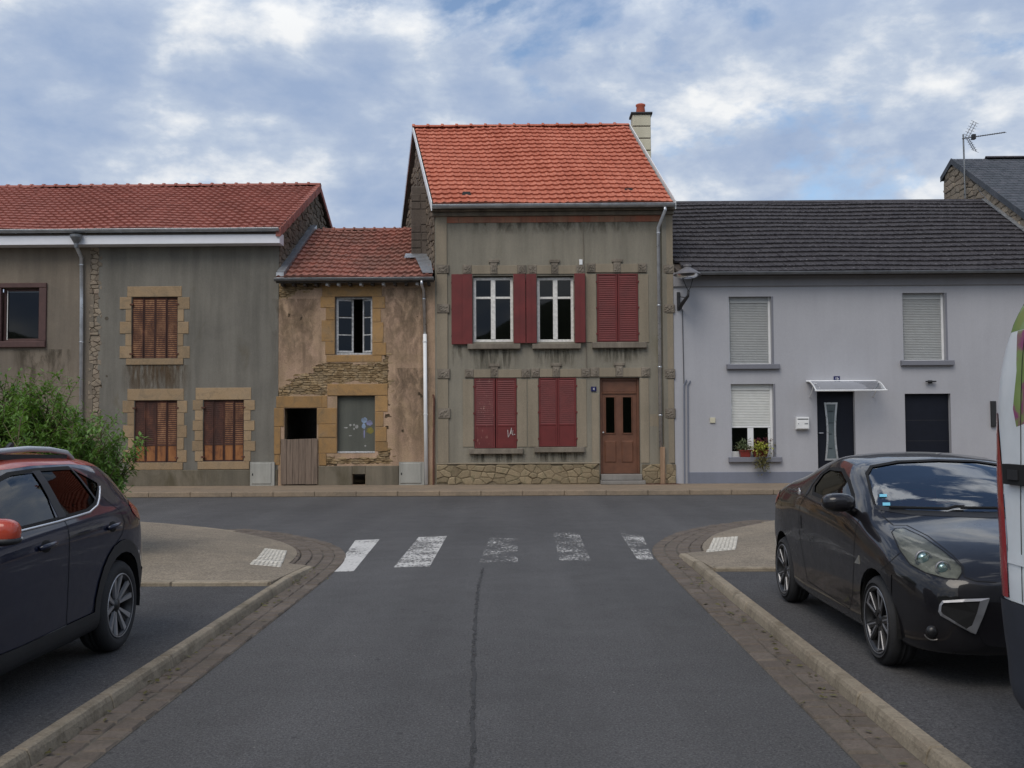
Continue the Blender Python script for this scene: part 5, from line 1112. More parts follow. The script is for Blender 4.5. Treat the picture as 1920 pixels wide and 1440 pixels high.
# front door with hour-glass glazing
x0, x1, z0, z1 = FR(*DD); z0 = PAVE + 0.03; dd = MB().cbox(x0, x1, Y0 + 0.12, Y0 + 0.18, z0, z1, 0.01).build('door', 'anthracite', D_)
cx = (FX(1561, 810)); zt, zb = FZ(758, 1561), FZ(860, 1561)
def hour(k): 
    return [(cx + s * (0.13 + k - 0.055 * math.sin(math.pi * i / 12.0)), zb - k + (zt - zb + 2 * k) * i / 12.0) for s, rng in ((1, range(13)), (-1, range(12, -1, -1))) for i in rng]
outer, inner = hour(0.05), hour(0.0); m = MB(); n = len(outer)
for poly, w in ((outer, 0), (inner, 0), (outer, 0.022), (inner, 0.022)): m.v += [Vector((a, Y0 + 0.121 - w, b)) for a, b in poly]
for k in range(n):
    k2 = (k + 1) % n; m.f += [(2 * n + k, 2 * n + k2, 3 * n + k2, 3 * n + k), (k, k2, 2 * n + k2, 2 * n + k), (n + k, 3 * n + k, 3 * n + k2, n + k2)]
m.build('glazing_rim', 'inox', dd); MB().prism(inner, facade(Y0 + 0.119), -0.002, 0.004).build('glazing', 'door_glass', dd)
for py in (771, 793, 814, 841): MB().box(cx - 0.07, cx + 0.07 - (0.05 if py > 800 else 0), Y0 + 0.108, Y0 + 0.114, FZ(py, 1561) - 0.008, FZ(py, 1561) + 0.008).build('glazing_bar', 'anthracite', dd)
a = at(1536, 812, Y0 + 0.06); MB().tube([a + Vector((0, 0.06, 0)), a, a + Vector((0.11, 0, 0))], 0.011, 8).build('handle', 'inox', dd)
x0, x1, z0, z1 = FR(*GD); gd = MB().cbox(x0, x1, Y0 + 0.14, Y0 + 0.2, PAVE + 0.02, z1, 0.01).build('side_door', 'anthracite', D_)
for k in range(1, 4): MB().box(x0 + 0.02, x1 - 0.02, Y0 + 0.136, Y0 + 0.141, PAVE + k * 0.55 - 0.006, PAVE + k * 0.55 + 0.006).build('panel_line', 'black_plastic', gd)
MB().cbox(FX(1291, 895), FX(1532, 895), Y0 - 0.02, Y0 + 0.02, PAVE - 0.01, FZ(885, 1400), 0.008).build('plinth', 'plinth_grey', D_); MB().cbox(FX(1605, 895), FX(1697, 895), Y0 - 0.02, Y0 + 0.02, PAVE - 0.01, FZ(885, 1650), 0.008).build('plinth', 'plinth_grey', D_); MB().cbox(FX(1785, 895), XDR - 0.01, Y0 - 0.02, Y0 + 0.02, PAVE - 0.01, FZ(885, 1850), 0.008).build('plinth', 'plinth_grey', D_)
# glazed door canopy
xa, xb = FX(1513, 715), FX(1640, 715); zc1, zc0 = FZ(715, 1580), FZ(730, 1580); pr = 0.80; cn = empty('door_canopy', ((xa + xb) / 2, Y0, zc0), D_); ns = 9
def arc(i, dz=0): t = i / ns; return (Y0 - 0.012 - pr * t, zc1 + dz + 0.10 * math.sin(math.pi * min(1, t * 1.0)) * 0.35 - (t ** 1.7) * 0.27)
m = MB()
for i in range(ns + 1):
    y_, z_ = arc(i); m.v += [(xa, y_, z_), (xb, y_, z_), (xa, y_, z_ - 0.004), (xb, y_, z_ - 0.004)]
for i in range(ns): k = 4 * i; m.f += [(k, k + 1, k + 5, k + 4), (k + 2, k + 6, k + 7, k + 3), (k, k + 4, k + 6, k + 2), (k + 1, k + 3, k + 7, k + 5)]
m.build('canopy_sheet', 'canopy', cn, smooth=True)
for xx in (xa + 0.0, xb): MB().tube([(xx, arc(i)[0], arc(i)[1] - 0.01) for i in range(ns + 1)], 0.018, 6).build('canopy_rib', 'white_pvc', cn)
MB().tube([(xa - 0.03, arc(ns)[0], arc(ns)[1]), (xb + 0.03, arc(ns)[0], arc(ns)[1])], 0.024, 6).build('front_rail', 'white_pvc', cn); MB().tube([(xa - 0.03, arc(0)[0] - 0.01, arc(0)[1] + 0.01), (xb + 0.03, arc(0)[0] - 0.01, arc(0)[1] + 0.01)], 0.022, 6).build('rear_rail', 'white_pvc', cn)
for xx in (xa + 0.06, xb - 0.06): MB().tube([(xx, Y0 - 0.01, zc1 - 0.42), (xx, Y0 - 0.2, zc1 - 0.30), (xx, Y0 - 0.42, zc1 - 0.06), (xx, Y0 - 0.62, zc1 - 0.08)], 0.014, 6).build('canopy_bracket', 'white_pvc', cn)
x0, x1, z0, z1 = FR(1563, 705.5, 1574.5, 714); pl = MB().cbox(x0, x1, Y0 - 0.02, Y0 - 0.004, z0, z1, 0.004).build('number_plate', 'blue_plate', D_)
text_mesh('number', '1b', 0.10, 'white_pvc', pl, ((x0 + x1) / 2, Y0 - 0.022, (z0 + z1) / 2))
x0, x1, z0, z1 = FR(1331, 783, 1341, 793); MB().cbox(x0, x1, Y0 - 0.04, Y0, z0, z1, 0.006).build('bell_box', 'cream_panel', D_)
a = at(1746, 715, Y0 - 0.10); MB().box(a.x - 0.13, a.x + 0.13, Y0 - 0.12, Y0 - 0.05, a.z - 0.02, a.z + 0.015).box(a.x - 0.05, a.x + 0.05, Y0 - 0.05, Y0, a.z - 0.05, a.z + 0.03).build('wall_spotlight', 'black_plastic', D_)
x0, x1, z0, z1 = FR(1857, 752, 1866, 800); MB().cbox(x0, x1, Y0 - 0.08, Y0, z0, z1, 0.01).build('intercom', 'black_plastic', D_)
MB().tube([(FX(1279, 580), Y0 - 0.03, FZ(580, 1279)), (FX(1282, 720), Y0 - 0.03, FZ(720, 1282)), (FX(1283, 905), Y0 - 0.03, PAVE)], 0.010, 6).build('cable', 'black_plastic', D_)
for dxp in (0, 7): MB().tube([(FX(1287 + dxp, 712), Y0 - 0.03, FZ(712 + dxp * 0.3, 1287)), (FX(1282 + dxp, 722), Y0 - 0.035, FZ(722, 1284)), (FX(1283 + dxp, 905), Y0 - 0.035, PAVE)], 0.020, 7).build('conduit', 'plinth_grey', D_)
# ---------- E: stone-gabled house far right ---------------------------------------------------
XE = XDR + 0.03; YRE = XE / at(1787, 299, 1).x; zRE = at(1790, 299, YRE).z; YFE = XE / at(1920, 397, 1).x; zFE = at(1920, 397, YFE).z; slE = (zRE - zFE) / (YRE - YFE)
YBE = XE / at(1770, 350, 1).x; zBE = zRE - (YBE - YRE) * 0.5
E_ = empty('house', (XE + 4, Y0, PAVE)); tag(E_, 'stone-gabled house with blue slate roof, far right behind the grey house', 'house')
m = MB(); m.prism([(Y0, ZB), (YBE, ZB), (YBE, zBE - 0.12), (YRE, zRE - 0.12), (Y0, zRE - (YRE - Y0) * slE - 0.12)], lambda u, v, w: Vector((XE + w, u, v)), 0, 9); m.build('wall', 'mortar_dark', E_)
def keepE(u, v): return v < zRE - abs(YRE - u) * (slE if u < YRE else 0.5) - 0.16
stones(E_, 'rubble_stone', 'stone_gable', cells(Y0 + 1.2, YBE, 6.0, zRE, 0.40, 0.20, 0.42, 61), lambda u, v, w: Vector((XE - w, u, v)), 0.012, 0.03, 0.6, 0.03, keepE, 62)
re_ = MB().prism([(Y0 - 0.3, zRE - (YRE - Y0 + 0.3) * slE), (YRE, zRE), (YBE + 0.12, zBE - 0.05), (YBE + 0.12, zBE - 0.15), (YRE, zRE - 0.12), (Y0 - 0.3, zRE - (YRE - Y0 + 0.3) * slE - 0.12)], lambda u, v, w: Vector((XE - 0.06 + w, u, v)), 0, 9.1).build('roof', 'slate_blue', E_)
m = MB(); nrs = 34; rr = random.Random(77)
for j in range(nrs):
    f0 = j / nrs; ya = Y0 - 0.3 + (YRE - Y0 + 0.3) * f0; L = (YRE - Y0 + 0.3) / nrs * 1.15; za = zRE - (YRE - ya) * slE; xx = XE - 0.05 - (0.15 if j % 2 else 0)
    while xx < XE + 9:
        w = 0.29; dz = rr.uniform(0, 0.006); m.quad((max(xx, XE - 0.05), ya, za + 0.024 + dz), (xx + w, ya, za + 0.024 + dz), (xx + w, ya + L, za + L * slE + 0.008), (max(xx, XE - 0.05), ya + L, za + L * slE + 0.008)); m.quad((max(xx, XE - 0.05), ya, za + 0.024 + dz), (max(xx, XE - 0.05), ya, za), (xx + w, ya, za), (xx + w, ya, za + 0.024 + dz)); xx += 0.3
m.build('slates', 'slate_blue', re_, kind='stuff')
for k in range(26): MB().prism([(-0.13, -0.02), (0, 0.06), (0.13, -0.04), (0, 0.02)], lambda u, v, w: Vector((XE + 1.1 + k * 0.3 + w * 0.29, YRE + u, zRE + 0.05 + v)), 0, 1).build('ridge_tile', 'tile_slate', re_)
MB().prism([(Y0 - 0.3, zRE - (YRE - Y0 + 0.3) * slE + 0.04), (YRE, zRE + 0.04), (YBE + 0.12, zBE), (YBE + 0.12, zBE - 0.18), (YRE, zRE - 0.16), (Y0 - 0.3, zRE - (YRE - Y0 + 0.3) * slE - 0.18)], lambda u, v, w: Vector((XE - 0.075 + w, u, v)), 0, 0.03).build('verge_board', 'slate_blue', re_)

# ---------- stains and render repairs
for r in ((880, 655, 975, 700), (1000, 655, 1088, 690), (1112, 653, 1212, 682), (872, 851, 990, 870), (996, 848, 1100, 869)): stain(C, r)
for r in ((845, 648, 870, 690), (830, 415, 1235, 440)): stain(C, r, 'stain_soot')
for r in ((226, 684, 360, 745),): stain(A_, r, 'stain_rust')
for r in ((20, 655, 140, 740),): stain(A_, r, 'stain_soot')
for r in ((700, 540, 815, 720), (730, 690, 812, 870), (508, 560, 606, 720)): stain(O_, r, 'stain_faint')
def repair(parent, rect, mat, seed, dy=0.003):
    x0, x1, z0, z1 = FR(*rect); q = random.Random(seed); n = 7; j = lambda: q.uniform(-.02, .02)
    pts = [(x0 + (x1 - x0) * i / n + j(), z0 + j()) for i in range(n)] + [(x1 + j(), z0 + (z1 - z0) * i / n) for i in range(n)] + [(x1 - (x1 - x0) * i / n + j(), z1 + j()) for i in range(n)] + [(x0 + j(), z1 - (z1 - z0) * i / n) for i in range(n)]
    MB().prism(pts, facade(Y0), -0.001, dy).build('render_patch', mat, parent)
repair(C, (1218, 776, 1236, 799), 'wall_olive_light', 1)
# ------------------------------------------------------------------ street lamp on the grey house
b0 = at(1272, 575, Y0); lamp = empty('street_lamp', (b0.x, Y0, b0.z)); tag(lamp, 'black bracket street lamp with wide grey shade on the blue-grey wall', 'street lamp')
x0, x1, z0, z1 = FR(1269, 548, 1275, 582); MB().cbox(x0, x1, Y0 - 0.05, Y0 - 0.001, z0, z1, 0.01).build('wall_plate', 'black_iron', lamp)
hy = Y0 - 0.75
A0 = at(1275, 578, Y0 - 0.05); A1 = at(1277, 572, Y0 - 0.2); A2 = at(1290, 555, hy); A3 = at(1291, 545, hy)
MB().tube([A0, A1, A2, A3], 0.04, 10, rs=[0.05, 0.055, 0.038, 0.034]).build('arm', 'black_iron', lamp, smooth=True)
MB().tube([at(1273, 556, Y0 - 0.04), at(1284, 558, Y0 - 0.4)], 0.012, 6).build('stay', 'black_iron', lamp)
hc = at(1289, 516, hy)
for s in (-1, 1): MB().tube([A3, A3 + Vector((s * 0.05, 0, 0.08)), hc + Vector((s * 0.17, 0, 0.02))], 0.013, 6).build('fork', 'black_iron', lamp)
hd_ = MB().lathe([(0.0, 0.27), (0.10, 0.265), (0.105, 0.22), (0.09, 0.215), (0.10, 0.19), (0.20, 0.13), (0.33, 0.05), (0.36, 0.02), (0.36, 0.0), (0.33, 0.01), (0.19, 0.10), (0.0, 0.14)], hc, 'Z', 28).build('shade', 'lamp_shade', lamp, smooth=True)
MB().lathe([(0.29, 0.015), (0.26, -0.04), (0.16, -0.085), (0.0, -0.10)], hc, 'Z', 24).build('bowl', 'lamp_bowl', lamp, smooth=True)
# ------------------------------------------------------------------ electricity cabinets
for r, lb in (((749, 866, 796, 905), 'pale plastic meter cabinet at the foot of the ochre house beside the white downpipe'), ((471, 866, 516, 906), 'pale plastic meter cabinet at the foot of the grey house beside the half door')):
    x0, x1, z0, z1 = FR(*r); cb = empty('meter_cabinet', ((x0 + x1) / 2, Y0 - 0.06, PAVE)); tag(cb, lb, 'cabinet', 'meter cabinets along the wall foot')
    MB().box(x0, x1, Y0 - 0.10, Y0 - 0.037, PAVE, z1).build('body', 'cabinet', cb)
    MB().cbox(x0 + 0.04, x1 - 0.08, Y0 - 0.122, Y0 - 0.101, PAVE + 0.05, z1 - 0.03, 0.01).build('door', 'cabinet', cb)
    MB().box(x0 + 0.055, x0 + 0.085, Y0 - 0.128, Y0 - 0.123, PAVE + 0.27, PAVE + 0.33).build('lock', 'black_plastic', cb)
# ------------------------------------------------------------------ mailbox
x0, x1, z0, z1 = FR(1491, 782, 1515, 805); mb = empty('mailbox', ((x0 + x1) / 2, Y0, z0)); tag(mb, 'white wall mailbox between the flower window and the front door', 'mailbox')
MB().cbox(x0, x1, Y0 - 0.13, Y0, z0, z1, 0.012).build('body', 'white_pvc', mb); MB().cbox(x0 + 0.02, x1 - 0.02, Y0 - 0.142, Y0 - 0.131, z0 + 0.02, z1 - 0.10, 0.006).build('door', 'white_pvc', mb)
MB().box(x0 + 0.03, x1 - 0.03, Y0 - 0.138, Y0 - 0.1305, z1 - 0.065, z1 - 0.045).build('slot', 'black_plastic', mb); MB().box(x1 - 0.13, x1 - 0.04, Y0 - 0.147, Y0 - 0.1425, z1 - 0.19, z1 - 0.165).build('name_plate', 'zinc_dark', mb); MB().lathe([(0.0, -0.004), (0.014, -0.003), (0.014, 0.0)], (x0 + 0.05, Y0 - 0.1425, z1 - 0.178), 'Y', 10).build('lock', 'zinc_dark', mb)
# ------------------------------------------------------------------ aerial
ya = XE - 0.12; YA = ya / at(1809, 320, 1).x; base = at(1810, 372, YA); top = at(1806, 252, YA); aer = empty('tv_aerial', base); tag(aer, 'television aerial on a mast fixed to the stone gable', 'aerial')
MB().tube([base, top], 0.028, 8).build('mast', 'zinc_dark', aer)
for py in (345, 365): p = at(1809, py, YA); MB().box(p.x - 0.03, p.x + 0.14, YA - 0.02, YA + 0.02, p.z - 0.02, p.z + 0.02).build('bracket', 'black_iron', aer)
q0 = at(1804, 260, YA); q1 = at(1885, 248, YA - 1.0); MB().tube([q0, q1], 0.018, 6).build('boom', 'zinc_dark', aer)
dirb = (q1 - q0).normalized(); sidev = dirb.cross(Vector((0, 0, 1))).normalized()
for tipx, tipy in ((1828, 229), (1828, 283)):
    h0 = at(1813, 257, YA - 0.1); h1 = at(tipx, tipy, YA - 0.1); m = MB()
    for k in range(6): c = h0 + (h1 - h0) * (0.1 + 0.9 * k / 5); m.tube([c - sidev * 0.28, c + sidev * 0.28], 0.006, 5)
    m.tube([h0 + sidev * .1, h1 + sidev * .1], 0.012, 5); m.tube([h0 - sidev * .1, h1 - sidev * .1], 0.012, 5); m.build('reflector', 'zinc_dark', aer)
m = MB()
for k in range(14): c = q0 + (q1 - q0) * (0.3 + 0.7 * k / 13); m.tube([c - sidev * 0.10, c + sidev * 0.10], 0.005, 5)
m.build('directors', 'zinc_dark', aer); c = q0 + (q1 - q0) * 0.27; MB().box(c.x - 0.05, c.x + 0.05, c.y - 0.07, c.y + 0.07, c.z - 0.08, c.z + 0.08).build('dipole_box', 'black_plastic', aer)
MB().tube([at(1822, 340, YA - 0.0) , at(1855, 380, YRD - 0.5), at(1877, 400, YRD - 1.4)], 0.008, 5).build('aerial_cable', 'zinc_dark', aer)
# ------------------------------------------------------------------ leaves
def leaf_faces(m, p, d, up, L, W):
    d = d.normalized(); s = d.cross(up)
    if s.length < 1e-4: s = d.cross(Vector((1, 0, 0)))
    s.normalize(); n = s.cross(d); i = len(m.v)
    m.v += [p, p + d * L * 0.45 + s * W + n * L * 0.05, p + d * L - n * L * 0.12, p + d * L * 0.45 - s * W + n * L * 0.05, p + d * L * 0.5 - n * L * 0.02]
    m.f += [(i, i + 1, i + 4), (i + 1, i + 2, i + 4), (i + 2, i + 3, i + 4), (i + 3, i, i + 4)]
# flower trough on the sill of the half-shuttered window
sx = at(1395, 856, Y0 - 0.03); sz = FZ(856.5, 1405)
pots = []
for (pa, pb, lb, nm) in ((1386, 1407, 'dark red pot of grey-green foliage on the window sill, left of the trailing one', 0), (1411, 1439, 'dark red pot of trailing lime and plum foliage on the window sill', 1)):
    xa, xb = FX(pa, 850), FX(pb, 850); cxp = (xa + xb) / 2; pot = empty('flower_pot', (cxp, Y0 - 0.02, sz)); tag(pot, lb, 'flower pot'); w = (xb - xa) / 2
    m = MB(); m.v = [(cxp - w * .8, Y0 - 0.09, sz), (cxp + w * .8, Y0 - 0.09, sz), (cxp + w * .8, Y0 + 0.06, sz), (cxp - w * .8, Y0 + 0.06, sz)] + [(cxp - w, Y0 - 0.11, sz + .16), (cxp + w, Y0 - 0.11, sz + .16), (cxp + w, Y0 + 0.08, sz + .16), (cxp - w, Y0 + 0.08, sz + .16)] + [(cxp - w - .012, Y0 - 0.122, sz + .16), (cxp + w + .012, Y0 - 0.122, sz + .16), (cxp + w + .012, Y0 + .092, sz + .16), (cxp - w - .012, Y0 + .092, sz + .16), (cxp - w - .012, Y0 - 0.122, sz + .185), (cxp + w + .012, Y0 - 0.122, sz + .185), (cxp + w + .012, Y0 + .092, sz + .185), (cxp - w - .012, Y0 + .092, sz + .185)]
    m.f = [(3, 2, 1, 0)] + [(k, (k + 1) % 4, 4 + (k + 1) % 4, 4 + k) for k in range(4)] + [(4 + k, 4 + (k + 1) % 4, 8 + (k + 1) % 4, 8 + k) for k in range(4)] + [(8 + k, 8 + (k + 1) % 4, 12 + (k + 1) % 4, 12 + k) for k in range(4)] + [(12, 13, 14, 15)]
    m.build('pot', 'pot_red', pot); rnd = random.Random(60 + nm)
    def cloud(mat, n, c, r, L, W, droop=0.0, name='foliage'):
        mm = MB()
        for _ in range(n):
            v = Vector((rnd.gauss(0, .5) * r[0], rnd.gauss(0, .5) * r[1], rnd.gauss(0, .5) * r[2])); d = Vector((rnd.uniform(-1, 1), rnd.uniform(-1.2, 0.3), rnd.uniform(-.6, .9) - droop)); leaf_faces(mm, Vector(c) + v, d, Vector((0, 0, 1)), L * rnd.uniform(.7, 1.3), W * rnd.uniform(.7, 1.3))
        mm.build(name, mat, pot, kind='stuff')
    if nm == 0: cloud('leaf_pale', 220, (cxp - .05, Y0 - .05, sz + .30), (.20, .10, .14), .09, .012); cloud('leaf_olive', 60, (cxp + .05, Y0 - .06, sz + .22), (.2, .1, .06), .07, .018)
    else:
        cloud('leaf_lime', 170, (cxp, Y0 - .16, sz + .25), (.22, .08, .17), .085, .03, .3); cloud('petal', 110, (cxp + .03, Y0 - .03, sz + .42), (.26, .10, .09), .06, .02, 0, 'flowers')
        cloud('leaf_olive', 260, (cxp + .0, Y0 - .19, sz - .12), (.20, .05, .22), .07, .02, .7, 'trailing_foliage')
        cloud('leaf_olive', 80, (cxp + .2, Y0 - .05, sz + .3), (.15, .1, .2), .06, .018, .2)
# ------------------------------------------------------------------ bush behind the parked crossover
rnd = random.Random(5); BY = 12.3
bx0, bx1 = at(-190, 800, BY).x, at(195, 800, BY).x
bush = empty('bush', ((bx0 + bx1) / 2, BY, PV)); tag(bush, 'tall leafy green bush with upright shoots behind the dark crossover', 'bush')
lm = MB(); sm = MB()
prof = [(-0.2, 2.30), (0.0, 2.35), (0.08, 2.42), (0.22, 2.2), (0.40, 2.40), (0.50, 2.5), (0.60, 2.12), (0.72, 2.05), (0.82, 1.9), (0.92, 1.78), (1.0, 1.45), (1.1, 0.9)]
def htop(t):
    for (a, ha), (b, hb) in zip(prof, prof[1:]):
        if a <= t <= b: return ha + (hb - ha) * (t - a) / (b - a)
    return 1.0
def shoot(p, d, L, r, lev, leafy=0.25):
    n = max(5, int(L / 0.07)); pts = [p.copy()]; cur = d.normalized()
    for i in range(n):
        cur = (cur + Vector((rnd.gauss(0, .09), rnd.gauss(0, .09), 0.035 if lev == 0 else rnd.gauss(0.03, .06)))).normalized(); pts.append(pts[-1] + cur * (L / n))
    sm.tube(pts[::2] if len(pts) > 6 else pts, r, 4, False, rs=[r * (1 - 0.8 * i / (len(pts[::2] if len(pts) > 6 else pts) - 1)) + 0.001 for i in range(len(pts[::2] if len(pts) > 6 else pts))])
    for i in range(1, n + 1):
        f = i / n
        if f < leafy: continue
        t = (pts[i] - pts[i - 1]).normalized(); a0 = rnd.uniform(0, 6.28)
        for k in range(2):
            a = a0 + math.pi * k + rnd.uniform(-.4, .4); o = Vector((math.cos(a), math.sin(a), 0)); o = (o - t * o.dot(t)).normalized()
            leaf_faces(lm, pts[i], o + t * rnd.uniform(0.25, 0.8) - Vector((0, 0, rnd.uniform(0, .35))), Vector((0, 0, 1)), rnd.uniform(.085, .14) * (1.1 - .3 * f), rnd.uniform(.013, .021))
        if lev < 2 and rnd.random() < (0.55 if lev == 0 else 0.26) and f < 0.9:
            a = rnd.uniform(0, 6.28); shoot(pts[i], (t * 0.9 + Vector((math.cos(a), math.sin(a), rnd.uniform(-.1, .5)))), L * (1 - f * .5) * rnd.uniform(.22, .42), r * .5, lev + 1, 0.1)
for k in range(215):
    t = rnd.uniform(-0.05, 1.0); x = bx0 + (bx1 - bx0) * t; h = htop(t) * rnd.uniform(.72, 1.04)
    shoot(Vector((x, BY + rnd.gauss(0, .32), PV)), Vector((rnd.gauss(0.04, .12), rnd.gauss(-.02, .10), 1)), h - PV, 0.014, 0, 0.22)
for px, py in ((225, 905), (238, 850), (150, 700), (60, 690), (90, 872), (205, 760), (250, 800)):      # a few outliers that stick out
    tgt = at(px, py, BY - 0.3); s0 = Vector((tgt.x - 0.45, BY - 0.2, max(PV, tgt.z - 0.9))); shoot(s0, tgt - s0, (tgt - s0).length, 0.009, 1, 0.15)
sm.build('stems', 'stem', bush); lm.build('foliage', 'leaf', bush, kind='stuff')
# ================================================================== vehicles
def car_paint(name, c, rough=0.32, coat=1.0, metal=0.0, dirt=None):
    t = NT(name); t.col(t.ramp(t.noise(3, 4), [(0.3, tuple(v * 0.9 for v in c)), (0.7, tuple(v * 1.1 for v in c))]))
    if dirt:
        f = t.ramp(t.noise(2.5, 8, 0.65, t.pos((1, 1, 0.6))), [(0.45, 0.0), (0.75, dirt[1])]); b = t.ramp(t.noise(3, 4), [(0.3, tuple(v * 0.9 for v in c)), (0.7, tuple(v * 1.1 for v in c))])
        t.col(t.mix(f, b, dirt[0]))
    t.set(Roughness=t.ramp(t.noise(7, 6, 0.65), [(0.3, rough * 0.8), (0.7, rough * 1.35)]), Metallic=metal, Specular_IOR_Level=0.12, Coat_IOR=1.42, Coat_Weight=coat, Coat_Roughness=t.ramp(t.noise(5, 6, 0.7), [(0.35, 0.02), (0.75, 0.09)])); return t.m
M['paint_navy'] = car_paint('paint_navy', (0.007, 0.010, 0.026), 0.35, 1.0, 0.0)
M['paint_orange'] = car_paint('paint_orange', (0.42, 0.060, 0.032), 0.35)
M['paint_black'] = car_paint('paint_black', (0.008, 0.0075, 0.009), 0.33, 1.0, 0.0, ((0.03, 0.027, 0.025), 0.22))
M['paint_white'] = car_paint('paint_white', (0.68, 0.71, 0.72), 0.4, 0.6, 0, ((0.45, 0.46, 0.45), 0.35))
t = NT('paint_graffiti'); nz = t.noise(4.5, 5, 0.6, t.pos((1, 1, 1), (2, 1.7, 0.3)), 0.6)
t.col(t.mix(t.ramp(nz, [(0.53, 0.0), (0.57, 1.0)]), t.mix(t.ramp(t.noise(6, 4), [(0.4, 0.0), (0.6, 1.0)]), (0.17, 0.25, 0.06), (0.22, 0.30, 0.09)), (0.25, 0.05, 0.14))); t.set(Roughness=0.5, Coat_Weight=0.3); M['paint_graffiti'] = t.m
M['paint_green'] = car_paint('paint_green', (0.17, 0.25, 0.07), 0.45, 0.4)
M['car_black'] = plain('car_black_plastic', (0.014, 0.015, 0.017), 0.55, var=0.2, bump=0.1, bscale=150)
M['car_black_blue'] = plain('van_bumper', (0.020, 0.024, 0.034), 0.55, var=0.15)
M['gap'] = plain('panel_gap', (0.003, 0.003, 0.003), 0.9)
M['chrome'] = metal_mat('chrome', (0.75, 0.76, 0.78), 0.15, 0.05)
M['alloy'] = metal_mat('alloy_machined', (0.40, 0.40, 0.41), 0.42, 0.1)
M['alloy_dim'] = metal_mat('alloy_dim', (0.30, 0.30, 0.31), 0.5, 0.1)
M['alloy_black'] = plain('alloy_black', (0.012, 0.012, 0.013), 0.35)
M['rubber'] = plain('tyre_rubber', (0.017, 0.017, 0.018), 0.8, var=0.25, bump=0.3, bscale=90)
M['brake'] = metal_mat('brake_disc', (0.22, 0.21, 0.20), 0.5)
M['car_glass'] = glass_mat('car_glass', (0.34, 0.38, 0.38), 1.5)
M['car_glass_dark'] = glass_mat('privacy_glass', (0.05, 0.055, 0.06), 1.14)
M['screen_glass'] = glass_mat('windscreen_glass', (0.42, 0.47, 0.47), 2.5)
M['lamp_red'] = car_paint('lamp_red', (0.30, 0.008, 0.012), 0.2); M['lamp_clear'] = glass_mat('headlamp_lens', (0.80, 0.82, 0.76), 1.45, 0.05)
M['reflector_grey'] = plain('headlamp_reflector', (0.20, 0.198, 0.18), 0.5, metal=0.15, var=0.25, scale=20); M['lens'] = plain('projector_lens', (0.25, 0.36, 0.38), 0.08, 0.5)
M['seat_cloth'] = plain('seat_cloth', (0.028, 0.028, 0.031), 0.9, bump=0.2); M['sticker'] = plain('sticker_blue', (0.16, 0.48, 0.62), 0.5)
M['rail_silver'] = plain('rail_silver', (0.50, 0.52, 0.54), 0.35, 0.3, var=0.05)
def pchip(xs, ys, x):
    n = len(xs); h = [xs[i + 1] - xs[i] for i in range(n - 1)]; d = [(ys[i + 1] - ys[i]) / h[i] for i in range(n - 1)]; m = [0] * n
    m[0], m[-1] = d[0], d[-1]
    for i in range(1, n - 1):
        if d[i - 1] * d[i] <= 0: m[i] = 0
        else: w1, w2 = 2 * h[i] + h[i - 1], h[i] + 2 * h[i - 1]; m[i] = (w1 + w2) / (w1 / d[i - 1] + w2 / d[i])
    i = max(k for k in range(n - 1) if xs[k] <= x or k == 0); t = (x - xs[i]) / h[i]
    return (2 * t**3 - 3 * t**2 + 1) * ys[i] + (t**3 - 2 * t**2 + t) * h[i] * m[i] + (-2 * t**3 + 3 * t**2) * ys[i + 1] + (t**3 - t**2) * h[i] * m[i + 1]
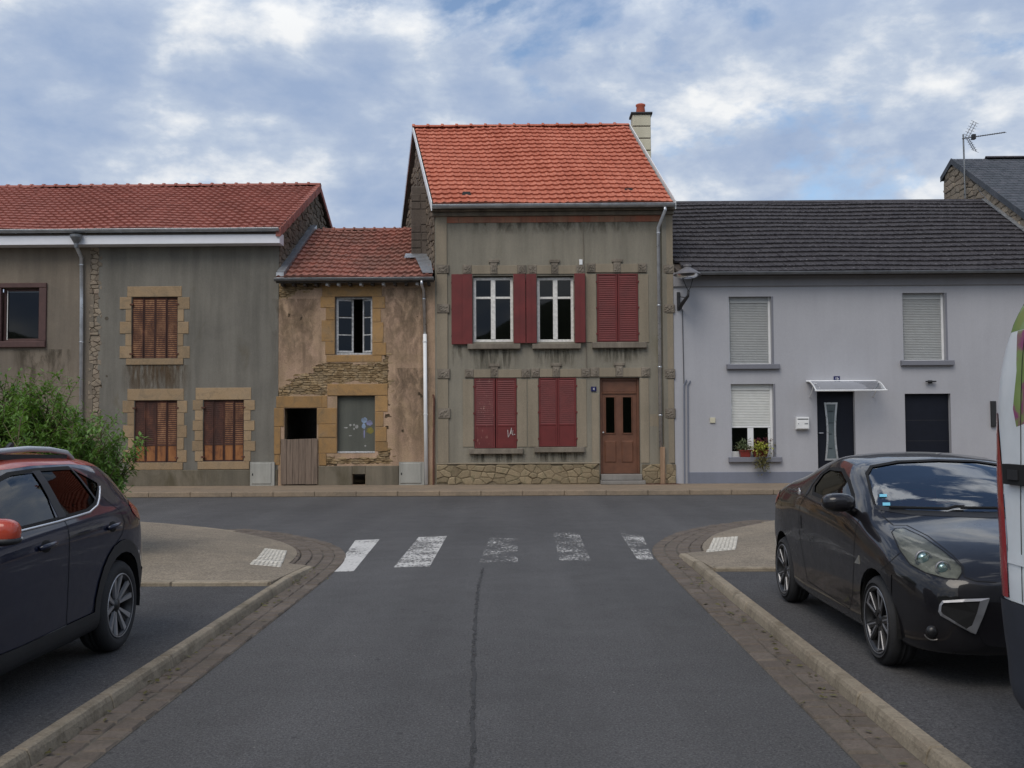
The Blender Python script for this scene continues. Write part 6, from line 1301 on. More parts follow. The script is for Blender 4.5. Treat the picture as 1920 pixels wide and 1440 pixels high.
class Car:
    def __init__(s, name, label, cat, xc, yn, stations, ns=130, seg=5, deform=None, group=None):
        s.xc, s.yn = xc, yn; L = stations[-1][0]; s.root = empty(name, (xc, yn + L / 2, PK)); tag(s.root, label, cat, group)
        ss = [r[0] for r in stations]; K = len(stations[0][1]); samp = sorted(set([L * (0.5 - 0.5 * math.cos(math.pi * i / ns)) * 0.35 + L * i / ns * 0.65 for i in range(ns + 1)]))
        rows = []
        for q in samp:
            pts = [(pchip(ss, [r[1][k][0] for r in stations], q), pchip(ss, [r[1][k][1] for r in stations], q)) for k in range(K)]
            ext = [(-pts[1][0], pts[1][1])] + pts + [(-pts[-2][0], pts[-2][1])]; ring = []
            for k in range(1, K):
                p0, p1, p2, p3 = [Vector(p) for p in ext[k - 1:k + 3]]
                t0 = 0; t1 = max(1e-3, (p1 - p0).length ** .5); t2 = t1 + max(1e-3, (p2 - p1).length ** .5); t3 = t2 + max(1e-3, (p3 - p2).length ** .5)
                for j in range(seg):
                    t = t1 + (t2 - t1) * j / seg
                    a1 = p0 * ((t1 - t) / (t1 - t0)) + p1 * ((t - t0) / (t1 - t0)); a2 = p1 * ((t2 - t) / (t2 - t1)) + p2 * ((t - t1) / (t2 - t1)); a3 = p2 * ((t3 - t) / (t3 - t2)) + p3 * ((t - t2) / (t3 - t2))
                    b1 = a1 * ((t2 - t) / (t2 - t0)) + a2 * ((t - t0) / (t2 - t0)); b2 = a2 * ((t3 - t) / (t3 - t1)) + a3 * ((t - t1) / (t3 - t1)); c = b1 * ((t2 - t) / (t2 - t1)) + b2 * ((t - t1) / (t2 - t1)); ring.append((max(0, c.x), c.y))
            ring.append((0.0, pts[-1][1])); ring[0] = (0.0, pts[0][1]); rows.append((q, ring))
        bm = bmesh.new(); s.bm = bm; V = []; m = len(rows[0][1])
        for q, ring in rows:
            r = [(x, z) for x, z in ring] + [(-x, z) for x, z in reversed(ring[1:-1])]; row = []
            for x, z in r:
                p = Vector((x, q, z)); p = deform(p) if deform else p; row.append(bm.verts.new(p))
            V.append(row)
        n = len(V[0])
        for a, b in zip(V, V[1:]):
            for j in range(n): bm.faces.new((a[j], a[(j + 1) % n], b[(j + 1) % n], b[j]))
        bm.faces.new(list(reversed(V[0]))); bm.faces.new(V[-1]); bmesh.ops.recalc_face_normals(bm, faces=bm.faces)
        s.lay = bm.faces.layers.int.new('part'); s.bvh = BVHTree.FromBMesh(bm)
        bm.normal_update(); s.off = Vector((xc, yn, PK))
    def W(s, p): return Vector(p) + s.off
    def sp(s, sg, q, z, o=0.0):                          # point on the flank
        h = s.bvh.ray_cast(Vector((sg * 3, q, z)), Vector((-sg, 0, 0)))
        return (h[0] + h[1] * o) if h[0] is not None else Vector((sg * 0.8, q, z))
    def pix(s, px, py, o=0.0):                           # where the sight line of a photo pixel meets this body
        d = ray(px, py).normalized(); h = s.bvh.ray_cast(cam_origin - s.off, d)
        return (h[0] + h[1] * o, h[1]) if h[0] is not None else (None, None)
    def cut(s, poly, axes, filt, part):
        a, b = axes; bm = s.bm; n = len(poly); third = ({0, 1, 2} - {a, b}).pop(); lo = [min(p[i] for p in poly) - 0.02 for i in (0, 1)]; hi = [max(p[i] for p in poly) + 0.02 for i in (0, 1)]
        def near(f):
            us = [v.co[a] for v in f.verts]; vs2 = [v.co[b] for v in f.verts]
            return max(us) > lo[0] and min(us) < hi[0] and max(vs2) > lo[1] and min(vs2) < hi[1]
        for i in range(n):
            p, q = poly[i], poly[(i + 1) % n]; e0 = [min(p[0], q[0]) - 0.01, min(p[1], q[1]) - 0.01]; e1 = [max(p[0], q[0]) + 0.01, max(p[1], q[1]) + 0.01]
            no = [0, 0, 0]; no[a] = q[1] - p[1]; no[b] = -(q[0] - p[0]); co = [0, 0, 0]; co[a], co[b] = p
            if no[a] == 0 and no[b] == 0: continue
            fs = [f for f in bm.faces if len(f.verts) < 40 and near(f) and filt(f.calc_center_median(), f.normal) and max(v.co[a] for v in f.verts) > e0[0] and min(v.co[a] for v in f.verts) < e1[0] and max(v.co[b] for v in f.verts) > e0[1] and min(v.co[b] for v in f.verts) < e1[1]]
            if not fs: continue
            g = set(fs)
            for f in fs: g |= set(f.edges); g |= set(f.verts)
            bmesh.ops.bisect_plane(bm, geom=list(g), plane_co=co, plane_no=no, dist=1e-5)
        for f in bm.faces:
            if len(f.verts) >= 40: continue
            c = f.calc_center_median()
            if filt(c, f.normal) and in_poly((c[a], c[b]), poly): f[s.lay] = part
    def arch(s, q, z, r, part=-1, n=26):
        poly = [(q + r * math.cos(2 * math.pi * i / n), z + r * math.sin(2 * math.pi * i / n)) for i in range(n)]
        s.cut(poly, (1, 2), lambda c, nn: abs(c.x) > 0.52, part)
    def emit(s, table):
        s.bm.normal_update(); groups = {}
        for f in s.bm.faces: groups.setdefault(f[s.lay], []).append(f)
        out = {}
        for k, fs in groups.items():
            if k < 0 or k not in table: continue
            name, mat, offn, split = table[k]
            sets = {0: fs}
            if split:
                sets = {}
                for f in fs: sets.setdefault(1 if f.calc_center_median().x > 0 else -1, []).append(f)
            for sd, ff in sets.items():
                idx = {}; v = []; F = []
                for f in ff:
                    F.append([])
                    for w in f.verts:
                        if w not in idx: idx[w] = len(v); v.append(s.W(w.co + w.normal * offn))
                        F[-1].append(idx[w])
                o = mesh_obj(name, v, F, mat, s.root, smooth=True); out[k, sd] = o
        return out
    def ribbon(s, pts, w, mat, name, o=0.0015, sides=(-1, 1), parent=None, step=0.02):
        for sg in sides:
            P = []
            for a, b in zip(pts, pts[1:]):
                n = max(1, int(math.hypot(b[0] - a[0], b[1] - a[1]) / step)); P += [(a[0] + (b[0] - a[0]) * i / n, a[1] + (b[1] - a[1]) * i / n) for i in range(n)]
            P.append(pts[-1]); m = MB()
            for i, p in enumerate(P):
                q0, q1 = P[max(i - 1, 0)], P[min(i + 1, len(P) - 1)]; d = Vector((q1[0] - q0[0], q1[1] - q0[1])).normalized(); nx, nz = -d.y * w / 2, d.x * w / 2
                m.v += [s.W(s.sp(sg, p[0] + nx, p[1] + nz, o)), s.W(s.sp(sg, p[0] - nx, p[1] - nz, o))]
            for i in range(len(P) - 1): m.f.append((2 * i, 2 * i + 1, 2 * i + 3, 2 * i + 2))
            m.build(name, mat, parent or s.root)
    def strip(s, pts, r, mat, name, o=0.004, sides=(-1, 1), n=6, flat=None):
        for sg in sides:
            P = []
            for a, b in zip(pts, pts[1:]):
                k = max(1, int(math.hypot(b[0] - a[0], b[1] - a[1]) / 0.04)); P += [(a[0] + (b[0] - a[0]) * i / k, a[1] + (b[1] - a[1]) * i / k) for i in range(k)]
            P.append(pts[-1]); MB().tube([s.W(s.sp(sg, a, b, o)) for a, b in P], r, n).build(name, mat, s.root, smooth=True)
    def well(s, q, z, r, x0, x1):
        for sg in (-1, 1):
            m = MB(); n = 18; A = [math.radians(-12 + 204 * i / n) for i in range(n + 1)]
            for x in (x0, x1): m.v += [s.W((sg * x, q + math.cos(a) * r, z + math.sin(a) * r)) for a in A]
            for i in range(n): m.f.append((i, i + 1, n + 2 + i, n + 1 + i))
            m.f.append(tuple(range(n + 1))); m.build('wheel_well', 'gap', s.root)
    def wheel(s, q, R_, rr, wd, xf, style):
        for sg in (-1, 1):
            c = s.W((sg * xf, q, R_)); wh = empty('wheel', c, s.root); f = lambda h: -h * sg
            pr = [(rr, 0.012), (rr + 0.012, 0.0), (rr + 0.03, -0.004), (R_ - 0.055, -0.006), (R_ - 0.022, 0.006), (R_ - 0.006, 0.026), (R_, 0.05), (R_, wd / 2 - 0.025), (R_ - 0.009, wd / 2 - 0.02), (R_ - 0.009, wd / 2 - 0.008), (R_, wd / 2 - 0.004), (R_, wd / 2 + 0.004), (R_ - 0.009, wd / 2 + 0.008), (R_ - 0.009, wd / 2 + 0.02), (R_, wd / 2 + 0.025), (R_, wd - 0.05), (R_ - 0.02, wd - 0.01), (rr, wd)]
            MB().lathe([(a, f(b)) for a, b in pr], c, 'X', 48).build('tyre', 'rubber', wh, smooth=True)
            MB().lathe([(a, f(b)) for a, b in ((rr + 0.004, 0.006), (rr - 0.002, 0.0), (rr - 0.012, 0.004), (rr - 0.022, 0.02), (rr - 0.03, 0.09), (rr - 0.03, wd - 0.02))], c, 'X', 48).build('rim', 'alloy_black', wh, smooth=True)
            MB().lathe([(a, f(b)) for a, b in ((rr + 0.002, 0.002), (rr - 0.002, -0.003), (rr - 0.007, 0.0))], c, 'X', 48).build('rim_lip', 'alloy' if style == 'y' else 'alloy_dim', wh, smooth=True)
            MB().lathe([(a, f(b)) for a, b in ((0.0, 0.10), (rr * 0.72, 0.10), (rr * 0.72, 0.125))], c, 'X', 32).build('brake_disc', 'brake', wh, smooth=False)
            MB().lathe([(a, f(b)) for a, b in ((0.0, 0.17), (rr - 0.03, 0.17))], c, 'X', 24).build('backing', 'gap', wh)
            def P(u, v, w): return Vector((c.x + f(w), c.y + u, c.z + v))
            def bar(m, a0, r0, a1, r1, w0, w1, d0, d1, th=0.02):      # tapered bar between polar points
                p0 = Vector((math.cos(a0) * r0, math.sin(a0) * r0)); p1 = Vector((math.cos(a1) * r1, math.sin(a1) * r1)); d = (p1 - p0).normalized(); nn = Vector((-d.y, d.x)); i = len(m.v)
                for p, w, dd in ((p0, w0, d0), (p1, w1, d1)):
                    for sgn2 in (-1, 1): e = p + nn * w * sgn2; m.v += [P(e.x, e.y, dd), P(e.x - nn.x * sgn2 * -0.003, e.y + nn.y * sgn2 * 0.003, dd + th)]
                m.f += [(i, i + 2, i + 6, i + 4), (i, i + 4, i + 5, i + 1), (i + 2, i + 3, i + 7, i + 6), (i + 1, i + 5, i + 7, i + 3), (i, i + 1, i + 3, i + 2), (i + 4, i + 6, i + 7, i + 5)]
            ms, mk = MB(), MB()
            for k in range(5):
                a = math.radians(90 + 72 * k + (8 if style == 'y' else 20))
                if style == 'y':
                    for e in (-1, 1):
                        bar(ms, a + e * 0.20, rr * 0.20, a + e * 0.27, rr - 0.010, 0.008, 0.019, 0.030, 0.006); bar(mk, a + e * 0.05, rr * 0.2, a + e * 0.12, rr - 0.014, 0.012, 0.02, 0.040, 0.022)
                else:
                    for e in (-1, 1):
                        bar(mk, a + e * 0.16, rr * 0.2, a + e * 0.21, rr - 0.012, 0.020, 0.024, 0.022, 0.010)
                        bar(ms, a + e * 0.15, rr * 0.34, a + e * 0.24, rr - 0.016, 0.0042, 0.005, 0.016, 0.004, 0.012); 
                    bar(ms, a - 0.24, rr - 0.022, a + 0.24, rr - 0.022, 0.0045, 0.0045, 0.004, 0.004, 0.012)
            ms.build('spokes', 'alloy' if style == 'y' else 'alloy_dim', wh); mk.build('spoke_backs', 'alloy_black', wh)
            MB().lathe([(a, f(b)) for a, b in ((0.0, 0.018), (0.028, 0.018), (0.034, 0.024), (rr * 0.27, 0.034), (rr * 0.30, 0.06))], c, 'X', 24).build('hub', 'alloy_black', wh, smooth=True)
    def seat(s, x, q, zc=0.42):
        def slabp(pts, w, x): 
            m = MB(); m.prism(pts, lambda u, v, ww: s.W((x + ww, u, v)), -w / 2, w / 2); return m
        st = slabp([(q - 0.48, zc - 0.1), (q, zc - 0.12), (q + 0.02, zc + 0.02), (q - 0.25, zc + 0.03), (q - 0.5, zc + 0.07)], 0.48, x).build('seat', 'seat_cloth', s.root)
        slabp([(q - 0.04, zc - 0.05), (q + 0.12, zc - 0.05), (q + 0.30, zc + 0.52), (q + 0.27, zc + 0.58), (q + 0.20, zc + 0.58), (q + 0.14, zc + 0.5)], 0.46, x).build('backrest', 'seat_cloth', st)
        slabp([(q + 0.20, zc + 0.62), (q + 0.30, zc + 0.61), (q + 0.33, zc + 0.80), (q + 0.25, zc + 0.82)], 0.26, x).build('headrest', 'seat_cloth', st)
cam_origin = Vector((0, 0, CAMH))
def ellips(c, r, n=18, e=0.8, cutz=None):
    m = MB(); sg = lambda v: (1 if v >= 0 else -1) * abs(v) ** e
    for i in range(n + 1):
        ph = -math.pi / 2 + math.pi * i / n
        for j in range(2 * n): th = math.pi * j / n; m.v.append((c[0] + r[0] * sg(math.cos(ph)) * sg(math.cos(th)), c[1] + r[1] * sg(math.cos(ph)) * sg(math.sin(th)), c[2] + r[2] * sg(math.sin(ph))))
    for i in range(n):
        for j in range(2 * n): m.f.append((i * 2 * n + j, i * 2 * n + (j + 1) % (2 * n), (i + 1) * 2 * n + (j + 1) % (2 * n), (i + 1) * 2 * n + j))
    return m

# ---------------------------------------------------------------- dark crossover with orange roof (left)
ST = [
 (0.00, [(0, .32), (.45, .32), (.52, .34), (.55, .45), (.55, .58), (.52, .68), (.45, .74), (.30, .76), (.15, .77), (0, .775)]),
 (0.06, [(0, .26), (.58, .26), (.68, .28), (.71, .42), (.71, .60), (.68, .74), (.58, .80), (.40, .83), (.2, .845), (0, .85)]),
 (0.25, [(0, .22), (.66, .22), (.78, .25), (.81, .42), (.815, .64), (.785, .80), (.68, .87), (.48, .905), (.24, .92), (0, .93)]),
 (0.60, [(0, .20), (.72, .20), (.84, .24), (.868, .42), (.878, .66), (.855, .85), (.76, .93), (.56, .97), (.28, 1.0), (0, 1.01)]),
 (1.10, [(0, .19), (.72, .19), (.845, .24), (.872, .42), (.88, .68), (.862, .88), (.79, .98), (.60, 1.03), (.3, 1.06), (0, 1.07)]),
 (1.60, [(0, .19), (.72, .19), (.845, .24), (.872, .42), (.88, .69), (.868, .91), (.825, 1.00), (.66, 1.21), (.42, 1.275), (0, 1.30)]),
 (2.00, [(0, .19), (.72, .19), (.845, .24), (.870, .42), (.88, .70), (.868, .93), (.825, 1.02), (.615, 1.345), (.40, 1.405), (0, 1.43)]),
 (2.60, [(0, .19), (.72, .19), (.845, .24), (.870, .42), (.88, .71), (.866, .96), (.825, 1.04), (.60, 1.385), (.38, 1.445), (0, 1.465)]),
 (3.15, [(0, .20), (.72, .20), (.85, .25), (.874, .44), (.882, .73), (.864, .98), (.815, 1.06), (.585, 1.375), (.37, 1.432), (0, 1.455)]),
 (3.55, [(0, .22), (.72, .22), (.845, .26), (.872, .46), (.878, .74), (.852, .99), (.785, 1.07), (.57, 1.345), (.36, 1.40), (0, 1.42)]),
 (3.78, [(0, .24), (.70, .24), (.82, .29), (.852, .48), (.855, .74), (.825, .985), (.76, 1.06), (.56, 1.29), (.35, 1.36), (0, 1.385)]),
 (3.90, [(0, .26), (.66, .26), (.79, .32), (.825, .50), (.828, .73), (.795, .965), (.73, 1.035), (.58, 1.17), (.36, 1.23), (0, 1.25)]),
 (4.02, [(0, .30), (.58, .30), (.70, .36), (.755, .52), (.765, .71), (.735, .91), (.68, .965), (.57, 1.01), (.36, 1.04), (0, 1.05)]),
 (4.10, [(0, .34), (.50, .34), (.60, .40), (.66, .54), (.67, .69), (.64, .82), (.58, .86), (.48, .885), (.3, .90), (0, .905)]),
 (4.14, [(0, .42), (.40, .42), (.48, .46), (.53, .55), (.54, .65), (.51, .73), (.46, .76), (.36, .78), (.2, .79), (0, .79)])]
K = Car('crossover_car', 'dark navy crossover car with orange roof and silver roof rails, parked on the left', 'car', -3.80, 3.80, ST)
flank = lambda c, n: abs(c.x) > 0.45
qa, qr = 0.83, 3.41; RK = 0.325
K.cut([(1.28, 1.005), (2.49, 1.035), (2.53, 1.20), (2.53, 1.33), (2.25, 1.325), (1.95, 1.27), (1.70, 1.17)], (1, 2), flank, 1)
K.cut([(2.63, 1.04), (2.95, 1.055), (3.10, 1.085), (3.15, 1.11), (3.09, 1.325), (2.63, 1.335)], (1, 2), flank, 2)
K.cut([(3.175, 1.115), (3.32, 1.175), (3.37, 1.215), (3.13, 1.318), (3.115, 1.325)], (1, 2), flank, 7)
K.cut([(1.66, 1.25), (2.0, 1.355), (2.6, 1.372), (3.15, 1.36), (3.50, 1.335), (3.86, 1.30), (3.86, 1.6), (1.66, 1.6)], (1, 2), lambda c, n: n.z > 0.3, 3)
K.cut([(-.64, 1.12), (.64, 1.12), (.55, 1.33), (.3, 1.385), (-.3, 1.385), (-.55, 1.33)], (0, 2), lambda c, n: c.y < 2.1 and c.y > 1.0, 4)
K.cut([(-.55, 1.06), (.55, 1.06), (.5, 1.27), (-.5, 1.27)], (0, 2), lambda c, n: c.y > 3.7, 8)
K.cut([(3.66, .985), (3.70, 1.03), (3.80, 1.055), (4.3, 1.04), (4.3, .90), (3.86, .90), (3.74, .935)], (1, 2), lambda c, n: abs(c.x) > 0.42, 5)
K.cut([(1.22, .36), (2.0, .345), (2.95, .36), (3.02, .40), (3.02, .1), (1.22, .1)], (1, 2), flank, 6)
K.cut([(3.62, .50), (4.3, .56), (4.3, .1), (3.62, .1)], (1, 2), lambda c, n: True, 6)
for q in (qa, qr): K.arch(q, RK + 0.02, 0.455, 6); K.arch(q, RK + 0.01, 0.375, -1)
ko = K.emit({0: ('body', 'paint_navy', 0, False), 1: ('door_window', 'car_glass', -0.006, True), 2: ('rear_window', 'car_glass_dark', -0.006, True), 7: ('quarter_window', 'car_glass_dark', -0.006, True), 8: ('rear_screen', 'car_glass_dark', -0.006, False), 3: ('roof', 'paint_orange', 0.001, False), 4: ('windscreen', 'screen_glass', -0.006, False), 5: ('tail_lamp', 'lamp_red', 0.004, True), 6: ('cladding', 'car_black', 0.009, False)})
vh, fh = [], []
for f in K.bm.faces:
    if f[K.lay] == 3: fh.append(tuple(range(len(vh), len(vh) + len(f.verts)))); vh += [K.W(w.co - w.normal * 0.022) for w in f.verts]
mesh_obj('headliner', vh, fh, 'seat_cloth', K.root)
for q in (qa, qr): K.well(q, RK + 0.01, 0.378, 0.50, 0.865); 
K.wheel(qa, RK, 0.228, 0.20, 0.872, 'y'); K.wheel(qr, RK, 0.228, 0.20, 0.872, 'y')
K.ribbon([(1.28, 1.0), (2.49, 1.03), (2.63, 1.035), (2.95, 1.048), (3.10, 1.077), (3.19, 1.112), (3.34, 1.178)], 0.030, 'gap', 'window_seal', 0.001)
K.strip([(1.28, .992), (2.49, 1.018), (2.95, 1.036), (3.12, 1.068), (3.22, 1.11), (3.36, 1.185)], 0.0085, 'chrome', 'belt_trim', 0.004)
K.ribbon([(2.575, 1.04), (2.575, 1.34)], 0.10, 'car_black', 'pillar_trim', 0.002)
K.ribbon([(3.165, 1.11), (3.10, 1.33)], 0.028, 'car_black', 'pillar_trim', 0.002)
K.ribbon([(1.70, 1.18), (1.97, 1.285), (2.25, 1.335), (2.6, 1.345), (3.10, 1.338)], 0.022, 'gap', 'window_seal', 0.001)
K.ribbon([(2.575, 1.03), (2.56, .80), (2.55, .55), (2.56, .35)], 0.007, 'gap', 'panel_gap')
K.ribbon([(3.30, 1.12), (3.42, 1.02), (3.46, .92), (3.40, .84), (3.20, .74)], 0.007, 'gap', 'panel_gap')
K.ribbon([(3.05, .56), (2.98, .42), (2.92, .36)], 0.007, 'gap', 'panel_gap')
K.ribbon([(1.28, 1.0), (1.24, .8), (1.26, .55), (1.30, .36)], 0.007, 'gap', 'panel_gap')
for q, z in ((3.24, .905), (2.26, .885)):
    for sg in (-1, 1):
        p = K.sp(sg, q, z); hnd = ellips(K.W(p + Vector((sg * -0.012, 0, 0))), (0.018, 0.075, 0.045), 12).build('handle_cup', 'gap', K.root, smooth=True)
        MB().tube([K.W(K.sp(sg, q - 0.10, z + 0.002, 0.008)), K.W(K.sp(sg, q - 0.06, z + 0.010, 0.034)), K.W(K.sp(sg, q + 0.05, z + 0.014, 0.036)), K.W(K.sp(sg, q + 0.10, z + 0.010, 0.010))], 0.016, 8).build('door_handle', 'paint_navy', K.root, smooth=True)
for sg in (-1, 1):                                        # roof rails
    rp_ = [(1.95, 0), (2.02, .045), (2.3, .06), (2.7, .062), (3.0, .058), (3.25, .042), (3.34, 0)]
    pts = []
    for q, dz in rp_:
        h = K.bvh.ray_cast(Vector((sg * 0.53, q, 3)), Vector((0, 0, -1))); pts.append(K.W(h[0] + Vector((0, 0, dz))))
    MB().tube(pts, 0.019, 8).build('roof_rail', 'rail_silver', K.root, smooth=True)
    MB().prism([(0, 0), (1, 0), (1, 1), (0, 1)], lambda u, v, w: pts[2] + (pts[5] - pts[2]) * u + Vector((w, 0, -0.05 + 0.035 * v)), -0.008, 0.008).build('rail_foot', 'car_black', K.root)
    mq = K.sp(sg, 1.52, 1.0); ellips(K.W(mq + Vector((sg * 0.15, 0, 0.055))), (0.115, 0.075, 0.075), 14, 0.75).build('mirror', 'paint_orange', K.root, smooth=True)
    ellips(K.W(mq + Vector((sg * 0.15, 0, 0.012))), (0.118, 0.078, 0.028), 12, 0.75).build('mirror_base', 'car_black', K.root, smooth=True); MB().tube([K.W(mq + Vector((sg * -.02, .01, -0.02))), K.W(mq + Vector((sg * .1, 0, 0.01)))], 0.03, 8).build('mirror_arm', 'car_black', K.root)
    MB().tube([K.W(mq + Vector((sg * x_, math.sqrt(max(0, 1 - ((x_ - .15) / .122) ** 2)) * 0.08, 0.024))) for x_ in (0.04, .08, .12, .16, .2, .24, .265)], 0.006, 6).build('mirror_trim', 'chrome', K.root)
h = K.bvh.ray_cast(Vector((0, 3.45, 3)), Vector((0, 0, -1))); p = K.W(h[0])
MB().prism([(-0.09, -0.012), (0.07, -0.012), (0.075, 0.075), (0.05, 0.078)], lambda u, v, w: Vector((p.x + w, p.y + u, p.z + v)), -0.012, 0.012).build('fin_aerial', 'car_black', K.root)
for x in (-0.36, 0.36): K.seat(x, 2.25, 0.45); K.seat(x, 3.0, 0.48)
MB().prism([(1.05, .62), (1.62, .70), (1.55, .95), (1.2, .99)], lambda u, v, w: K.W((w, u, v)), -0.75, 0.75).build('dashboard', 'seat_cloth', K.root)

# ---------------------------------------------------------------- black coupe (right)
SW = [
 (0.00, [(0, .28), (.38, .28), (.46, .30), (.50, .38), (.50, .47), (.48, .56), (.41, .61), (.30, .63), (.15, .64), (0, .645)]),
 (0.05, [(0, .22), (.52, .22), (.61, .245), (.65, .36), (.65, .49), (.62, .61), (.54, .665), (.39, .69), (.2, .705), (0, .71)]),
 (0.16, [(0, .20), (.60, .20), (.70, .225), (.745, .36), (.745, .52), (.715, .655), (.62, .725), (.46, .755), (.23, .775), (0, .78)]),
 (0.36, [(0, .18), (.66, .18), (.765, .21), (.80, .36), (.808, .54), (.785, .695), (.69, .785), (.50, .825), (.25, .85), (0, .857)]),
 (0.62, [(0, .17), (.70, .17), (.80, .20), (.835, .36), (.846, .56), (.828, .745), (.735, .845), (.54, .885), (.27, .91), (0, .915)]),
 (0.90, [(0, .16), (.70, .16), (.805, .19), (.832, .36), (.848, .58), (.832, .79), (.755, .90), (.58, .935), (.3, .962), (0, .97)]),
 (1.15, [(0, .16), (.70, .16), (.805, .19), (.828, .36), (.846, .60), (.834, .84), (.775, .955), (.685, 1.035), (.44, 1.085), (0, 1.105)]),
 (1.45, [(0, .16), (.70, .16), (.805, .19), (.826, .36), (.846, .62), (.836, .89), (.785, .995), (.64, 1.165), (.41, 1.215), (0, 1.235)]),
 (1.85, [(0, .16), (.70, .16), (.805, .19), (.826, .36), (.846, .64), (.838, .93), (.785, 1.02), (.60, 1.285), (.375, 1.335), (0, 1.352)]),
 (2.25, [(0, .16), (.70, .16), (.805, .19), (.828, .36), (.848, .66), (.840, .955), (.785, 1.045), (.58, 1.315), (.36, 1.365), (0, 1.382)]),
 (2.65, [(0, .17), (.70, .17), (.81, .20), (.835, .38), (.850, .68), (.838, .98), (.775, 1.075), (.575, 1.265), (.36, 1.33), (0, 1.35)]),
 (3.05, [(0, .19), (.70, .19), (.81, .22), (.838, .40), (.848, .69), (.825, .985), (.755, 1.075), (.58, 1.16), (.36, 1.22), (0, 1.24)]),
 (3.40, [(0, .22), (.68, .22), (.79, .26), (.82, .44), (.828, .69), (.80, .955), (.725, 1.03), (.57, 1.075), (.35, 1.11), (0, 1.12)]),
 (3.65, [(0, .26), (.62, .26), (.73, .31), (.765, .47), (.77, .67), (.735, .885), (.66, .95), (.52, .985), (.3, 1.005), (0, 1.01)]),
 (3.78, [(0, .30), (.52, .30), (.62, .36), (.67, .49), (.675, .64), (.64, .79), (.57, .84), (.45, .87), (.25, .885), (0, .89)]),
 (3.83, [(0, .36), (.40, .36), (.50, .41), (.55, .50), (.56, .61), (.53, .70), (.47, .74), (.36, .76), (.2, .77), (0, .775)])]
Wn = Car('coupe_car', 'black two-seat coupe with large oval headlights, parked on the right', 'car', 3.215, 5.98, SW)
RW = 0.295; wa, wr_ = 0.76, 3.12
front = lambda c, n: c.y < 0.95 and n.y < 0.15
def front_poly(pxs):
    out = []
    for a, b in pxs:
        p, n = Wn.pix(a, b)
        if p is not None: out.append((-abs(p.x), p.z))
    return out
Wn.cut([(1.36, .995), (1.7, 1.01), (2.30, 1.045), (2.38, 1.09), (2.36, 1.20), (2.27, 1.235), (1.98, 1.235), (1.72, 1.165), (1.5, 1.075)], (1, 2), flank, 1)
Wn.cut([(-.69, 1.03), (-.5, 1.0), (0, .985), (.5, 1.0), (.69, 1.03), (.655, 1.12), (.59, 1.235), (.52, 1.285), (.3, 1.32), (0, 1.33), (-.3, 1.32), (-.52, 1.285), (-.59, 1.235), (-.655, 1.12)], (0, 2), lambda c, n: 0.85 < c.y < 2.0, 2)
Wn.cut([(3.30, .95), (3.42, .99), (3.7, .965), (3.9, .93), (3.9, .78), (3.6, .83), (3.40, .88)], (1, 2), lambda c, n: abs(c.x) > 0.50, 3)
HL = front_poly([(1672, 998), (1678, 991), (1695, 990), (1730, 1006), (1765, 1030), (1790, 1050), (1803, 1063), (1804, 1074), (1796, 1086), (1775, 1085), (1735, 1074), (1706, 1058), (1686, 1030)])
Wn.cut(HL, (0, 2), lambda c, n: c.y < 1.2 and n.y < 0.3 and c.x < 0, 4); Wn.cut([(-a, b) for a, b in reversed(HL)], (0, 2), lambda c, n: c.y < 1.2 and n.y < 0.3 and c.x > 0, 4)
lb = [Wn.pix(1758, 1119)[0].z, Wn.pix(1862, 1117)[0].z]
Wn.cut([(-.9, .66), (-.70, .60), (Wn.pix(1758, 1119)[0].x, lb[0]), (-.30, lb[1]), (.30, lb[1]), (-Wn.pix(1758, 1119)[0].x, lb[0]), (.70, .60), (.9, .66), (.9, .1), (-.9, .1)], (0, 2), lambda c, n: c.y < 0.5 and n.y < 0.2, 5)
for q in (wa, wr_): Wn.arch(q, RW + 0.01, 0.335, -1)
wo = Wn.emit({0: ('body', 'paint_black', 0, False), 1: ('door_window', 'car_glass', -0.006, True), 2: ('windscreen', 'screen_glass', -0.005, False), 3: ('tail_lamp', 'lamp_red', 0.004, True), 4: ('headlight', 'lamp_clear', 0.001, True), 5: ('lower_bumper', 'paint_black', -0.004, False)})
# headlamp bowls behind the lenses
Wn.bm.faces.ensure_lookup_table(); sets = {-1: [], 1: []}
for f in Wn.bm.faces:
    if f[Wn.lay] == 4: sets[1 if f.calc_center_median().x > 0 else -1].append(f)
for sg, fs in sets.items():
    if not fs: continue
    par = wo[4, sg]; idx = {}; v = []; F = []; cen = sum((f.calc_center_median() for f in fs), Vector()) / len(fs)
    for f in fs:
        F.append([])
        for w in f.verts:
            if w not in idx:
                idx[w] = len(v); edge = any(len(e.link_faces) < 2 or any(g[Wn.lay] != 4 for g in e.link_faces) for e in w.link_edges); v.append(Wn.W(w.co - w.normal * (0.004 if edge else 0.035)))
            F[-1].append(idx[w])
    mesh_obj('reflector', v, F, 'reflector_grey', par, smooth=True)
    for (a, b), r in (((1726, 1040), 0.052), ((1764, 1058), 0.045)):
        p, n = Wn.pix(a, b)
        if p is None: continue
        p = Vector((p.x * -sg, p.y, p.z)); n = Vector((n.x * -sg, n.y, n.z)); c = Wn.W(p - n * 0.028)
        ellips(c, (r * 0.8, r * 0.8, r * 0.8), 12, 1.0).build('projector', 'lens', par, smooth=True); MB().lathe([(r * 0.85, -0.012), (r * 1.0, -0.014), (r * 1.0, 0.0), (r * 0.85, 0.002)], c + Vector((0, -0.012, 0)), 'Y', 20).build('bezel', 'alloy_dim', par, smooth=True)
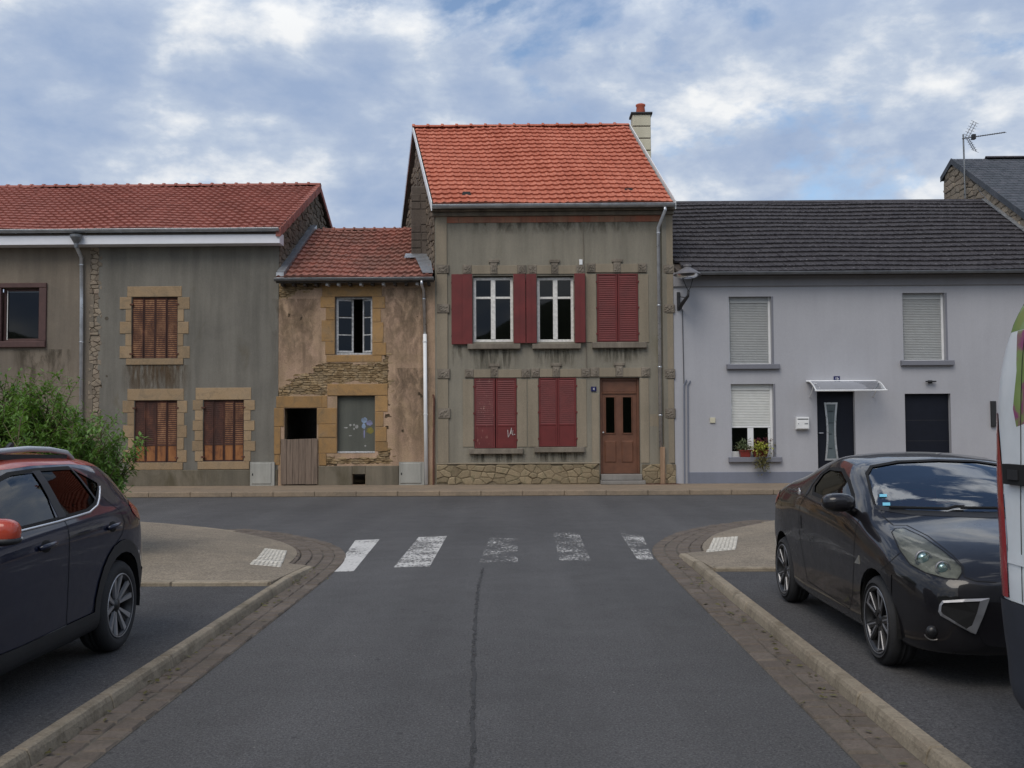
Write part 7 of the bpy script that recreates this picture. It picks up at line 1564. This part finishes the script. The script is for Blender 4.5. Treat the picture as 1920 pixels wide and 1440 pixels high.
# outline gap round the headlight
def pix_ribbon(pxs, w, mat, name, o=0.002, close=False, mirror=True):
    P = []; L = pxs + ([pxs[0]] if close else [])
    for a, b in zip(L, L[1:]):
        k = max(1, int(math.hypot(b[0] - a[0], b[1] - a[1]) / 6)); P += [(a[0] + (b[0] - a[0]) * i / k, a[1] + (b[1] - a[1]) * i / k) for i in range(k)]
    if not close: P.append(L[-1])
    pts = [Wn.pix(*p, o) for p in P]; pts = [(p, n) for p, n in pts if p is not None]
    for sg in ((1, -1) if mirror else (1,)):
        m = MB(); N = len(pts)
        for i, (p, n) in enumerate(pts):
            a, b = (pts[(i - 1) % N][0], pts[(i + 1) % N][0]) if close else (pts[max(i - 1, 0)][0], pts[min(i + 1, N - 1)][0]); t = (b - a).normalized(); s_ = t.cross(n).normalized() * w / 2
            for q in (p + s_, p - s_): m.v.append(Wn.W((q.x * sg, q.y, q.z)))
        for i in range(N if close else N - 1): j = (i + 1) % N; m.f.append((2 * i, 2 * i + 1, 2 * j + 1, 2 * j))
        m.build(name, mat, Wn.root)
pix_ribbon([(1672, 998), (1678, 991), (1695, 990), (1730, 1006), (1765, 1030), (1790, 1050), (1803, 1063), (1804, 1074), (1796, 1086), (1775, 1085), (1735, 1074), (1706, 1058), (1686, 1030)], 0.007, 'gap', 'headlight_gap', 0.002, True)
pix_ribbon([(1655, 968), (1675, 985), (1700, 985), (1740, 1005), (1785, 1040), (1806, 1062), (1808, 1082), (1830, 1090), (1868, 1092)], 0.006, 'gap', 'bonnet_gap', 0.0015)
pix_ribbon([(1688, 1036), (1664, 1058), (1652, 1068)], 0.006, 'gap', 'bumper_gap', 0.0015)
# air intake with silver frame
def loop3(pxs): return [Wn.pix(*p, 0.0) for p in pxs]
outer = [(1768, 1126), (1810, 1123), (1854, 1121), (1842, 1155), (1829, 1188), (1820, 1185), (1790, 1169), (1765, 1154), (1761, 1147), (1763, 1134)]
inner = [(1771, 1130), (1805, 1128), (1837, 1127), (1831, 1150), (1822, 1172), (1812, 1178), (1792, 1166), (1769, 1151), (1766, 1146), (1767, 1135)]
Ao, Ai = loop3(outer), loop3(inner)
if all(p is not None for p, n in Ao + Ai):
    for sg in (1, -1):
        mir = lambda p: Wn.W((p.x * sg, p.y, p.z)); m = MB(); n = len(Ao)
        for ring, o in ((Ao, -0.004), (Ao, 0.014), (Ai, 0.018), (Ai, -0.02)): m.v += [mir(p + nn * o) for p, nn in ring]
        for r in range(3):
            for k in range(n): k2 = (k + 1) % n; m.f.append((r * n + k, r * n + k2, (r + 1) * n + k2, (r + 1) * n + k))
        fr_o = m.build('intake_frame', 'alloy_dim', Wn.root, smooth=False)
        m = MB(); m.v = [mir(p + nn * 0.011) for p, nn in Ai]; m.f = [tuple(range(n))]; m.build('intake', 'gap', fr_o)
p, n = Wn.pix(1748, 1184)
for sg in (1, -1):
    c = Wn.W((p.x * sg, p.y, p.z)); ellips(c, (0.038, 0.03, 0.038), 12, 1).build('fog_lamp', 'lens' if False else 'alloy_black', Wn.root, smooth=True); MB().tube([c + Vector((math.cos(a) * 0.055 * 1, -0.012 - 0.0 * a, math.sin(a) * 0.05)) for a in [math.radians(200 + 14 * i) for i in range(11)]], 0.004, 5).build('fog_lamp_trim', 'brake', Wn.root)
for q in (wa, wr_): Wn.well(q, RW + 0.01, 0.337, 0.48, 0.825)
Wn.wheel(wa, RW, 0.222, 0.19, 0.838, 'u'); Wn.wheel(wr_, RW, 0.222, 0.19, 0.842, 'u')
Wn.ribbon([(1.36, .99), (1.7, 1.003), (2.30, 1.037), (2.39, 1.09), (2.37, 1.205), (2.27, 1.245), (1.98, 1.246), (1.72, 1.175), (1.48, 1.075), (1.34, .995)], 0.026, 'gap', 'window_seal', 0.001)
Wn.ribbon([(2.42, 1.02), (2.46, 1.10), (2.44, 1.20), (2.34, 1.262)], 0.035, 'car_black', 'roof_trim', 0.004)
Wn.ribbon([(1.18, .95), (1.14, .80), (1.16, .60), (1.24, .40), (1.34, .26)], 0.007, 'gap', 'panel_gap')
Wn.ribbon([(2.40, 1.02), (2.52, .90), (2.54, .72), (2.46, .50), (2.40, .30)], 0.007, 'gap', 'panel_gap')
Wn.ribbon([(1.34, .26), (2.40, .30)], 0.006, 'gap', 'panel_gap')
Wn.ribbon([(2.47, .84), (2.47, .73)], 0.03, 'gap', 'door_grip', 0.002)
for sg in (-1, 1):
    c = Wn.sp(sg, 2.62, 1.02, 0.004); MB().lathe([(0.0, sg * 0.004), (0.035, sg * 0.003), (0.042, 0.0), (0.03, sg * 0.001)], Wn.W(c), 'X', 18).build('badge', 'chrome', Wn.root, smooth=True)
    c = Wn.sp(sg, 1.08, .66); MB().prism([(-0.05, -.03), (0.05, -.035), (-0.04, .03)], lambda u, v, w: Wn.W((c.x + sg * w, c.y + u, c.z + v)), -0.004, 0.006).build('side_indicator', 'reflector_grey', Wn.root)
    mq = Wn.sp(sg, 1.28, .96); ellips(Wn.W(mq + Vector((sg * 0.13, -0.03, 0.085))), (0.12, 0.085, 0.068), 14, 0.8).build('mirror', 'paint_black', Wn.root, smooth=True); MB().tube([Wn.W(mq + Vector((sg * -.03, .03, -0.01))), Wn.W(mq + Vector((sg * .03, .0, 0.03))), Wn.W(mq + Vector((sg * .09, -.02, 0.06)))], 0.035, 8).build('mirror_arm', 'paint_black', Wn.root, smooth=True)
# windscreen seal and wipers, stickers
def sw(x, z, o): 
    h = Wn.bvh.ray_cast(Vector((x, -2, z)), Vector((0, 1, 0))); return h[0] + h[1] * o
def fr_ribbon(pts, w, mat, name, o):
    P = []
    for a, b in zip(pts, pts[1:]):
        k = max(1, int(math.hypot(b[0] - a[0], b[1] - a[1]) / 0.03)); P += [(a[0] + (b[0] - a[0]) * i / k, a[1] + (b[1] - a[1]) * i / k) for i in range(k)]
    P.append(pts[-1]); m = MB()
    for i, p in enumerate(P):
        q0, q1 = P[max(i - 1, 0)], P[min(i + 1, len(P) - 1)]; d = Vector((q1[0] - q0[0], q1[1] - q0[1])).normalized(); m.v += [Wn.W(sw(p[0] - d.y * w / 2, p[1] + d.x * w / 2, o)), Wn.W(sw(p[0] + d.y * w / 2, p[1] - d.x * w / 2, o))]
    for i in range(len(P) - 1): m.f.append((2 * i, 2 * i + 1, 2 * i + 3, 2 * i + 2))
    return m.build(name, mat, Wn.root)
fr_ribbon([(-.69, 1.035), (-.655, 1.12), (-.59, 1.235), (-.52, 1.285), (-.3, 1.32), (0, 1.33), (.3, 1.32), (.52, 1.285), (.59, 1.235), (.655, 1.12), (.69, 1.035)], 0.013, 'gap', 'screen_seal', 0.002)
fr_ribbon([(-.70, 1.02), (-.5, .992), (0, .978), (.5, .992), (.70, 1.02)], 0.03, 'car_black', 'scuttle', 0.002)
for xa, xb in ((-.62, -.12), (-.15, .42)): MB().tube([Wn.W(sw(xa + (xb - xa) * i / 8, 1.012 - 0.008 * i / 8 + (0.015 if i > 6 else 0), 0.016)) for i in range(9)], 0.011, 6).build('wiper', 'gap', Wn.root)
for px, py in ((1656, 929), (1662, 945)):
    p, n = Wn.pix(px, py); q1, _ = Wn.pix(px + 8, py); 
    if p is None or q1 is None: continue
    u = (q1 - p).normalized(); v = n.cross(u).normalized(); v = v if v.z > 0 else -v; m = MB(); m.v = [Wn.W(p + n * 0.0 + u * a + v * b) for a, b in ((-.025, -.02), (.025, -.02), (.025, .02), (-.025, .02))]; m.f = [(0, 1, 2, 3)]; m.build('sticker', 'sticker', Wn.root)
for x in (-0.36, 0.36): Wn.seat(x, 2.0, 0.36)
MB().prism([(1.0, .60), (1.45, .66), (1.42, .88), (1.1, .97)], lambda u, v, w: Wn.W((w, u, v)), -0.70, 0.70).build('dashboard', 'seat_cloth', Wn.root)
MB().tube([Wn.W((0.36 + 0.18 * math.cos(a), 1.50 + 0.05 * math.sin(a), 0.88 + 0.17 * math.sin(a))) for a in [2 * math.pi * i / 20 for i in range(21)]], 0.014, 6, False).build('steering_wheel', 'seat_cloth', Wn.root)

# ---------------------------------------------------------------- white van at the right edge
def vr(w, zf, zs, zt, ws=None):
    ws = ws or w; return [(0, zf), (w * .8, zf), (w * .985, zf + .04), (w * 1.0, zf + .22), (w * 1.005, zf + .55), (ws, 1.05 if zt > 1.5 else zs), (ws * .985, 1.45 if zt > 1.6 else zs + .05), (ws * .93, zt - .20), (ws * .80, zt - .03), (0, zt)]
SV = [(0.0, vr(.55, .38, .70, .98)), (0.08, vr(.78, .32, .78, 1.06)), (0.3, vr(.90, .28, .85, 1.14)), (0.75, vr(.94, .26, .95, 1.27)), (1.05, vr(.945, .26, 1.0, 1.55)), (1.5, vr(.945, .26, 1.0, 2.05)), (1.9, vr(.95, .26, 1.0, 2.26)), (2.6, vr(.95, .28, 1.0, 2.34)), (3.8, vr(.95, .30, 1.0, 2.35)), (4.35, vr(.95, .32, 1.0, 2.335)), (4.52, vr(.947, .34, 1.0, 2.29)), (4.60, vr(.93, .38, 1.0, 2.22)), (4.64, vr(.88, .44, 1.0, 2.14))]
def vdef(p):
    k = max(0.0, (p.y - 3.6) / 1.04); z = p.z
    d = pchip([0.2, .35, .85, 1.65, 2.1, 2.4], [-.20, -.15, -.05, .02, -.06, -.18], min(2.4, max(.2, z))); return Vector((p.x, p.y + d * k, p.z))
Vn = Car('van', 'white van with green and magenta painted upper body at the right edge', 'van', 3.12, 0.0, SV, ns=110, deform=vdef)
Vn.cut([(4.455, .84), (4.475, 1.1), (4.525, 1.4), (4.59, 1.66), (4.9, 1.7), (4.9, .83)], (1, 2), lambda c, n: abs(c.x) > .6, 1)
Vn.cut([(3.75, .835), (4.9, .825), (4.9, .1), (3.75, .1)], (1, 2), lambda c, n: True, 2)
Vn.cut([(4.40, 2.03), (4.9, 2.02), (4.9, 2.6), (2.2, 2.6), (2.2, 2.03)], (1, 2), lambda c, n: True, 3)
Vn.cut([(3.5, 1.55), (4.30, 1.62), (4.40, 1.60), (4.43, 1.68), (4.40, 1.85), (4.42, 2.028), (3.5, 2.028)], (1, 2), lambda c, n: abs(c.x) > .6, 4)
Vn.cut([(1.25, 1.12), (2.0, 1.12), (2.0, 1.80), (1.75, 1.80)], (1, 2), lambda c, n: abs(c.x) > .6, 5)
Vn.cut([(-.78, 1.26), (.78, 1.26), (.70, 1.98), (-.70, 1.98)], (0, 2), lambda c, n: .7 < c.y < 1.8, 6)
for q in (.88, 3.45): Vn.arch(q, .33, .39, -1)
Vn.emit({0: ('body', 'paint_white', 0, False), 1: ('tail_lamp', 'lamp_red', 0.006, True), 2: ('bumper', 'car_black_blue', 0.014, False), 3: ('upper_body', 'paint_green', 0.0005, False), 4: ('painted_panel', 'paint_graffiti', 0.0005, True), 5: ('window', 'car_glass_dark', -0.005, True), 6: ('windscreen', 'car_glass_dark', -0.005, False)})
for q in (.88, 3.45): Vn.well(q, .33, .392, .55, .93)
Vn.wheel(.88, .32, .21, .2, .94, 'y'); Vn.wheel(3.45, .32, .21, .2, .94, 'y')
Vn.ribbon([(4.335, .84), (4.35, 1.2), (4.36, 1.6), (4.34, 2.1)], 0.007, 'gap', 'panel_gap'); Vn.ribbon([(3.2, 2.15), (4.45, 2.15)], 0.008, 'gap', 'roof_gutter')
Vn.ribbon([(2.1, .6), (2.1, 2.1)], 0.008, 'gap', 'panel_gap')
for sg in (-1, 1):
    c = Vn.sp(sg, 4.38, 1.39); hz_ = MB().cbox(0, 1, 0, 1, 0, 1).v
    o = MB().prism([(-.12, -.045), (.08, -.045), (.085, .045), (-.12, .045)], lambda u, v, w: Vn.W((c.x + sg * w, c.y + u, c.z + v)), -0.01, 0.028).build('door_hinge', 'gap', Vn.root)
    MB().prism([(-.06, -.022), (.03, -.022), (.03, .022), (-.06, .022)], lambda u, v, w: Vn.W((c.x + sg * w, c.y + u, c.z + v)), 0.029, 0.034).build('hinge_recess', 'car_black', o)
    Vn.ribbon([(4.15, 1.02), (4.46, 1.02)], 0.05, 'paint_white', 'side_moulding', 0.006, sides=(sg,))
